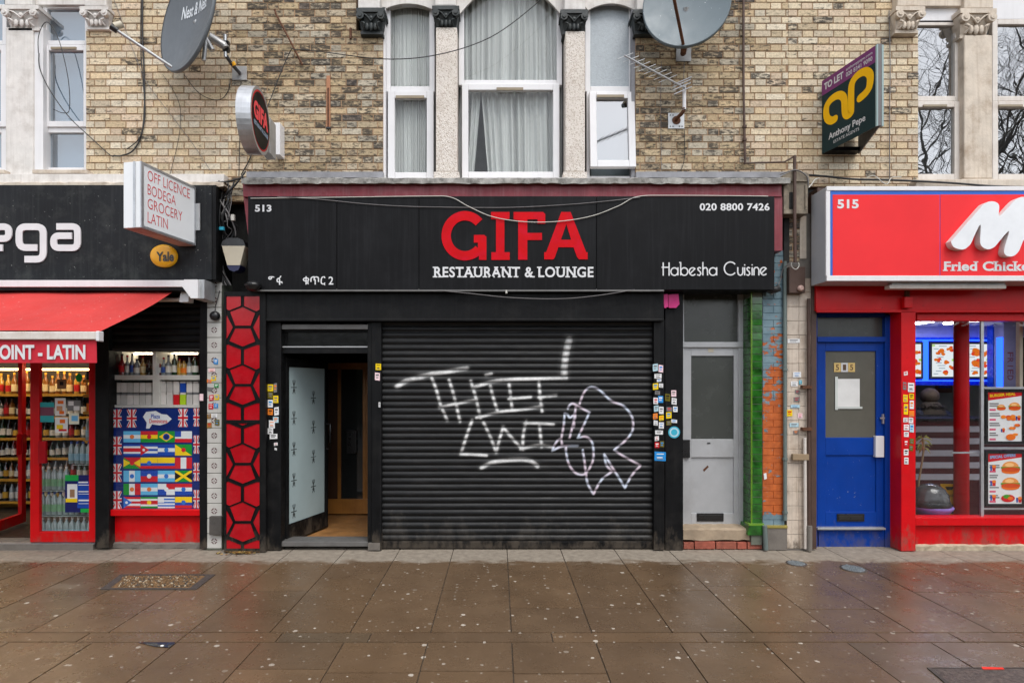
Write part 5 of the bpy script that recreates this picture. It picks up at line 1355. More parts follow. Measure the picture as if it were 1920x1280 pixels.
# flag poster
fp = thing("flag_poster", "dark blue poster of small national flags filling the lower grocery window", "poster", (X(290, .14), .14, Z(955, .14)))
yp = .078; b = MB(); b.pbox(209, 374, 765, 956, yp, yp + .004, flat("navy poster", (12, 38, 110), .35)); b.build("sheet", fp)
F = {k: flat("flag " + k, v, .4) for k, v in dict(r=(205, 25, 40), w=(225, 228, 230), b=(20, 70, 170), l=(95, 180, 225), y=(245, 205, 20), g=(20, 145, 50), n=(15, 35, 100), k=(20, 20, 20), m=(40, 110, 200), o=(225, 120, 60)).items()}
def flag(x0, y0, x1, y1, spec):
    b = MB(); lv = [0]
    def rc(a, c, d, e, m): b.pbox(x0 + (x1 - x0) * a, x0 + (x1 - x0) * c, y0 + (y1 - y0) * d, y0 + (y1 - y0) * e, yp - .0008 - .0004 * lv[0], yp - .0004 * lv[0], F[m]); lv[0] += 1
    def pg(pts, m): b.pprism([(x0 + (x1 - x0) * a, y0 + (y1 - y0) * c) for a, c in pts], yp - .0008 - .0004 * lv[0], yp - .0004 * lv[0], F[m]); lv[0] += 1
    for s in spec.split(";"):
        k_, a = s[0], s[1:]
        if k_ == 'h':
            for i, c in enumerate(a): rc(0, 1, i / len(a), (i + 1) / len(a), c); lv[0] -= 1
            lv[0] += 1
        elif k_ == 'v':
            for i, c in enumerate(a): rc(i / len(a), (i + 1) / len(a), 0, 1, c); lv[0] -= 1
            lv[0] += 1
        elif k_ == 't': pg([(0, 0), (.5, .5), (0, 1)], a)
        elif k_ == 'c': pg([(.5 + .13 * math.cos(R(30 * j)), .5 + .2 * math.sin(R(30 * j))) for j in range(12)], a)
        elif k_ == 'C': pg([(.5 + .2 * math.cos(R(30 * j)), .5 + .3 * math.sin(R(30 * j))) for j in range(12)], a)
        elif k_ == 'd': pg([(.5, .08), (.94, .5), (.5, .92), (.06, .5)], a)
        elif k_ == 'D': pg([(0, 0), (1, 1), (0, 1)], a)
        elif k_ == 'X':
            pg([(0, 0), (.12, 0), (1, .86), (1, 1), (.88, 1), (0, .14)], a); pg([(1, 0), (1, .14), (.12, 1), (0, 1), (0, .86), (.88, 0)], a)
        elif k_ == 'T': pg([(0, .15), (.42, .5), (0, .85)], a); pg([(1, .15), (.58, .5), (1, .85)], a)
        elif k_ == 'q': rc(0, .36, 0, .5, a)
        elif k_ == 'Q': rc(0, .5, 0, .5, a[0]); lv[0] -= 1; rc(.5, 1, 0, .5, a[1]); lv[0] -= 1; rc(0, .5, .5, 1, a[2]); lv[0] -= 1; rc(.5, 1, .5, 1, a[3])
        elif k_ == 's': pg([(.18 + .09 * math.cos(R(72 * j - 90)) , .5 + .14 * math.sin(R(72 * j - 90))) for j in range(5)], a)
    return b.build("flag", fp)
grid = ["hlwl;co", "hryg;cr", "hg;dy;Cb;cn", "hwwr;qb", "hbwrrwb" , "hbwbwb;tr;sw", "hbwb;cm", "hg;Dy;cr", "hr;Dg;Ty;cr", "hyybr;cm", "hyybr", "vrwr", "vlwl;cm", "hbr;cw", "hlwl;cm", "hg;Tk;Xy", "vgwr;co", "hlwl;co", "hw;Qwrbw;cw", "hrwb;cm", "hrwrwr;tm;sw", "hgwrrwg;cy", "hwmwmwmw;qw", "hyybr;cm"]
grid[4] = "hbwrrwb"
for i, s_ in enumerate(grid):
    r_, c_ = divmod(i, 4); x0 = 231.5 + c_ * 32.2; y0 = 808 + r_ * 24.6; flag(x0, y0, x0 + 31.8, y0 + 21, s_)
def jack(x0, y0, x1, y1):
    b = MB(); q = lambda a, c: (x0 + (x1 - x0) * a, y0 + (y1 - y0) * c)
    def pg(pts, m, l): b.pprism([q(*p_) for p_ in pts], yp - .0008 - .0004 * l, yp - .0004 * l, F[m])
    pg([(0, 0), (.25, 0), (1, .92), (1, 1), (.75, 1), (0, .08)], 'w', 0); pg([(1, 0), (1, .08), (.25, 1), (0, 1), (0, .92), (.75, 0)], 'w', 1)
    pg([(0, 0), (.1, 0), (1, .97), (1, 1), (.9, 1), (0, .03)], 'r', 2); pg([(1, 0), (1, .03), (.1, 1), (0, 1), (0, .97), (.9, 0)], 'r', 3)
    pg([(.32, 0), (.68, 0), (.68, 1), (.32, 1)], 'w', 4); pg([(0, .38), (1, .38), (1, .62), (0, .62)], 'w', 5)
    pg([(.40, 0), (.60, 0), (.60, 1), (.40, 1)], 'r', 6); pg([(0, .44), (1, .44), (1, .56), (0, .56)], 'r', 7)
    b.build("flag", fp)
for x0, y0 in ((210, 767), (238, 767), (334, 766)): jack(x0, y0, x0 + 18, y0 + 34)
for k_ in range(4):
    if k_ > 0: jack(210, 767 + k_ * 51, 228, 801 + k_ * 51)
    jack(362.5, 765 + k_ * 51, 374, 799 + k_ * 51)
b = MB(); b.pprism([(268, 781), (274, 772), (292, 770), (303, 776), (313, 777), (322, 785), (313, 793), (300, 797), (285, 795), (280, 803), (274, 803), (275, 792)], yp - .0012, yp - .0002, F['w']); text_px(b, "Plaza", 283, 300, 776, 784, yp - .002, F['b'], .02); text_px(b, "Dominicana", 280, 314, 785, 793, yp - .002, F['r'], .02); b.build("map_emblem", fp)

# ================================================================ RIGHT BUILDING: CHICKEN SHOP FRONT
YB = .13
lb = thing("shop_sign", "big red light box with a white raised letter above the blue door", "sign", (5, -.3, Z(527, -.35)))
yf = -.35
XE = 7.6
b = MB(); b.box(X(1550, yf), XE, yf + .012, -.06, Z(527, yf), Z(350, yf), ALUW); b.build("case", lb, bevel=.004)
b = MB(); b.box(X(1533, -.06) , XE, -.06, .12, Z(522, -.06), Z(352, -.06), PIPEB); b.build("rear_box", lb)
b = MB(); t = .045
b.box(X(1549, yf), XE, yf - .012, yf + .012, Z(358, yf), Z(350, yf), UPVC); b.box(X(1549, yf), XE, yf - .012, yf + .012, Z(527, yf), Z(517, yf), UPVC); b.pbox(1549, 1557, 358, 517, yf - .012, yf + .012, UPVC); b.build("frame", lb, bevel=.004)
b = MB(); b.box(X(1557, yf), XE, yf - .002, yf + .01, Z(517, yf), Z(358, yf), BLUEV); b.build("blue_border", lb)
b = MB(); b.pbox(1561.5, 1762, 365, 517, yf - .005, yf - .001, REDS); b.box(X(1762.6, yf), XE, yf - .005, yf - .001, Z(517, yf), Z(365, yf), REDS); b.build("face", lb)
b = MB(); text_px(b, "515", 1570, 1610, 374, 391, yf - .007, LWHITE, .035); b.build("house_number", lb); b = MB()
serif_text(b, "Fried Chicken", 1770, 1944, 490, 508, yf - .007, LWHITE, .032, 1.03, sl=.10); b.build("white_lettering", lb)
def mp(x, v): return (1740 + x / 6.739, 350 + v / 6.739)
out = [(290, 690), (330, 645), (660, 270), (730, 205), (800, 185), (865, 200), (900, 245), (905, 370), (1060, 210), (1130, 150), (1200, 130), (1290, 150), (1330, 215), (1330, 420), (1200, 690), (1150, 810), (1090, 870), (1020, 880), (970, 850), (965, 780), (1025, 560), (910, 680), (840, 760), (770, 790), (700, 770), (660, 700), (665, 480), (590, 610), (540, 720), (470, 785), (400, 790), (330, 765), (300, 725)]
m = MB(); y0 = yf - .075; sp = [tuple(p_) for p_ in smooth_path(out + [out[0]], 4)[:-1]]
# keep the letter's own size: measured on its front face
m.pprism([mp(a, c) for a, c in sp], y0, yf - .004, flat("white raised letter", (226, 228, 231), .35), flat("letter side", (215, 215, 212), .5)); m.build("raised_letter", lb)
b = MB(); b.pbox(1668, 1887, 534, 541, -.28, -.20, UPVCB); b.pbox(1672, 1885, 529, 535, -.27, -.21, STEEL); b.build("strip_light", label="slim fluorescent batten fixed under the red light-box fascia", cat="lamp", bevel=.004)
b = MB(); b.box(X(1530, -.03), XE, -.03, .3, Z(583, -.03), Z(529, -.03), REDB); b.box(X(1530, -.03), XE, -.045, -.03, Z(586, -.03), Z(581, -.03), RED); b.build("lower_fascia", hR, bevel=.004)
b = MB(); b.pbox(1521, 1531, 365, 1029, .0, .3, PIPEB); b.build("corner_post", hR)
ab = thing("alarm_sounder", "small red square sounder box on the red board above the chicken shop's red post", "alarm box", P(1702, 576, -.03))
b = MB(); b.pbox(1696, 1712, 556, 577, -.09, -.035, RED); b.build("case", ab, bevel=.006); b = MB(); b.pbox(1699, 1706, 545, 556, -.06, -.032, RUST); b.build("bracket", ab)
# blue door
y = YB
b = MB(); b.pbox(1523, 1533, 590, 1027, y, y + .12, BLUE); b.pbox(1660, 1671, 590, 1026, y, y + .12, BLUE); b.pbox(1533, 1660, 586, 594, y, y + .12, BLUE); b.pbox(1533, 1660, 631, 641, y - .008, y + .12, BLUE)
o = b.build("door_frame", hR, bevel=.004); g = MB(); g.pbox(1532, 1661, 592, 633, y + .05, y + .06, FROST); g.build("pane", o)
b = MB(); y2 = y + .03
b.pbox(1533, 1548, 641, 989, y2, y2 + .045, BLUE); b.pbox(1643, 1659, 641, 989, y2, y2 + .045, BLUE); b.pbox(1548, 1643, 641, 658, y2, y2 + .045, BLUE); b.pbox(1548, 1643, 820, 853, y2, y2 + .045, BLUE); b.pbox(1548, 1643, 959, 989, y2, y2 + .045, BLUE)
b.pbox(1546, 1645, 852, 960, y2 + .014, y2 + .04, BLUE); dr = b.build("blue_door", hR, bevel=.003)
g = MB(); g.pbox(1547, 1644, 656, 822, y2 + .018, y2 + .026, mat("wired brown glass", (.115, .110, .090), .22, var=.1, scale=3, bmp=.1, bscale=160)); g.build("pane", dr)
b = MB(); b.pbox(1570, 1621, 963, 977, y2 - .010, y2 + .01, BLACKP); b.pbox(1573, 1618, 966, 974, y2 - .014, y2 - .009, mat("letterbox flap", (.05, .05, .05), .3, metal=.6)); b.build("letterbox", dr, bevel=.002)
b = MB(); b.pbox(1642, 1658, 817, 857, y2 - .035, y2 + .01, UPVC); b.build("lock_guard", dr, bevel=.004)
b = MB(); b.pbox(1655, 1658, 776, 794, y2 - .02, y2 + .01, STEEL); b.pbox(1651, 1660, 782, 785, y2 - .025, y2 - .01, STEEL); b.build("handle", dr)
b = MB(); BRASS = flat("brass plate", (215, 185, 120), .3)
for i, (a, c) in enumerate(((1564, "5"), (1577.3, "1"), (1590.6, "5"))):
    m_ = BRASS if c == "5" else LWHITE
    b.pbox(a, a + 12.5, 680, 697, y2 + .012, y2 + .018, m_); text_px(b, c, a + 3.2, a + 9.2, 683, 694, y2 + .0105, mat("number ink %d" % i, (.10, .05, .02), .5), .02)
b.build("house_number", dr)
b = MB(); b.pbox(1568, 1612, 710, 766, y2 + .010, y2 + .012, PAPER); b.pbox(1566, 1571, 706, 768, y2 + .008, y2 + .010, flat("masking tape", (205, 210, 205))); b.pbox(1568, 1617, 762, 766, y2 + .0065, y2 + .008, flat("masking tape end", (195, 200, 195))); b.build("paper_notice", label="blank white sheet taped inside the blue door's upper pane", cat="notice")
b = MB(); b.pbox(1533, 1661, 989, 993, y - .03, y + .1, STEEL); b.pbox(1535, 1659, 993, 1026, y + .02, y + .12, BLUE); b.build("door_sill", hR, bevel=.003)
# red pier
b = MB(); b.pbox(1690, 1717, 583, 1033, -.045, .30, REDB); b.build("red_pier", hR, bevel=.005)
b = MB(); b.pbox(1671, 1689, 590, 1028, YB - .01, .32, REDB); b.build("red_jamb", hR)
# window
yw = .04
b = MB(); b.box(X(1717, yw), XE, yw - .02, yw + .08, Z(602, yw), Z(586, yw), REDB); b.build("window_head", hR, bevel=.004)
b = MB(); b.box(X(1717, -.02), XE, -.02, .12, Z(985, -.02), Z(970, -.02), REDB); b.build("window_sill", hR, bevel=.004)
b = MB(); b.box(X(1717, .03), XE, .03, .16, Z(1023, .03), Z(985, .03), REDB); b.build("stall_riser", hR)
rough_ledge(hR, 1717, 2200, 1021, 1033, .0, .2, SANDC, 44, "riser_footing", .008)
wn = MB(); wn.box(X(1717, yw), XE, yw + .03, yw + .04, Z(972, yw), Z(600, yw), SHOPGLASS); pn = wn.build("shop_window", hR)
b = MB(); b.pbox(1839.5, 1845, 602, 970, yw + .01, yw + .03, ALU); b.pbox(1912, 1918, 602, 735, yw + .45, yw + .5, CREAM); b.build("mullion", pn)
# interior
b = MB(); b.box(X(1640, .3), XR1, .25, 5.8, -.01, .05, mat("dark tiled floor", (.02, .02, .023), .25)); b.build("shop_floor", hR)
CEIL = mat("chicken shop ceiling", (.50, .46, .50), .5)
b = MB(); b.box(X(1640, .3), XR1, .2, 5.8, 2.62, 2.66, CEIL); b.build("shop_ceiling", hR)
b = MB(); b.box(X(1671, .3), X(1671, .3) + .03, .32, 3.6, 0, 2.62, DARK); b.build("shop_wall", hR)
b = MB(); b.box(X(1640, .3), XR1, 3.4, 3.45, 0, 2.62, mat("kitchen back wall", (.26, .27, .28), .6)); b.build("kitchen_wall", hR)
ym = 2.1
BGLOW = emit("blue tube", (.02, .10, 1.0), 1.7)
BPAN = mat("glossy blue panel", (.006, .05, .50), .25)
b = MB(); b.pbox(1690, 1885, 632, 722, ym + .03, ym + .08, BPAN); b.pbox(1690, 1990, 598, 632, ym + .03, ym + .06, mat("lilac bulkhead", (.22, .25, .62), .4)); b.build("menu_bulkhead", hR)
b = MB(); b.pbox(1755, 1786, 714, 736, 3.38, 3.395, mat("dark red kitchen panel", (.10, .01, .012), .5)); b.pbox(1764, 1776, 716, 721, 3.372, 3.381, BPAN); b.pbox(1760, 1782, 724, 727, 3.372, 3.381, BPAN); b.build("kitchen_panel", label="small dark red panel with blue marks on the dim kitchen wall behind the counter", cat="panel")
b = MB(); b.pbox(1700, 1990, 594, 597, ym + .02, ym + .05, BGLOW); b.build("blue_cornice_light", hR)
def screen(px0, px1, py0, py1, label, seed, foods):
    t = thing("menu_screen", label, "screen", P((px0 + px1) / 2, py1, ym), "lit menu screens")
    b = MB(); b.pbox(px0 - 4, px1 + 4, py0 - 4, py1 + 4, ym - .02, ym + .02, BLACKP); b.build("bezel", t)
    lit = emit("screen white %d" % seed, (.92, .97, 1.0), .48); fo = emit("screen orange %d" % seed, (.9, .20, .02), .42); rd = emit("screen red %d" % seed, (.75, .06, .02), .5); gr_ = emit("screen grey %d" % seed, (.3, .4, .5), .4); yl = emit("screen green %d" % seed, (.4, .7, .1), .5)
    b = MB(); b.pbox(px0, px1, py0, py1, ym - .024, ym - .021, lit); rr = random.Random(seed)
    W, H = px1 - px0, py1 - py0
    for i in range(11):
        a = px0 + W * rr.uniform(.05, .3); v = py0 + H * (.05 + .085 * i); b.pbox(a, a + W * rr.uniform(.2, .35), v, v + H * .022, ym - .0252, ym - .0242, gr_)
    for (u, v, r) in foods:
        for k_ in range(5):
            cx, cy = px0 + W * u + rr.uniform(-r, r), py0 + H * v + rr.uniform(-r * .6, r * .6); q = r * rr.uniform(.45, .8)
            b.pprism([(cx + q * 1.3 * math.cos(R(40 * j)) * rr.uniform(.8, 1.1), cy + q * math.sin(R(40 * j)) * rr.uniform(.8, 1.1)) for j in range(9)], ym - .0262 - .0005 * k_, ym - .0257 - .0005 * k_, fo if k_ % 3 else rd)
    b.pbox(px0, px0 + W * .12, py0 + 1, py0 + 4, ym - .0253, ym - .0243, yl); b.pbox(px0 + W * .85, px1, py0 + H * .45, py0 + H * .52, ym - .0253, ym - .0243, yl)
    b.build("display", t)
    b = MB()
    for a, c, d, e in ((px0 - 9, px1 + 9, py0 - 8.5, py0 - 6.5), (px0 - 9, px1 + 9, py1 + 6.5, py1 + 8.5), (px0 - 9, px0 - 7, py0 - 8, py1 + 8), (px1 + 7, px1 + 9, py0 - 8, py1 + 8)): b.pbox(a, c, d, e, ym - .03, ym + .02, BGLOW)
    b.build("neon_border", t)
screen(1700, 1727, 645, 706, "lit menu screen cut off by the red post, leftmost above the counter", 1, [(.75, .25, 4), (.7, .55, 5), (.75, .85, 5)])
screen(1748, 1791, 645, 706, "lit menu screen directly left of the red pole above the counter", 2, [(.35, .25, 6), (.8, .15, 5), (.25, .48, 4), (.65, .56, 4), (.85, .72, 4), (.55, .88, 5)])
screen(1813, 1856, 645, 706, "lit menu screen right of the red pole with large orange food pictures", 3, [(.45, .28, 8), (.8, .3, 6), (.4, .6, 8), (.75, .62, 5), (.35, .88, 4), (.8, .88, 4)])
# tall sign on the inner column
cs = thing("interior_sign", "grey blue column inside the chicken shop with dark upright letters and a blue light edge", "sign", P(1893, 785, 1.6))
b = MB(); b.pbox(1882, 1912, 600, 900, 1.6, 1.75, mat("lilac grey column", (.12, .12, .22), .5)); b.build("column", cs)
b = MB()
for i, ch in enumerate("FRIED CHICKEN"): 
    if ch != ' ':
        yy = 660 + i * 10.8; b.add([(X(1889 + 11 * c_, 1.598), 1.598, Z(yy + (9 * a if ch != 'I' else 3.4 + 2 * a), 1.598)) for a, c_ in text2d(ch, .01)[0]], text2d(ch, .01)[1], mat("dark red letter", (.09, .01, .03), .5) if i == 0 else bpy.data.materials["dark red letter"])
b.build("lettering", cs)
b = MB(); b.pbox(1875, 1881, 632, 745, 1.6, 1.66, BGLOW); b.build("light_edge", cs)
b = MB(); b.pbox(1862, 1874, 600, 730, 1.9, 2.0, BPAN); b.build("blue_panel", hR)
# ceiling lamps
for i, (a, c, yy) in enumerate(((1760, 1775, 1.2), (1825, 1838, 1.2), (1880, 1905, .9))):
    b = MB(); b.box(X(a, yy), X(c, yy), yy, yy + .5, 2.600, 2.618, emit("ceiling panel %d" % i, (.90, .91, 1.0), 20.0)); b.build("ceiling_panel_light", label="flat white ceiling lamp inside the chicken shop, %s from the left" % ordn[i], cat="lamp", group="chicken shop ceiling lamps")
# counter with stripes
ct = thing("counter", "dark red shop counter with grey horizontal bands across its front", "counter", (5.6, 1.3, .05))
yc = 1.3; STR = flat("grey band", (165, 165, 172), .4); CRED = mat("dark red counter front", (.055, .003, .006), .35)
b = MB(); b.box(X(1700, yc), XE, yc, yc + .6, .05, Z(789, yc), CRED); b.build("front", ct)
b = MB(); b.box(X(1700, yc), XE, yc - .03, yc + .62, Z(789, yc) + .001, Z(784, yc), BLACKP); b.build("worktop", ct)
for py in (804, 826.5, 849, 871.5, 893.5): b = MB(); b.box(X(1716, yc), XE, yc - .012, yc - .001, Z(py + 5.5, yc), Z(py - 5.5, yc), STR); b.build("band", ct)
# red pole
b = MB(); c = P(1802.5, 980, .62); b.lathe([(.075, .05 - c[2]), (.075, 2.62 - c[2])], c[0], .62, c[2], REDB, 20); b.build("red_pole", label="round red pole standing just inside the chicken shop window", cat="column")
# poster boards in the window
def poster_board(px0, px1, py0, py1, label, head, hcol, foods, seed):
    t = thing("poster_board", label, "poster", P((px0 + px1) / 2, py1, yw))
    yb2 = yw + .085; rr = random.Random(seed)
    b = MB(); b.pbox(px0 - 5, px1 + 5, py0 - 6, py0, yb2 - .01, yb2 + .02, BLACKP); b.pbox(px0 - 5, px1 + 5, py1, py1 + 5, yb2 - .01, yb2 + .02, BLACKP); b.pbox(px0 - 5, px0, py0, py1, yb2 - .01, yb2 + .02, BLACKP); b.pbox(px1, px1 + 5, py0, py1, yb2 - .01, yb2 + .02, BLACKP)
    b.build("frame", t)
    b = MB(); b.pbox(px0, px1, py0, py1, yb2 - .002, yb2 + .01, WHT)
    W, H = px1 - px0, py1 - py0
    b.pprism([(px0, py0), (px1, py0), (px1, py0 + H * .07), (px0, py0 + H * .17)], yb2 - .0035, yb2 - .0022, REDF)
    text_px(b, head, px0 + 3, px0 + W * .8, py0 + H * .045, py0 + H * .105, yb2 - .005, hcol, .03, slope=H * .045)
    for i in range(4):
        v = py0 + H * (.22 + .2 * i)
        for j in range(2): b.pbox(px0 + 2.5, px0 + W * rr.uniform(.22, .36), v + j * 4, v + 2.4 + j * 4, yb2 - .0035, yb2 - .0022, GRY)
        b.pbox(px0 + 2.5, px0 + W * .22, v + 11, v + 14.5, yb2 - .0035, yb2 - .0022, flat("price pink", (215, 90, 120)) if i == 0 and seed == 5 else bpy.data.materials["price pink"])
    lv = 0
    for kind, u, v, r in foods:
        cx, cy = px0 + W * u, py0 + H * v
        def blob(dx, dy, a, c, m, up=None):
            nonlocal_lv[0] += 1; l = nonlocal_lv[0]
            angs = range(0, 360, 24) if up is None else (range(0, 181, 18) if up else range(180, 361, 18))
            b.pprism([(cx + dx + a * math.cos(R(t_)), cy + dy - c * math.sin(R(t_))) for t_ in angs], yb2 - .0036 - .0002 * l, yb2 - .0030 - .0002 * l, m)
        if kind == 'burger':
            blob(0, 3 * r / 8, r, r * .32, ORG); blob(0, 0, r * 1.1, r * .22, flat("lettuce", (70, 150, 40)) if "lettuce" not in [m_.name.replace("", "") for m_ in bpy.data.materials] else bpy.data.materials["lettuce"]); blob(r * .05, r * .2, r * 1.08, r * .25, flat("fried crumb", (210, 75, 25)) if "fried crumb" not in bpy.data.materials else bpy.data.materials["fried crumb"]); blob(0, -r * .08, r * .92, r * .62, bpy.data.materials.get("bun") or flat("bun", (232, 150, 75)), True); blob(-r * .1, -r * .3, r * .5, r * .22, bpy.data.materials.get("bun shine") or flat("bun shine", (245, 190, 125)))
        elif kind == 'cup':
            b.pprism([(cx - r * .5, cy), (cx + r * .5, cy), (cx + r * .35, cy + r), (cx - r * .35, cy + r)], yb2 - .0042, yb2 - .003, REDF); blob(0, -r * .2, r * .55, r * .4, SC["orange"]); b.pprism([(cx - r * 1.0, cy - r * .3), (cx - r * .55, cy - r * .3), (cx - r * .6, cy + r), (cx - r * .95, cy + r)], yb2 - .0042, yb2 - .003, BLU)
        elif kind == 'pieces':
            for k_ in range(5): blob(rr.uniform(-r, r), rr.uniform(-r * .45, r * .45), r * .5, r * .34, [ORG, SC["orange"], bpy.data.materials.get("fried crumb") or ORG][k_ % 3])
        elif kind == 'leg':
            blob(-r * .2, r * .1, r * .75, r * .5, ORG); blob(r * .5, -r * .3, r * .45, r * .22, SC["orange"])
        elif kind == 'salad':
            blob(0, 0, r, r * .55, REDF); blob(-r * .2, -r * .25, r * .5, r * .3, bpy.data.materials.get("lettuce") or GRN); blob(r * .35, .1, r * .4, r * .25, ORG)
    b.build("sheet", t)
nonlocal_lv = [0]
poster_board(1853, 1917, 735, 827, "upper framed menu poster with yellow headline and fried pieces in the chicken shop window", "BURGER MEAL", YEL, [('burger', .38, .31, 8), ('burger', .77, .29, 11), ('pieces', .6, .53, 10), ('cup', .9, .51, 6), ('pieces', .8, .70, 8), ('cup', .45, .76, 5), ('leg', .7, .90, 12)], 5)
nonlocal_lv[0] = 0
poster_board(1853, 1917, 850, 944, "lower framed menu poster with blue headline and burgers in the chicken shop window", "SPECIAL OFFERS", LBL, [('burger', .65, .28, 17), ('cup', .17, .27, 7), ('burger', .65, .60, 17), ('cup', .17, .57, 7), ('salad', .58, .89, 13), ('cup', .17, .86, 7), ('cup', .93, .9, 7)], 6)
nonlocal_lv[0] = 0
b = MB(); b.pbox(1786, 1842, 847, 850, yw + .05, yw + .07, ALU); b.pbox(1843, 1925, 838, 842, yw + .05, yw + .07, ALU); b.pbox(1843, 1925, 952, 955, yw + .05, yw + .07, ALU); b.pbox(1843, 1925, 725, 729, yw + .05, yw + .07, ALU); b.build("hanging_rail", label="thin metal rails carrying the framed posters in the chicken shop window", cat="rail")
# crash helmet, plant, wet floor sign
ht = thing("crash_helmet", "shiny black dome with a lilac rim resting low inside the chicken shop window", "helmet", P(1748, 968, .25))
c = P(1747, 941, .25); b = MB(); b.lathe([(0.1935, -.02), (0.1909, .02), (0.1763, .09), (0.1419, .15), (0.0860, .19), (0.0258, .205), (0.0009, .207)], c[0], .27, c[2], mat("black gloss shell", (.055, .055, .058), .14), 28, squash=(1, .85)); b.build("shell", ht)
b = MB(); b.lathe([(0.1978, -.05), (0.2064, -.02), (0.1944, .01)], c[0], .27, c[2], BLACKP, 28, squash=(1, .85)); b.build("trim", ht)
b = MB(); b.lathe([(0.0860, -.17), (0.1376, -.15), (0.2021, -.075), (0.2107, -.055), (0.2047, -.045)], c[0] + .02, .27, c[2], flat("lilac rim", (140, 115, 190), .3), 28, squash=(1, .85)); b.build("rim", ht)
b = MB(); b.box(c[0] - .3, c[0] + .17, .16, .5, .05, c[2] - .17, mat("dark plinth", (.03, .03, .033), .5)); b.build("window_bench", label="low dark bench along the chicken shop window carrying the black dome", cat="bench", bevel=.005)
ws = thing("wet_floor_sign", "yellow folding wet floor sign standing behind the red pole in the chicken shop", "floor sign", P(1782, 970, .62))
b = MB(); YS = mat("yellow sign plastic", (.72, .42, .012), .4, var=.06)
yq = .70
b.pprism([(1764, 907), (1800, 907), (1803, 985), (1770, 985)], yq, yq + .012, YS); b.build("front_leaf", ws)
b = MB(); b.pprism([(1766, 909), (1799, 909), (1803, 985), (1769, 985)], yq + .10, yq + .112, YS); b.build("rear_leaf", ws)
b = MB(); b.pprism([(1772, 912), (1789, 912), (1785, 918), (1776, 918)], yq - .003, yq - .001, BLACKP); text_px(b, "CAUTION", 1777, 1796, 926, 931, yq - .003, BLACKP, .02); b.pprism([(1786, 945), (1796, 962), (1777, 962)], yq - .003, yq - .001, BLACKP); b.build("marking", ws)
pl_ = thing("potted_plant", "thin bent plant with yellowing leaves inside the window beside the red post", "plant", P(1722, 968, .3))
b = MB(); b.tube(smooth_path([P(1719, 970, .3), P(1722, 910, .3), P(1728, 870, .28), P(1732, 840, .28), P(1731, 822, .28)], 5), .010, mat("dry stem", (.22, .16, .09), .8), 6); b.build("stem", pl_)
b = MB(); rr = random.Random(5); LFm = mat("yellowing leaf", (.17, .16, .03), .6, var=.4); LFo = mat("brown leaf", (.22, .08, .03), .7)
for i in range(26):
    o_ = Vector(P(1731 + rr.uniform(-5, 5), 826 + rr.uniform(-10, 12), .28)); a = rr.uniform(0, 6.28); d = Vector((math.cos(a), rr.uniform(-.5, .5), -rr.uniform(0, .9))).normalized(); s_ = Vector((-d.z, 0, d.x)) * .012
    L_ = rr.uniform(.06, .13); mid = o_ + d * L_ * .5 + Vector((0, 0, .02)); b.face([o_, mid + s_, o_ + d * L_, mid - s_], LFm if i % 3 else LFo)
b.build("leaves", pl_)
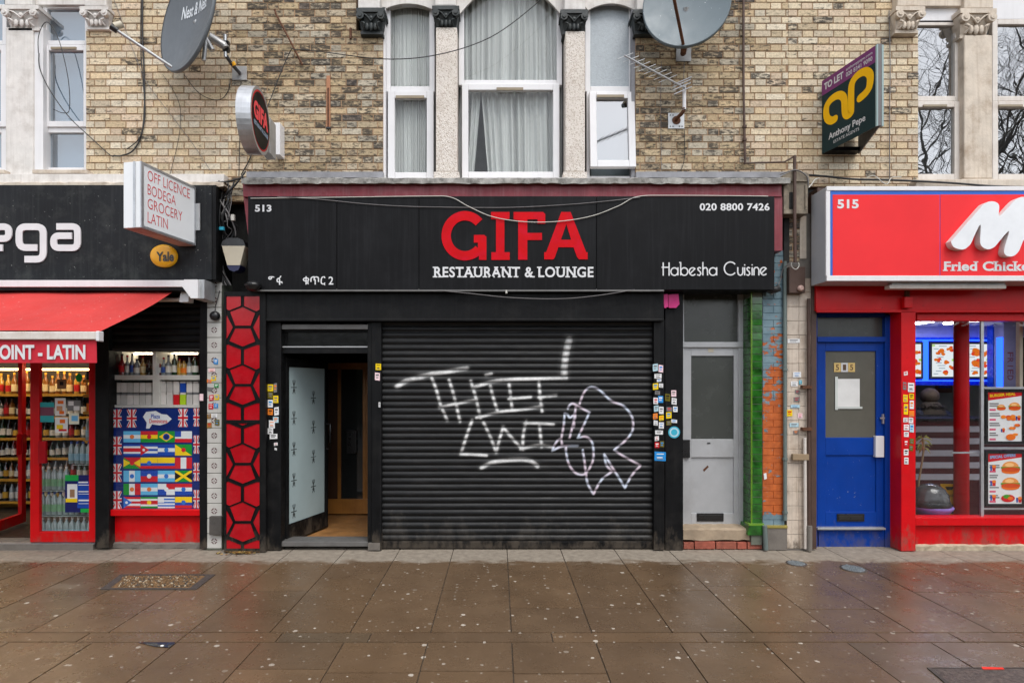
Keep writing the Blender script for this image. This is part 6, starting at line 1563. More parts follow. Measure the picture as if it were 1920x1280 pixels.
# person behind the counter, seen from the back
def person():
    t = thing("person", "person in a dark fur-hooded coat seen from behind inside the chicken shop", "person", (X(1746, 2.0), 2.05, .05))
    hx_, hy_ = X(1746, 2.05), 2.05; zt = Z(731, 2.05); h = zt - .05; s = h / 1.72
    def J(x, y, z): return (hx_ + x * s, hy_ + y * s, .05 + z * s)
    # skeleton: (name, position, radius, parent)
    sk = [("pel", (0, 0, .92), .145, None), ("wst", (0, .01, 1.08), .135, "pel"), ("cst", (0, .0, 1.28), .155, "wst"), ("nb", (0, .02, 1.44), .085, "cst"), ("nk", (0, .03, 1.50), .056, "nb"), ("hd", (0, .035, 1.60), .088, "nk"), ("tp", (0, .03, 1.655), .075, "hd")]
    for sd_, n in ((-1, "l"), (1, "r")):
        sk += [("sh" + n, (.15 * sd_, .01, 1.37), .055, "cst"), ("el" + n, (.25 * sd_, .05, 1.12), .055, "sh" + n), ("wr" + n, (.19 * sd_, .26, 1.03), .034, "el" + n), ("pm" + n, (.165 * sd_, .33, 1.03), .034, "wr" + n),
               ("hp" + n, (.095 * sd_, 0, .86), .105, "pel"), ("kn" + n, (.105 * sd_, .02, .48), .068, "hp" + n), ("an" + n, (.105 * sd_, -.02, .09), .045, "kn" + n), ("to" + n, (.115 * sd_, .16, .03), .034, "an" + n)]
        for f, (dx, ln) in enumerate(((-.028, .062), (-.010, .074), (.009, .068), (.026, .052))):
            sk += [("f%d" % f + n, (.165 * sd_ + dx, .37, 1.028), .0095, "pm" + n), ("g%d" % f + n, (.165 * sd_ + dx * 1.1, .37 + ln * .55, 1.022), .0085, "f%d" % f + n), ("k%d" % f + n, (.165 * sd_ + dx * 1.15, .37 + ln * .95, 1.0), .0075, "g%d" % f + n)]
        sk += [("t0" + n, (.165 * sd_ - .038 * sd_, .33, 1.022), .0105, "pm" + n), ("t1" + n, (.165 * sd_ - .058 * sd_, .365, 1.012), .009, "t0" + n)]
    idx = {k: i for i, (k, *_r) in enumerate(sk)}
    me = bpy.data.meshes.new("body"); me.from_pydata([tuple(Vector(J(*p)) - t.location) for _, p, _, _ in sk], [(idx[q], i) for i, (_, _, _, q) in enumerate(sk) if q], [])
    o = bpy.data.objects.new("body", me); COL.objects.link(o); o.parent = t
    mo = o.modifiers.new("skin", 'SKIN'); mo.use_smooth_shade = True; sb_ = o.modifiers.new("sub", 'SUBSURF'); sb_.levels = 2; sb_.render_levels = 2
    sv = me.skin_vertices[0].data
    for i, (_, _, r, q) in enumerate(sk): sv[i].radius = (r * s, r * s * (.75 if sk[i][0] in ("cst", "wst", "nb") else 1)); sv[i].use_root = q is None
    me.materials.append(flat("skin", (190, 140, 115), .5))
    HAIR = mat("short brown hair", (.055, .034, .018), .8, var=.4, scale=60, bmp=.6, bscale=120); COAT = mat("navy coat", (.008, .010, .022), .8, var=.3, bmp=.2); FUR = mat("brown fur trim", (.035, .024, .014), .95, var=.5, scale=50)
    b = MB(); c = J(0, .03, 1.628); b.ball(c, .122 * s, HAIR, 20, (.98, 1.0, 1.02)); b.build("hair", t)
    b = MB(); b.ball(J(-.09, .03, 1.59), .03 * s, flat("ear skin", (190, 140, 115)), 8, (.4, .7, 1)); b.ball(J(.09, .03, 1.59), .03 * s, bpy.data.materials["ear skin"], 8, (.4, .7, 1)); b.build("ears", t)
    b = MB(); f_ = J(0, .125, 1.585); b.ball(f_, .018 * s, bpy.data.materials["ear skin"], 8, (.8, 1, 1.4))
    for sd_ in (-1, 1): b.ball(J(.034 * sd_, .112, 1.612), .011 * s, flat("eye %d" % sd_, (40, 30, 25)), 8)
    b.ball(J(0, .112, 1.545), .02 * s, flat("lip", (150, 80, 75)), 8, (1.3, .5, .3)); b.build("face", t)
    # coat: closed tapered shell round the torso and sleeves
    b = MB(); prof = [(.20, .60), (.205, .8), (.19, 1.0), (.205, 1.2), (.215, 1.34), (.19, 1.43), (.13, 1.50), (.08, 1.54)]
    b.lathe([(r * s, .05 + z * s) for r, z in prof], hx_, hy_ + .01, 0, COAT, 24, squash=(1, .72))
    for sd_ in (-1, 1): b.ball(J(.165 * sd_, .01, 1.345), .105 * s, COAT, 14, (1, .9, .9)); b.tube([J(.165 * sd_, .01, 1.345), J(.215 * sd_, .02, 1.27), J(.255 * sd_, .05, 1.12), J(.225 * sd_, .16, 1.07), J(.192 * sd_, .25, 1.035)], .112 * s, COAT, 12, True, .062 * s)
    b.build("coat", t)
    rr = random.Random(1); b = MB()
    for i in range(420):
        a = rr.uniform(0, 6.283); rad = .135 * s + rr.uniform(-.02, .02); p = Vector(J(0, 0, 1.485 + rr.uniform(-.035, .035))) + Vector((math.cos(a) * rad * 1.15, math.sin(a) * rad * .8 - .01, -.03 * math.cos(a) ** 2))
        d = Vector((math.cos(a), math.sin(a), rr.uniform(-.4, .8))).normalized() * .035; q = Vector((-d.y, d.x, 0)).normalized() * .006; b.face([p - q, p + d, p + q], FUR)
    b.lathe([(r * s, .05 + z * s) for r, z in [(.205, 1.36), (.19, 1.42), (.15, 1.48), (.115, 1.53), (.07, 1.555)]], hx_, hy_ + .005, 0, FUR, 24, squash=(1.0, .75)); b.build("hood", t)
    b = MB()
    for sd_ in (-1, 1): b.tube([J(.095 * sd_, 0, .86), J(.105 * sd_, .02, .48), J(.105 * sd_, -.015, .10)], .112 * s, COAT, 12, True, .075 * s)
    b.build("trousers", t)
    b = MB()
    for sd_ in (-1, 1): b.hull8([J(.105 * sd_ - .045, -.06, .0), J(.105 * sd_ + .045, -.06, .0), J(.105 * sd_ + .04, -.05, .10), J(.105 * sd_ - .04, -.05, .10)], [J(.115 * sd_ - .045, .20, .0), J(.115 * sd_ + .045, .20, .0), J(.115 * sd_ + .04, .19, .05), J(.115 * sd_ - .04, .19, .05)], BLACKP)
    b.build("shoes", t, bevel=.012)
person()

# ================================================================ THINGS FIXED TO THE WALL
# round projecting sign
def round_sign():
    t = thing("projecting_sign", "round silver-rimmed black sign with pink red lettering sticking out over the restaurant fascia", "sign", (-2.7, -.35, 4.35))
    fz = 1.77 + (722 - 226) / 1085 * 5.55
    a0, a1 = Vector((-465 / 1085 * 5.30, 5.30 - DC, 0)), Vector((-428.5 / 1085 * 5.83, 5.83 - DC, 0))
    c = (a0 + a1) / 2; d = (a1 - a0).normalized(); n = Vector((-d.y, d.x, 0)); n = -n if n.x < 0 else n
    rad = (a1 - a0).length / 2; rz = .300; th = .135; K = 40
    def q(r, a, o): return (c + d * (rad * r * math.cos(a)) + n * o) + Vector((0, 0, fz + rz * r * math.sin(a)))
    def disc(mb, r0, r1, o, m):
        for k in range(K):
            t0, t1 = 2 * math.pi * k / K, 2 * math.pi * (k + 1) / K
            mb.face([q(r1, t0, o), q(r1, t1, o), q(r0, t1, o), q(r0, t0, o)] if r0 > 0 else [q(r1, t0, o), q(r1, t1, o), q(0, 0, o)], m)
    b = MB()
    for k in range(K):
        t0, t1 = 2 * math.pi * k / K, 2 * math.pi * (k + 1) / K
        b.face([q(1.03, t0, -th), q(1.03, t1, -th), q(1.03, t1, 0), q(1.03, t0, 0)], ALU, True)
    disc(b, 0, 1.03, -th, SWHITE); disc(b, .93, 1.03, 0, ALU); b.build("drum", t)
    b = MB(); disc(b, 0, .93, -.004, REDS); b.build("red_ring", t)
    b = MB(); disc(b, 0, .87, .001, BLACKV); b.build("face", t)
    b = MB(); sgn = 1
    text_map(b, "GIFA", lambda u, v: c + d * (rad * (-.74 + 1.46 * u)) + n * .004 + Vector((0, 0, fz + rz * (-.12 + .56 * v))), flat("coral lettering", (235, 80, 85)), .05)
    b.build("lettering", t)
    b = MB(); text_map(b, "RESTAURANT & LOUNGE", lambda u, v: c + d * (rad * (-.72 + 1.44 * u)) + n * .004 + Vector((0, 0, fz + rz * (-.34 + .14 * v))), flat("pale blue lettering", (150, 165, 185)), .04); b.build("strapline", t)
    b = MB(); p = c + d * (rad * 1.0); b.hull8([p + n * .0 + Vector((0, 0, fz - .2)), p + d * .18 + n * 0 + Vector((0, 0, fz - .2)), p + d * .18 + Vector((0, 0, fz + .16)), p + Vector((0, 0, fz + .16))], [p - n * .09 + Vector((0, 0, fz - .2)), p + d * .18 - n * .09 + Vector((0, 0, fz - .2)), p + d * .18 - n * .09 + Vector((0, 0, fz + .16)), p - n * .09 + Vector((0, 0, fz + .16))], STEEL)
    b.build("bracket", t, bevel=.003); b = MB(); b.pbox(512, 525, 230, 290, .02, YW + .01, UPVC); b.build("wall_box", t, bevel=.003)
round_sign()
# to-let board: two boards meeting in a V
def to_let():
    t = thing("estate_agent_board", "purple and dark green to-let board with a yellow loop projecting from the pale brick", "sign", (3.6, -.2, 4.28))
    near, far, far2 = Vector((3.675, -.565, 0)), Vector((3.525, .10, 0)), Vector((3.92, .10, 0)); z0, z1 = 4.285, 5.075
    GR = flat("dark green board", (22, 48, 52), .4); PU = flat("purple board", (122, 60, 112), .4); YE = flat("amber loop", (250, 190, 10), .4); EDGE = flat("pale board edge", (150, 170, 170)); GREYP = mat("grey board back", (.13, .12, .12), .5)
    def mk(a, c, name, front):
        d = c - a; W = d.length; d.normalize(); n = Vector((d.y, -d.x, 0)); n = n if (n.x < 0) == front else -n
        def q(u, v, o): return a + d * (u * W) + n * o + Vector((0, 0, z0 + (z1 - z0) * v))
        b = MB(); b.hull8([q(0, 0, .006), q(1, 0, .006), q(1, 1, .006), q(0, 1, .006)], [q(0, 0, -.006), q(1, 0, -.006), q(1, 1, -.006), q(0, 1, -.006)], GR if front else GREYP); o = b.build(name, t)
        return q, o
    q, o = mk(near, far, "board", True)
    b = MB(); b.face([q(0, .795, .007), q(1, .795, .007), q(1, 1, .007), q(0, 1, .007)], PU); b.build("purple_band", o)
    # u runs from the near edge (right in view) to the wall; s = position from the left in view
    def vq(s, v, o_): return q(1 - s, v, o_)
    def un(x, y):     # unproject a point of the enlarged crop onto the board
        px, py = 1530 + x / 6.4, 80 + y / 6.4
        ray = Vector(((px - CX) / FPX, 1, (CY - py) / FPX)); P0 = Vector((0, -DC, HC)); d = (far - near); nn = Vector((d.y, -d.x, 0)); k = (near - P0).dot(nn) / ray.dot(nn); p = P0 + ray * k
        return (1 - ((p - near).dot(d) / d.length_squared), (p.z - z0) / (z1 - z0))
    loop = [(235, 918), (195, 938), (150, 920), (130, 860), (135, 770), (175, 700), (235, 650), (290, 632), (330, 650), (348, 700), (352, 800), (360, 850), (385, 872), (420, 850), (428, 800), (430, 560), (450, 470), (500, 400), (560, 360), (610, 350), (650, 380), (660, 440), (645, 540), (600, 610), (535, 668)]
    pts = [un(a.x, a.y) for a in smooth_path(loop, 4)]
    asp = (z1 - z0) / (far - near).length
    b = MB(); ribbon(b, [(a, c * asp) for a, c in pts], .118, lambda u, v, h=0: vq(u, v / asp, .008 + h), YE, round_=True); b.build("yellow_loop", o)
    b = MB()
    def tx(s, u0, u1, v0, v1, m, bold=.02): text_map(b, s, lambda a, c: vq(u0 + (u1 - u0) * a, v0 + (v1 - v0) * c, .009), m, bold)
    tx("TO LET", .05, .43, .85, .945, LWHITE, .04); tx("anthonypepe.com", .48, .95, .91, .955, LWHITE, .01); tx("020 8341 9090", .48, .95, .84, .895, LWHITE, .01); tx("Anthony Pepe", .14, .83, .115, .225, LWHITE, .02); tx("ESTATE AGENTS", .24, .72, .06, .10, LWHITE, 0)
    b.build("white_lettering", o)
    mk(near + Vector((.03, .0, 0)), far2, "rear_board", False)
    b = MB(); b.box(3.668, 3.682, -.585, -.566, z0, z1, EDGE); b.box(3.683, 3.722, -.578, -.55, z0 + .005, z1 + .012, GREYP); b.box(3.723, 3.74, -.58, -.55, z0, z1, EDGE); b.build("corner_post", t)
    b = MB(); b.box(3.55, 3.92, .04, YW, 4.30, 4.34, BLACK); b.build("wall_batten", t); b = MB(); b.box(3.55, 3.92, .04, YW, 5.0, 5.04, BLACK); b.build("wall_batten", t)
to_let()
# satellite dishes
def dish(label, c, normal, up, rw, rh, depth, m, lnb_to, lnb_from, lnb_m, script=None, grp="satellite dishes"):
    t = thing("satellite_dish", label, "satellite dish", c, grp)
    c, n, up = Vector(c), Vector(normal).normalized(), Vector(up); u = up.cross(n).normalized(); v = n.cross(u).normalized()
    vs, fs = [], []; K, Rg = 48, 10; b = MB()
    def q(r, a, o=0.): return c + u * (rw * r * math.cos(a)) + v * (rh * r * math.sin(a)) + n * (depth * (r * r - 1) + o)
    front, rim = MB(), MB()
    vs = [q(r / Rg, 2 * math.pi * k / K) for r in range(1, Rg + 1) for k in range(K)] + [q(0, 0)]
    fs = [(r * K + k, r * K + (k + 1) % K, (r + 1) * K + (k + 1) % K, (r + 1) * K + k) for r in range(Rg - 1) for k in range(K)] + [(len(vs) - 1, (k + 1) % K, k) for k in range(K)]
    front.add(vs, fs, m, True)
    vb = [q(r / Rg, 2 * math.pi * k / K, -.018) for r in range(1, Rg + 1) for k in range(K)] + [q(0, 0, -.018)]
    front.add(vb, [f[::-1] for f in fs], m, True); front.build("reflector", t)
    vr = [q(1.0, 2 * math.pi * k / K, .004) for k in range(K)] + [q(1.02, 2 * math.pi * k / K, -.0) for k in range(K)] + [q(1.02, 2 * math.pi * k / K, -.035) for k in range(K)] + [q(.97, 2 * math.pi * k / K, -.035) for k in range(K)]
    rim.add(vr, [(j * K + k, (j + 1) * K + k, (j + 1) * K + (k + 1) % K, j * K + (k + 1) % K) for j in range(3) for k in range(K)], m, True); rim.build("rim", t)
    b = MB(); b.tube([lnb_from, lnb_to], .016, lnb_m, 8); o = b.build("feed_arm", t)
    b = MB(); d = (Vector(lnb_to) - Vector(lnb_from)).normalized(); e = Vector(lnb_to); b.tube([e - d * .03, e + d * .03], .03, BLACKP, 10); k_ = (c - e).normalized(); b.tube([e + Vector((0, 0, .02)), e + k_ * .07 + Vector((0, 0, .03))], .032, CREAM, 12); b.build("feed_horn", o)
    if script:
        s, fn = script; b = MB(); text_map(b, s, lambda a, e_: q(*fn(a, e_), .004), flat("dish script", (215, 220, 225)), .02); b.build("lettering", t)
    return t, q, n
cA = Vector(P(350, 32, -.30)); nA = Vector((-.47, -.87, .10))
def scr(a, e_):
    x, y = -.50 + 1.0 * a, .05 + .24 * e_ + .16 * a
    return (math.hypot(x, y), math.atan2(y, x))
tA, qA, nA_ = dish("dark grey satellite dish turned sideways with white script, left of the round sign", cA, nA, (.22, 0, 1), .40, .56, .085, DISH, P(214, 54, -.62), P(322, 126, -.36), STEEL, ("Nest & Nest", scr))
b = MB(); bc = cA - nA.normalized() * .10
b.tube([bc + Vector((0, 0, .02)), P(398, 95, -.16)], .03, STEEL, 8); b.tube([P(386, 76, -.2), P(382, 114, -.2)], .022, STEEL, 8); b.tube([P(391, 68, -.16), P(420, 86, -.06), P(424, 92, -.06)], .045, STEEL, 8)
b.tube([P(422, 66, -.05), P(423, 108, -.05)], .02, ALU, 8); b.pbox(418, 428, 76, 96, -.07, -.03, BLACKP); b.build("mount_clamp", tA)
b = MB(); b.tube([P(424, 105, -.05), P(434, 120, .02), P(450, 138, .12)], .019, mat("dark steel arm", (.06, .06, .065), .5, metal=.5), 8); b.tube([P(435, 117, .02), P(439, 123, .04)], .026, YELL, 8); b.build("wall_arm", tA)
b = MB(); b.pbox(435, 462, 124, 150, YW - .02, YW, STEEL); b.build("wall_plate", tA, bevel=.002)
cB = Vector(P(1287, 6, -.22)); nB = Vector((-.22, -.90, .10))
tB, qB, nB_ = dish("blue grey satellite dish facing the street above the small aerial", cB, nB, (0, 0, 1), .43, .47, .06, DISHL, P(1258, -30, -.75), P(1284, 98, -.18), RUST)
b = MB(); b.tube([P(1283, 84, -.16), P(1281, 100, .10)], .032, RUST, 10); b.tube([cB - nB.normalized() * .06, P(1283, 95, .02)], .03, STEEL, 8); b.build("wall_arm", tB)
b = MB(); b.pbox(1268, 1296, 84, 115, YW - .015, YW, STEEL); b.build("wall_plate", tB, bevel=.002)
# television aerial
ta = thing("television_aerial", "small yagi television aerial on a bent rusty arm below the blue grey dish", "aerial", P(1270, 240, .1))
b = MB(); e0, e1 = Vector(P(1170, 104, -.62)), Vector(P(1284, 165, -.02)); b.tube([e0, e1], .0085, ALU, 8); b.build("boom", ta)
b = MB(); ax = Vector((.62, .25, .36)).normalized()
for i in range(9):
    c = e0 + (e1 - e0) * (.02 + .085 * i); L_ = .10 + .004 * i; b.tube([c - ax * L_, c + ax * L_], .0035, STEEL, 5)
b.build("elements", ta)
b = MB(); c = e1 - (e1 - e0) * .06
for j in range(4):
    o_ = Vector((.0, -.01, .06 - .035 * j)) + (e1 - e0).normalized() * (.02 if j in (0, 3) else 0); b.tube([c + o_ - ax * .13, c + o_ + ax * .13], .006, ALUW, 5)
b.build("reflector", ta)
b = MB(); b.tube([P(1283, 160, .0), P(1283, 206, .0)], .019, UPVC, 10); b.build("mast", ta)
b = MB(); b.tube(smooth_path([P(1283, 203, .0), P(1280, 211, .01), P(1271, 220, .08), P(1268, 226, YW)], 5), .02, RUST, 8); b.lathe([(.05, 0), (.045, .01)], *P(1268, 226, YW - .01), RUST, 12, 'Y'); b.build("wall_arm", ta)
b = MB(); b.pbox(1253, 1283, 212, 241, YW - .014, YW - .002, STEEL)
for a in (1257, 1262, 1274, 1279):
    for c in (216, 237): b.pbox(a - 1, a + 1, c - 1, c + 1, YW - .017, YW - .014, BLACKP)
b.build("wall_plate", ta)

# alarm boxes, cameras and junctions
bb = thing("alarm_box", "cream tapered alarm box with navy foot in the gap between two black fascias", "alarm box", P(437, 506, -.05))
b = MB(); b.pprism([(416, 461), (459, 461), (450, 497), (426, 497)], -.12, .02, CREAM); b.build("case", bb, bevel=.012)
b = MB(); b.pprism([(425, 497), (451, 497), (447, 506), (438, 509), (430, 506)], -.115, .02, NAVY); b.build("foot", bb, bevel=.008)
b = MB(); b.pprism([(414, 461), (460, 461), (456, 450), (446, 446), (428, 446), (417, 452)], -.10, .02, BLACKP); b.build("hood", bb, bevel=.008)
b = MB(); c = P(403, 592, -.02); b.ball(c, .055, BLACKP, 16, (1, .8, .95)); b.build("dome_camera", label="black ball camera hanging on a wire in front of the white tiled pier", cat="camera")
b = MB(); c = P(474, 536, -.2); b.ball(c, .07, BLACKP, 16, (1.1, .9, .75)); b.lathe([(.08, 0), (.085, .02)], c[0], c[1], c[2] - .01, BLACKP, 16); b.build("dome_camera", label="black dome camera under the lower left corner of the restaurant fascia", cat="camera")
jb = thing("junction_box", "brown painted metal box with a round knob at the top of the stained tile pier", "junction box", P(1495, 548, -.05))
b = MB(); b.pbox(1480, 1510, 500, 549, -.08, .01, PIPEB); b.build("case", jb, bevel=.004); b = MB(); c = P(1500, 541, -.08); b.lathe([(.03, 0), (.034, .02), (.02, .035)], c[0], -.08, c[2], flat("pink knob", (190, 160, 150)), 12, 'Y'); b.build("knob", jb)
b = MB(); c = P(1447, 545, -.05); b.tube(smooth_path([(c[0] - .09, -.10, c[2] + .01), c, (c[0] + .08, -.05, c[2] + .03)], 6), .035, CABLEB, 8); b.ball((c[0] + .02, -.07, c[2] + .01), .05, CABLEB, 8, (1.3, 1, .7)); b.build("cable_bundle", label="lump of taped black cable under the restaurant fascia's right-hand corner", cat="cable")
b = MB(); b.pprism([(1243, 552), (1252, 551), (1253, 575), (1246, 578)], -.06, -.03, PINK); b.pprism([(1253, 552), (1272, 551), (1274, 570), (1268, 577), (1254, 577)], -.05, -.03, PINK); b.build("pink_tape", label="scrap of bright pink tape under the fascia above the grey door", cat="tape")

# pipes
b = MB(); b.tube([P(1394, -90, YW - .035), P(1394, 160, YW - .035), P(1397, 308, YW - .035)], .014, PIPEB, 8); b.tube([P(1397, 306, YW - .035), P(1470, 304, YW - .04), P(1488, 294, YW - .05)], .010, PIPEB, 8)
for py in (238, 262): b.lathe([(.024, -.012), (.024, .012)], X(1396, YW - .035), YW - .035, Z(py, YW - .035), PIPEB, 10)
b.build("drain_pipe", label="thin brown pipe running down the brick and turning right along the coping", cat="pipe")
b = MB(); b.tube([P(1490, 292, -.17), P(1490, 400, -.17), P(1491, 492, -.16)], .017, PIPEB, 8); b.build("drain_pipe", label="brown pipe in front of the flaking console block", cat="pipe")
b = MB(); b.tube([P(1471.5, 490, -.01), P(1472, 975, -.01)], .020, PIPEG, 8)
for py in (693, 860, 960): b.lathe([(.027, -.012), (.027, .012)], X(1472, -.01), -.01, Z(py, -.01), PIPEG, 10)
b.build("drain_pipe", label="grey green pipe between the peeling blue bricks and the stained tile pier", cat="pipe")
b = MB(); b.tube([P(1509, 820, -.03), P(1510, 1028, -.03)], .016, UPVCB, 8); b.tube([P(1516, 560, -.03), P(1517, 1028, -.03)], .018, PIPEB, 8); b.tube([P(1518, 985, -.05), P(1518, 1031, -.05)], .026, CONC, 10); b.pbox(1487, 1517, 851, 862, -.05, -.01, flat("beige clip", (150, 130, 105)))
for py in (725, 804): b.pbox(1505, 1523, py - 3, py + 3, -.06, -.01, RUST)
b.build("drain_pipe", label="pair of cream and brown pipes at the left of the blue door frame", cat="pipe")
b = MB(); b.tube([P(1434, 985, -.03), P(1436, 1030, -.03)], .025, PIPEG, 8); b.build("drain_pipe", label="short grey stub of pipe in front of the plinth by the green tiles", cat="pipe")
b = MB(); b.tube([P(515, 18, YW - .03), P(518, 28, YW - .03), P(543, 75, YW - .05), P(567, 122, YW - .02)], .011, RUST, 6); b.build("iron_rod", label="slanting rusty iron rod fixed to the brick left of the three-light window", cat="rod")
b = MB(); b.pbox(612, 619, 142, 238, YW - .012, YW, flat("faded batten", (170, 120, 90))); b.pbox(613.5, 617, 165, 238, YW - .016, YW - .011, RUST); b.pbox(611, 620, 238, 241, YW - .018, YW, BLACKP); b.build("cable_cover", label="short upright rust-streaked strip on the brick left of the three-light window", cat="strip")
b = MB(); b.pbox(655, 659, 52, 72, YW - .02, YW, RUST); b.build("wall_tie", label="small rusty plate on the brick under the leftmost dark capital", cat="plate")

# cables
yq = YW - .02
cable("long black cable sagging from the iron rod across the three-light window", [(465, 290, .05), (490, 230, .08), (540, 105, YW - .04), (556, 94, .05), (600, 97, .05), (720, 111, .0), (820, 103, -.02), (920, 70, -.02), (1005, 8, .0), (1040, -30, .02)], .0048, CABLEB)
for i, (pts, r, lab) in enumerate([
    ([(268, -40), (267, 60), (270, 130), (271, 200), (266, 250), (250, 282), (228, 292), (213, 292)], .008, "thick black cable dropping down the brick left of the sideways dish"),
    ([(265, -40), (264, 90), (268, 150), (272, 215), (262, 258), (238, 280)], .005, "second thinner black cable beside the thick one left of the sideways dish"),
    ([(72, 100, -.02), (72, 70, -.02), (82, 45, -.02), (94, 46, -.02), (112, 80, .0), (128, 150, .02), (130, 205, .02), (118, 212, .0), (100, 205, .02)], .004, "looped black cable hanging in front of the left-hand narrow window"),
    ([(73, 100, -.02), (75, 130, .0), (95, 172, .02), (130, 220, .05), (170, 258, .08), (205, 290, YW - .03), (214, 293, YW - .02)], .0055, "black cable slanting down across the left-hand narrow window to the brick"),
    ([(210, -10), (225, 30), (250, 95), (275, 155), (320, 215), (365, 275), (404, 335)], .003, "thin grey cable slanting down the clean brick left of the sideways dish"),
    ([(345, 140, .02), (370, 172), (395, 186), (415, 186), (428, 170), (432, 148)], .004, "cable hanging in a loop below the sideways dish"),
    ([(452, 148), (450, 230), (448, 330)], .004, "straight thin cable on the brick below the sideways dish's wall plate"),
    ([(475, 282, .05), (465, 305, .06), (452, 328, .05)], .006, "short black cable under the round projecting sign"),
    ([(305, 140), (325, 170), (338, 205), (335, 260), (318, 330)], .0028, "very thin cable down the brick under the sideways dish"),
    ([(1283, 115), (1282, 160), (1283, 210)], .004, "short cable between the blue grey dish and the aerial"),
    ([(1283, 242), (1284, 280), (1282, 305), (1276, 320)], .004, "short cable hanging below the aerial's wall plate"),
    ([(1240, 115), (1239, 200), (1240, 320)], .003, "faint thin cable down the brick right of the tilted window"),
    ([(1667, 20), (1669, 120), (1668, 220), (1668, 335)], .005, "brown cable down the pale brick right of the to-let board"),
    ]):
    cable(lab, pts, r, CABLEG if "grey" in lab or "faint" in lab or "brown cable" in lab else CABLEB, yq)
yc2 = -.17
cable("pale dirty white cable looping over the large red lettering of the restaurant sign", [(470, 372, YFAS - .008), (640, 370, YFAS - .008), (800, 368, YFAS - .008), (845, 370, YFAS - .012), (880, 388, YFAS - .018), (925, 407, YFAS - .02), (985, 416, YFAS - .02), (1050, 415, YFAS - .02), (1110, 405, YFAS - .02), (1160, 386, YFAS - .015), (1195, 369, YFAS - .01), (1260, 366.5, YFAS - .008), (1440, 368, YFAS - .008)], .0046, CABLEW)
cable("grey cable sagging slightly along the top of the restaurant sign", [(520, 369), (600, 374), (680, 382), (760, 387), (860, 389), (960, 389), (1060, 384), (1140, 377), (1200, 370)], .0042, CABLEG, YFAS - .012)
cable("grey cable sagging in front of the shutter hood below the restaurant sign", [(820, 544), (880, 550), (960, 558), (1050, 560), (1120, 554), (1190, 543)], .0042, CABLEG, -.20)
cable("white cable end hanging off the bottom of the restaurant sign", [(949, 544), (949.5, 550)], .012, CABLEW, -.19)
# tangle in the gap and by the console
rr = random.Random(17)
for i in range(11):
    xa_ = rr.uniform(404, 430); pts = [(xa_ + rr.uniform(-3, 22), 338 + rr.uniform(0, 12), .02), (xa_ + rr.uniform(-2, 10), 375 + rr.uniform(-8, 8), -.02), (410 + rr.uniform(0, 22), 410 + rr.uniform(-15, 12), -.04), (412 + rr.uniform(0, 38), 440 + rr.uniform(-18, 12), .02), (408 + rr.uniform(0, 10), 480 + rr.uniform(-20, 25), .05), (412 + rr.uniform(0, 22), 535, .02)]
    cable("black cable in the tangle between the two black fascias, above the cream alarm box", pts, rr.choice([.0045, .006, .008]), CABLEB if i % 3 else CABLEG, None, group="tangled cables in the gap between fascias")
cable("black cable stretched from the restaurant coping across to the grocery's stone band", [(456, 333, -.2), (430, 340, -.05), (405, 343, .0), (390, 344, .0)], .011, CABLEB)
cable("black cable slanting from the coping corner down into the gap between fascias", [(460, 322, .0), (440, 348, -.05), (418, 370, .0), (410, 385, .02)], .010, CABLEB)
b = MB(); b.pbox(433, 439, 402, 413, -.06, -.03, CABLEW); b.build("cable_connector", label="white plastic cable connector in the gap between the fascias", cat="connector"); b = MB(); b.pbox(411, 419, 425, 431, -.06, -.03, flat("turquoise", (60, 170, 200))); b.build("cable_connector", label="turquoise cable connector in the gap between the fascias", cat="connector")
cable("grey cable curling over the top of the flaking console block", [(1462, 327, -.16), (1478, 322, -.18), (1492, 319, -.19), (1505, 324, -.18), (1514, 333, -.16), (1516, 348, -.15)], .007, CABLEG)
cable("pale cable looping from the console block towards the red light box", [(1516, 352, -.15), (1522, 345, -.1), (1528, 337, -.05), (1536, 334, .02)], .006, CABLEW)
cable("grey cable dropping from the brown junction box to the fascia corner", [(1494, 495, -.10), (1480, 495, -.08), (1468, 505, -.04), (1463, 525, -.02), (1455, 545, -.05), (1446, 552, -.08)], .006, CABLEG)
cable("pale cable loop on top of the brown junction box", [(1484, 492, -.13), (1485, 500, -.13), (1492, 505, -.13), (1498, 499, -.12), (1497, 492, -.11)], .005, CABLEW)
cable("thick black cable bundle running along above the red light box", [(1478, 326, -.0), (1540, 330, .06), (1600, 336, .06), (1680, 338, .04), (1780, 343, .0), (1860, 349, -.02), (1960, 352, -.02)], .011, CABLEB)
cable("thin brown cable looping over the top of the red light box", [(1625, 333, .05), (1640, 330, .04), (1655, 342, .0), (1664, 345, -.02), (1672, 333, .02), (1690, 332, .05)], .004, CABLEW)
cable("thin black wire holding the ball camera on the tiled pier", [(412, 545, .0), (408, 560, -.02), (404, 575, -.02), (403, 588, -.02)], .004, CABLEB)

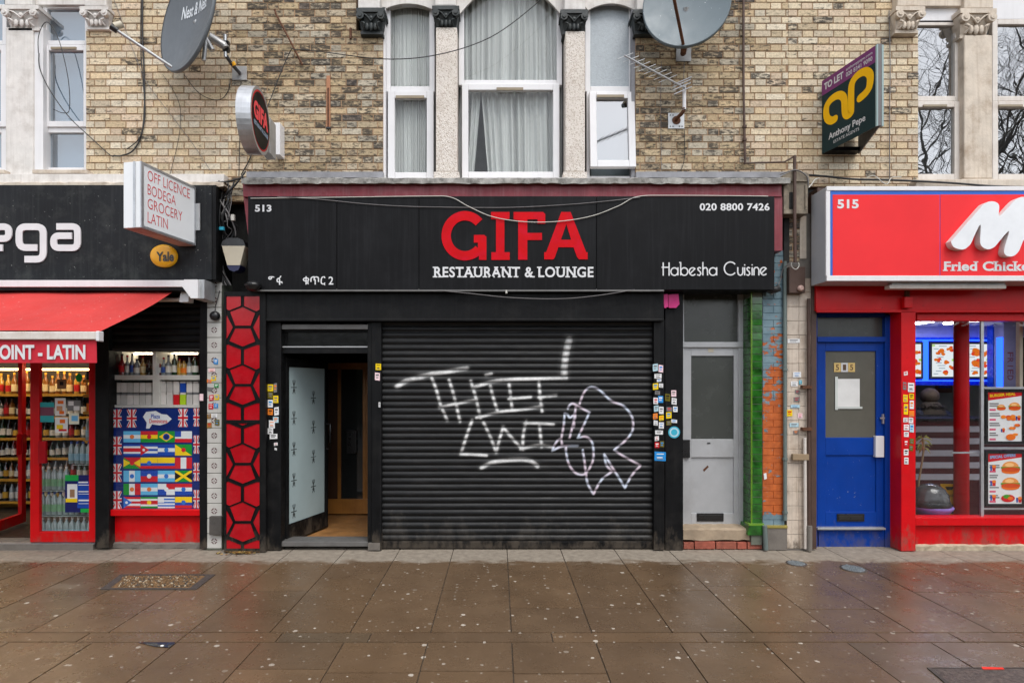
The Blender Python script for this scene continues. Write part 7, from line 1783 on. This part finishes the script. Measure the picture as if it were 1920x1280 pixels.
# stickers
def sticker_set(where, y, items, conv, group, shape_y=None):
    items = sorted(items, key=lambda q: q[1])
    seen = {}
    for i, (x, v, wd, hh, cname) in enumerate(items):
        (px, py), (w_, h_) = conv(x, v), (wd / conv.k, hh / conv.k)
        seen[cname] = seen.get(cname, 0) + 1; n = seen[cname]; tot = sum(1 for q in items if q[4] == cname)
        lab = ("only %s sticker on %s" % (cname, where)) if tot == 1 else "%s %s sticker from the top on %s" % (ordn[n - 1], cname, where)
        b = MB(); m = SC[cname]; yy = y - .0006 * (i % 3) ; a, c, d, e = px - w_ / 2, px + w_ / 2, py - h_ / 2, py + h_ / 2; s_ = rr.uniform(-.7, .7)
        b.pprism([(a, d + s_), (c, d - s_), (c + s_ * .3, e - s_), (a + s_ * .3, e + s_)], yy - .0022, yy + .001, m)
        ink = SC["white"] if cname in ("blue", "red", "green", "cyan", "black") else SC[rr.choice(["black", "red", "blue", "grey", "grey", "orange"])]
        k_ = rr.random()
        b.pbox(a + w_ * .18, c - w_ * .18, d + h_ * .2, d + h_ * (.42 if k_ < .6 else .3), yy - .0030, yy - .0021, ink)
        b.pbox(a + w_ * .2, c - w_ * .3, d + h_ * .58, d + h_ * .70, yy - .0030, yy - .0021, ink)
        if k_ > .5: b.pbox(a + w_ * .2, c - w_ * .2, d + h_ * .78, d + h_ * .86, yy - .0030, yy - .0021, SC["grey"])
        b.build("sticker", label=lab, cat="sticker", group=group)
def mkc(ox, oy, k):
    f = lambda x, v: (ox + x / k, oy + v / k); f.k = k; return f
cD = mkc(360, 520, 2.37); cR = mkc(1200, 520, 2.37); cL = mkc(0, 640, 3.2); cP = mkc(1480, 560, 2.56)
sticker_set("the black post left of the open doorway", -.021, [(348, 490, 26, 30, "yellow"), (370, 490, 14, 40, "grey"), (348, 523, 24, 30, "olive"), (372, 541, 22, 32, "yellow"), (348, 560, 22, 34, "white"), (375, 594, 20, 36, "white"), (348, 597, 22, 26, "orange"), (372, 632, 24, 26, "pale"), (355, 652, 26, 34, "white"), (348, 682, 24, 26, "white"), (362, 706, 34, 22, "white"), (372, 740, 16, 13, "white"), (372, 762, 10, 10, "white")], cD, "stickers on the restaurant posts")
sticker_set("the black post between doorway and shutter", -.022, [(828, 397, 24, 28, "yellow"), (824, 440, 22, 34, "pink"), (833, 565, 8, 22, "white")], cD, "stickers on the restaurant posts")
sticker_set("the shutter's right-hand guide", -.0215, [(68, 400, 22, 32, "pale"), (93, 405, 20, 32, "pink"), (80, 438, 32, 20, "white"), (85, 457, 20, 12, "white"), (69, 484, 24, 28, "yellow"), (94, 480, 18, 18, "white"), (78, 512, 22, 16, "grey"), (70, 548, 20, 28, "white"), (92, 541, 22, 30, "blue"), (72, 582, 20, 26, "pale"), (95, 590, 20, 32, "white"), (68, 616, 20, 24, "orange"), (95, 624, 20, 22, "yellow"), (70, 646, 18, 22, "white"), (95, 657, 22, 28, "white"), (85, 688, 34, 18, "white"), (75, 715, 18, 20, "white"), (76, 744, 20, 24, "red"), (98, 740, 18, 26, "olive"), (90, 794, 50, 40, "blue")], cR, "stickers on the restaurant posts")
sticker_set("the broad black post by the grey door", -.001, [(123, 533, 22, 32, "olive"), (150, 515, 22, 28, "pink"), (152, 550, 22, 28, "white"), (130, 585, 24, 18, "grey"), (157, 585, 20, 24, "white"), (128, 612, 24, 28, "yellow"), (152, 638, 26, 14, "white"), (128, 646, 22, 20, "olive")], cR, "stickers on the restaurant posts")
b = MB(); c = P(1264, 810, -.001); b.lathe([(.063, 0), (.063, .0015)], c[0], -.001, c[2], SC["cyan"], 24, 'Y'); b.lathe([(.050, 0), (.050, .0008)], c[0], -.0026, c[2], SC["pale"], 24, 'Y'); b.lathe([(.034, 0), (.034, .0006)], c[0], -.0035, c[2], SC["cyan"], 16, 'Y'); b.build("sticker", label="round turquoise sticker on the broad black post by the grey door's lock", cat="sticker")
sticker_set("the white tiled pier by the honeycomb panel", .003, [(1295, 120, 26, 32, "blue"), (1270, 172, 40, 22, "pink"), (1282, 222, 28, 28, "yellow"), (1255, 238, 26, 20, "orange"), (1298, 265, 26, 24, "green"), (1258, 285, 30, 22, "grey"), (1268, 338, 26, 34, "red"), (1300, 335, 28, 30, "yellow"), (1265, 390, 28, 32, "red"), (1296, 385, 24, 28, "blue"), (1255, 448, 24, 26, "brown"), (1285, 444, 36, 24, "white"), (1302, 485, 28, 36, "olive"), (1256, 502, 28, 32, "brown")], cL, "stickers on the white tiled pier")
sticker_set("the stained tile pier by the blue door", .003, [(683, 282, 55, 18, "white"), (698, 432, 36, 24, "white"), (686, 472, 30, 22, "white"), (713, 465, 12, 18, "cyan"), (700, 508, 20, 16, "grey"), (697, 541, 26, 20, "grey"), (665, 602, 24, 28, "yellow"), (712, 614, 20, 22, "pink"), (690, 572, 40, 14, "pale"), (685, 655, 40, 18, "pale"), (693, 687, 22, 16, "grey")], cR, "stickers on the stained tile pier")
b = MB(); b.pprism([(1432, 888), (1437, 886), (1438, 897), (1433, 899)], .012, .017, SC["white"]); b.build("sticker", label="torn white sticker scrap low on the peeling orange bricks", cat="sticker")
sticker_set("the red post between blue door and shop window", -.046, [(559, 358, 18, 18, "white"), (554, 418, 16, 36, "grey"), (585, 425, 30, 44, "white"), (558, 478, 22, 36, "yellow"), (587, 468, 22, 26, "yellow"), (560, 530, 20, 50, "yellow"), (588, 508, 20, 40, "white"), (587, 551, 24, 28, "orange"), (558, 581, 20, 22, "white"), (584, 583, 22, 26, "white"), (562, 617, 24, 28, "white"), (588, 620, 20, 40, "pale"), (562, 650, 22, 24, "white"), (588, 683, 20, 26, "olive"), (561, 692, 20, 34, "red"), (585, 716, 18, 26, "olive"), (561, 736, 22, 30, "white"), (562, 777, 20, 32, "white")], cP, "stickers on the red post")
sticker_set("the blue door frame's left side", YB - .001, [(119, 392, 18, 34, "white"), (120, 428, 16, 32, "grey"), (119, 463, 12, 20, "yellow")], cP, "labels on the blue door frame")
b = MB(); b.pbox(374, 381, 738, 751, -.003, .0, SC["pink"]); b.build("sticker", label="small pink sticker on the black post right of the window display", cat="sticker")

# ---- things let into the pavement
ac = thing("access_cover", "rectangular access cover filled with brown gravel in front of the grocery", "manhole cover", (-3.2, -.98, .0))
def gpt(px, py): d = FPX * HC / (py - CY); return ((px - CX) * d / FPX, d - DC)
GRV = mat("brown gravel", (.17, .095, .04), .7, var=.7, scale=42, bmp=1.0, bscale=60); FRM = mat("dark rough frame", (.055, .045, .04), .7, var=.4, scale=40, bmp=.6)
def cover(t, pts, m, fr, inset, inner="filling"):
    c = sum((Vector((*p, 0)) for p in pts), Vector()) / 4
    b = MB(); ins = [Vector((*p, 0)) + (c - Vector((*p, 0))) * inset for p in pts]; o_ = [Vector((*p, 0)) for p in pts]; z = Vector((0, 0, .006))
    for i in range(4): j = (i + 1) % 4; b.face([o_[i] + z, o_[j] + z, ins[j] + z, ins[i] + z], fr); b.face([o_[i], o_[j], o_[j] + z, o_[i] + z], fr)
    b.build("frame", t)
    b = MB(); b.face([v + z * .6 for v in ins], m); b.build(inner, t)
yA1, yA2 = gpt(0, 1077)[1], gpt(0, 1105)[1]
cover(ac, [(gpt(188, 1105)[0], yA2), (gpt(368, 1105)[0], yA2), (gpt(404, 1077)[0], yA1), (gpt(226, 1077)[0], yA1)], GRV, FRM, .17)
rr = random.Random(3); b = MB(); yb1, yb2 = yA2 + .06, yA1 - .05
for i in range(900):
    v = rr.random(); x0_ = gpt(212, 1105)[0] * (1 - v) + gpt(238, 1077)[0] * v; x1_ = gpt(352, 1105)[0] * (1 - v) + gpt(380, 1077)[0] * v
    b.ball((rr.uniform(x0_, x1_), yb1 + (yb2 - yb1) * v, .006), rr.uniform(.006, .012), rr.choice([GRV, FRM, SANDC]) if rr.random() < .4 else GRV, 5)
o = b.build("gravel", ac); o["kind"] = "stuff"
ac2 = thing("access_cover", "worn patterned iron cover with a streak of red paint, nearest in the paving", "manhole cover", (1.9, -2.6, 0))
ya_, yb_2 = gpt(0, 1252)[1], gpt(0, 1296)[1]
MOT = mat("mottled grey brown iron", (.085, .065, .055), .5, var=.6, scale=34, bmp=1.0, bscale=50)
cover(ac2, [(gpt(1790, 1296)[0], yb_2), (gpt(2050, 1296)[0], yb_2), (gpt(1990, 1252)[0], ya_), (gpt(1738, 1252)[0], ya_)], MOT, FRM, .06, "plate")
b = MB(); b.face([(gpt(1843, 1256)[0], gpt(0, 1256)[1], .007), (gpt(1884, 1256)[0], gpt(0, 1256)[1], .007), (gpt(1880, 1252.5)[0], gpt(0, 1252.5)[1], .007), (gpt(1840, 1251)[0], gpt(0, 1251)[1], .007)], flat("red road paint", (225, 50, 35))); b.build("red_mark", ac2)
GRI = mat("grey chequer cover", (.17, .19, .20), .5, var=.3, scale=30)
for px, py, rx, ry, lab in ((1493, 1056, 18, 5.5, "small round grey water cover near the stained tile pier"), (1600, 1066, 22, 7.5, "small grey grid cover in the paving in front of the blue door")):
    t = thing("water_cover", lab, "water cover", (*gpt(px, py), 0)); x, y = gpt(px, py); x1 = gpt(px + rx, py)[0]; ry_ = abs(gpt(px, py - ry)[1] - gpt(px, py + ry)[1]) / 2; rxm = x1 - x
    b = MB(); b.lathe([(1, -.004), (1, .005), (.84, .006)], x, y, 0, FRM, 20, squash=(rxm, ry_)); b.build("frame", t)
    b = MB()
    for i in range(-4, 5):
        for j in range(-3, 4):
            u, v = i / 4.6, j / 3.6
            if u * u + v * v < .7: b.box(x + rxm * u - rxm * .07, x + rxm * u + rxm * .07, y + ry_ * v - ry_ * .10, y + ry_ * v + ry_ * .10, .006, .010, GRI)
    b.lathe([(.84, .0055), (.84, .0065)], x, y, 0, GRI, 20, squash=(rxm, ry_)); b.build("plate", t)
b = MB(); rr = random.Random(14)
LV = [mat("dead leaf %d" % i, v, .7) for i, v in enumerate(((.36, .20, .04), (.20, .10, .03), (.42, .30, .08), (.12, .06, .02)))]
for i in range(130):
    x = rr.gauss(X(458), .09); y = -.10 - abs(rr.gauss(0, .035)); a = rr.uniform(0, 6.28); s_ = rr.uniform(.008, .02); u = Vector((math.cos(a), math.sin(a), rr.uniform(-.3, .3))) * s_; v = Vector((-math.sin(a), math.cos(a), rr.uniform(-.3, .3))) * s_ * .7
    c = Vector((x, y, .012 + rr.random() * .012)); b.face([c - u, c + v, c + u, c - v], LV[i % 4])
b.build("leaf_litter", label="little drift of dead leaves at the foot of the honeycomb panel", cat="leaves", kind="stuff")
b = MB(); x, y = gpt(312, 1210); b.face([(gpt(258, 1204)[0], gpt(0, 1204)[1], .0035), (gpt(290, 1212)[0], gpt(0, 1212)[1], .0035), (gpt(318, 1214)[0], gpt(0, 1214)[1], .0035), (gpt(330, 1204)[0], gpt(0, 1204)[1], .0035)], mat("puddle water", (.03, .025, .02), .02)); b.build("puddle", kind="structure")
b = MB(); b.ball((*gpt(304, 1212), .008), .012, PAPER, 6, (1.2, 1, .5)); b.build("litter_scrap", label="tiny white scrap beside the small puddle on the left paving", cat="litter")
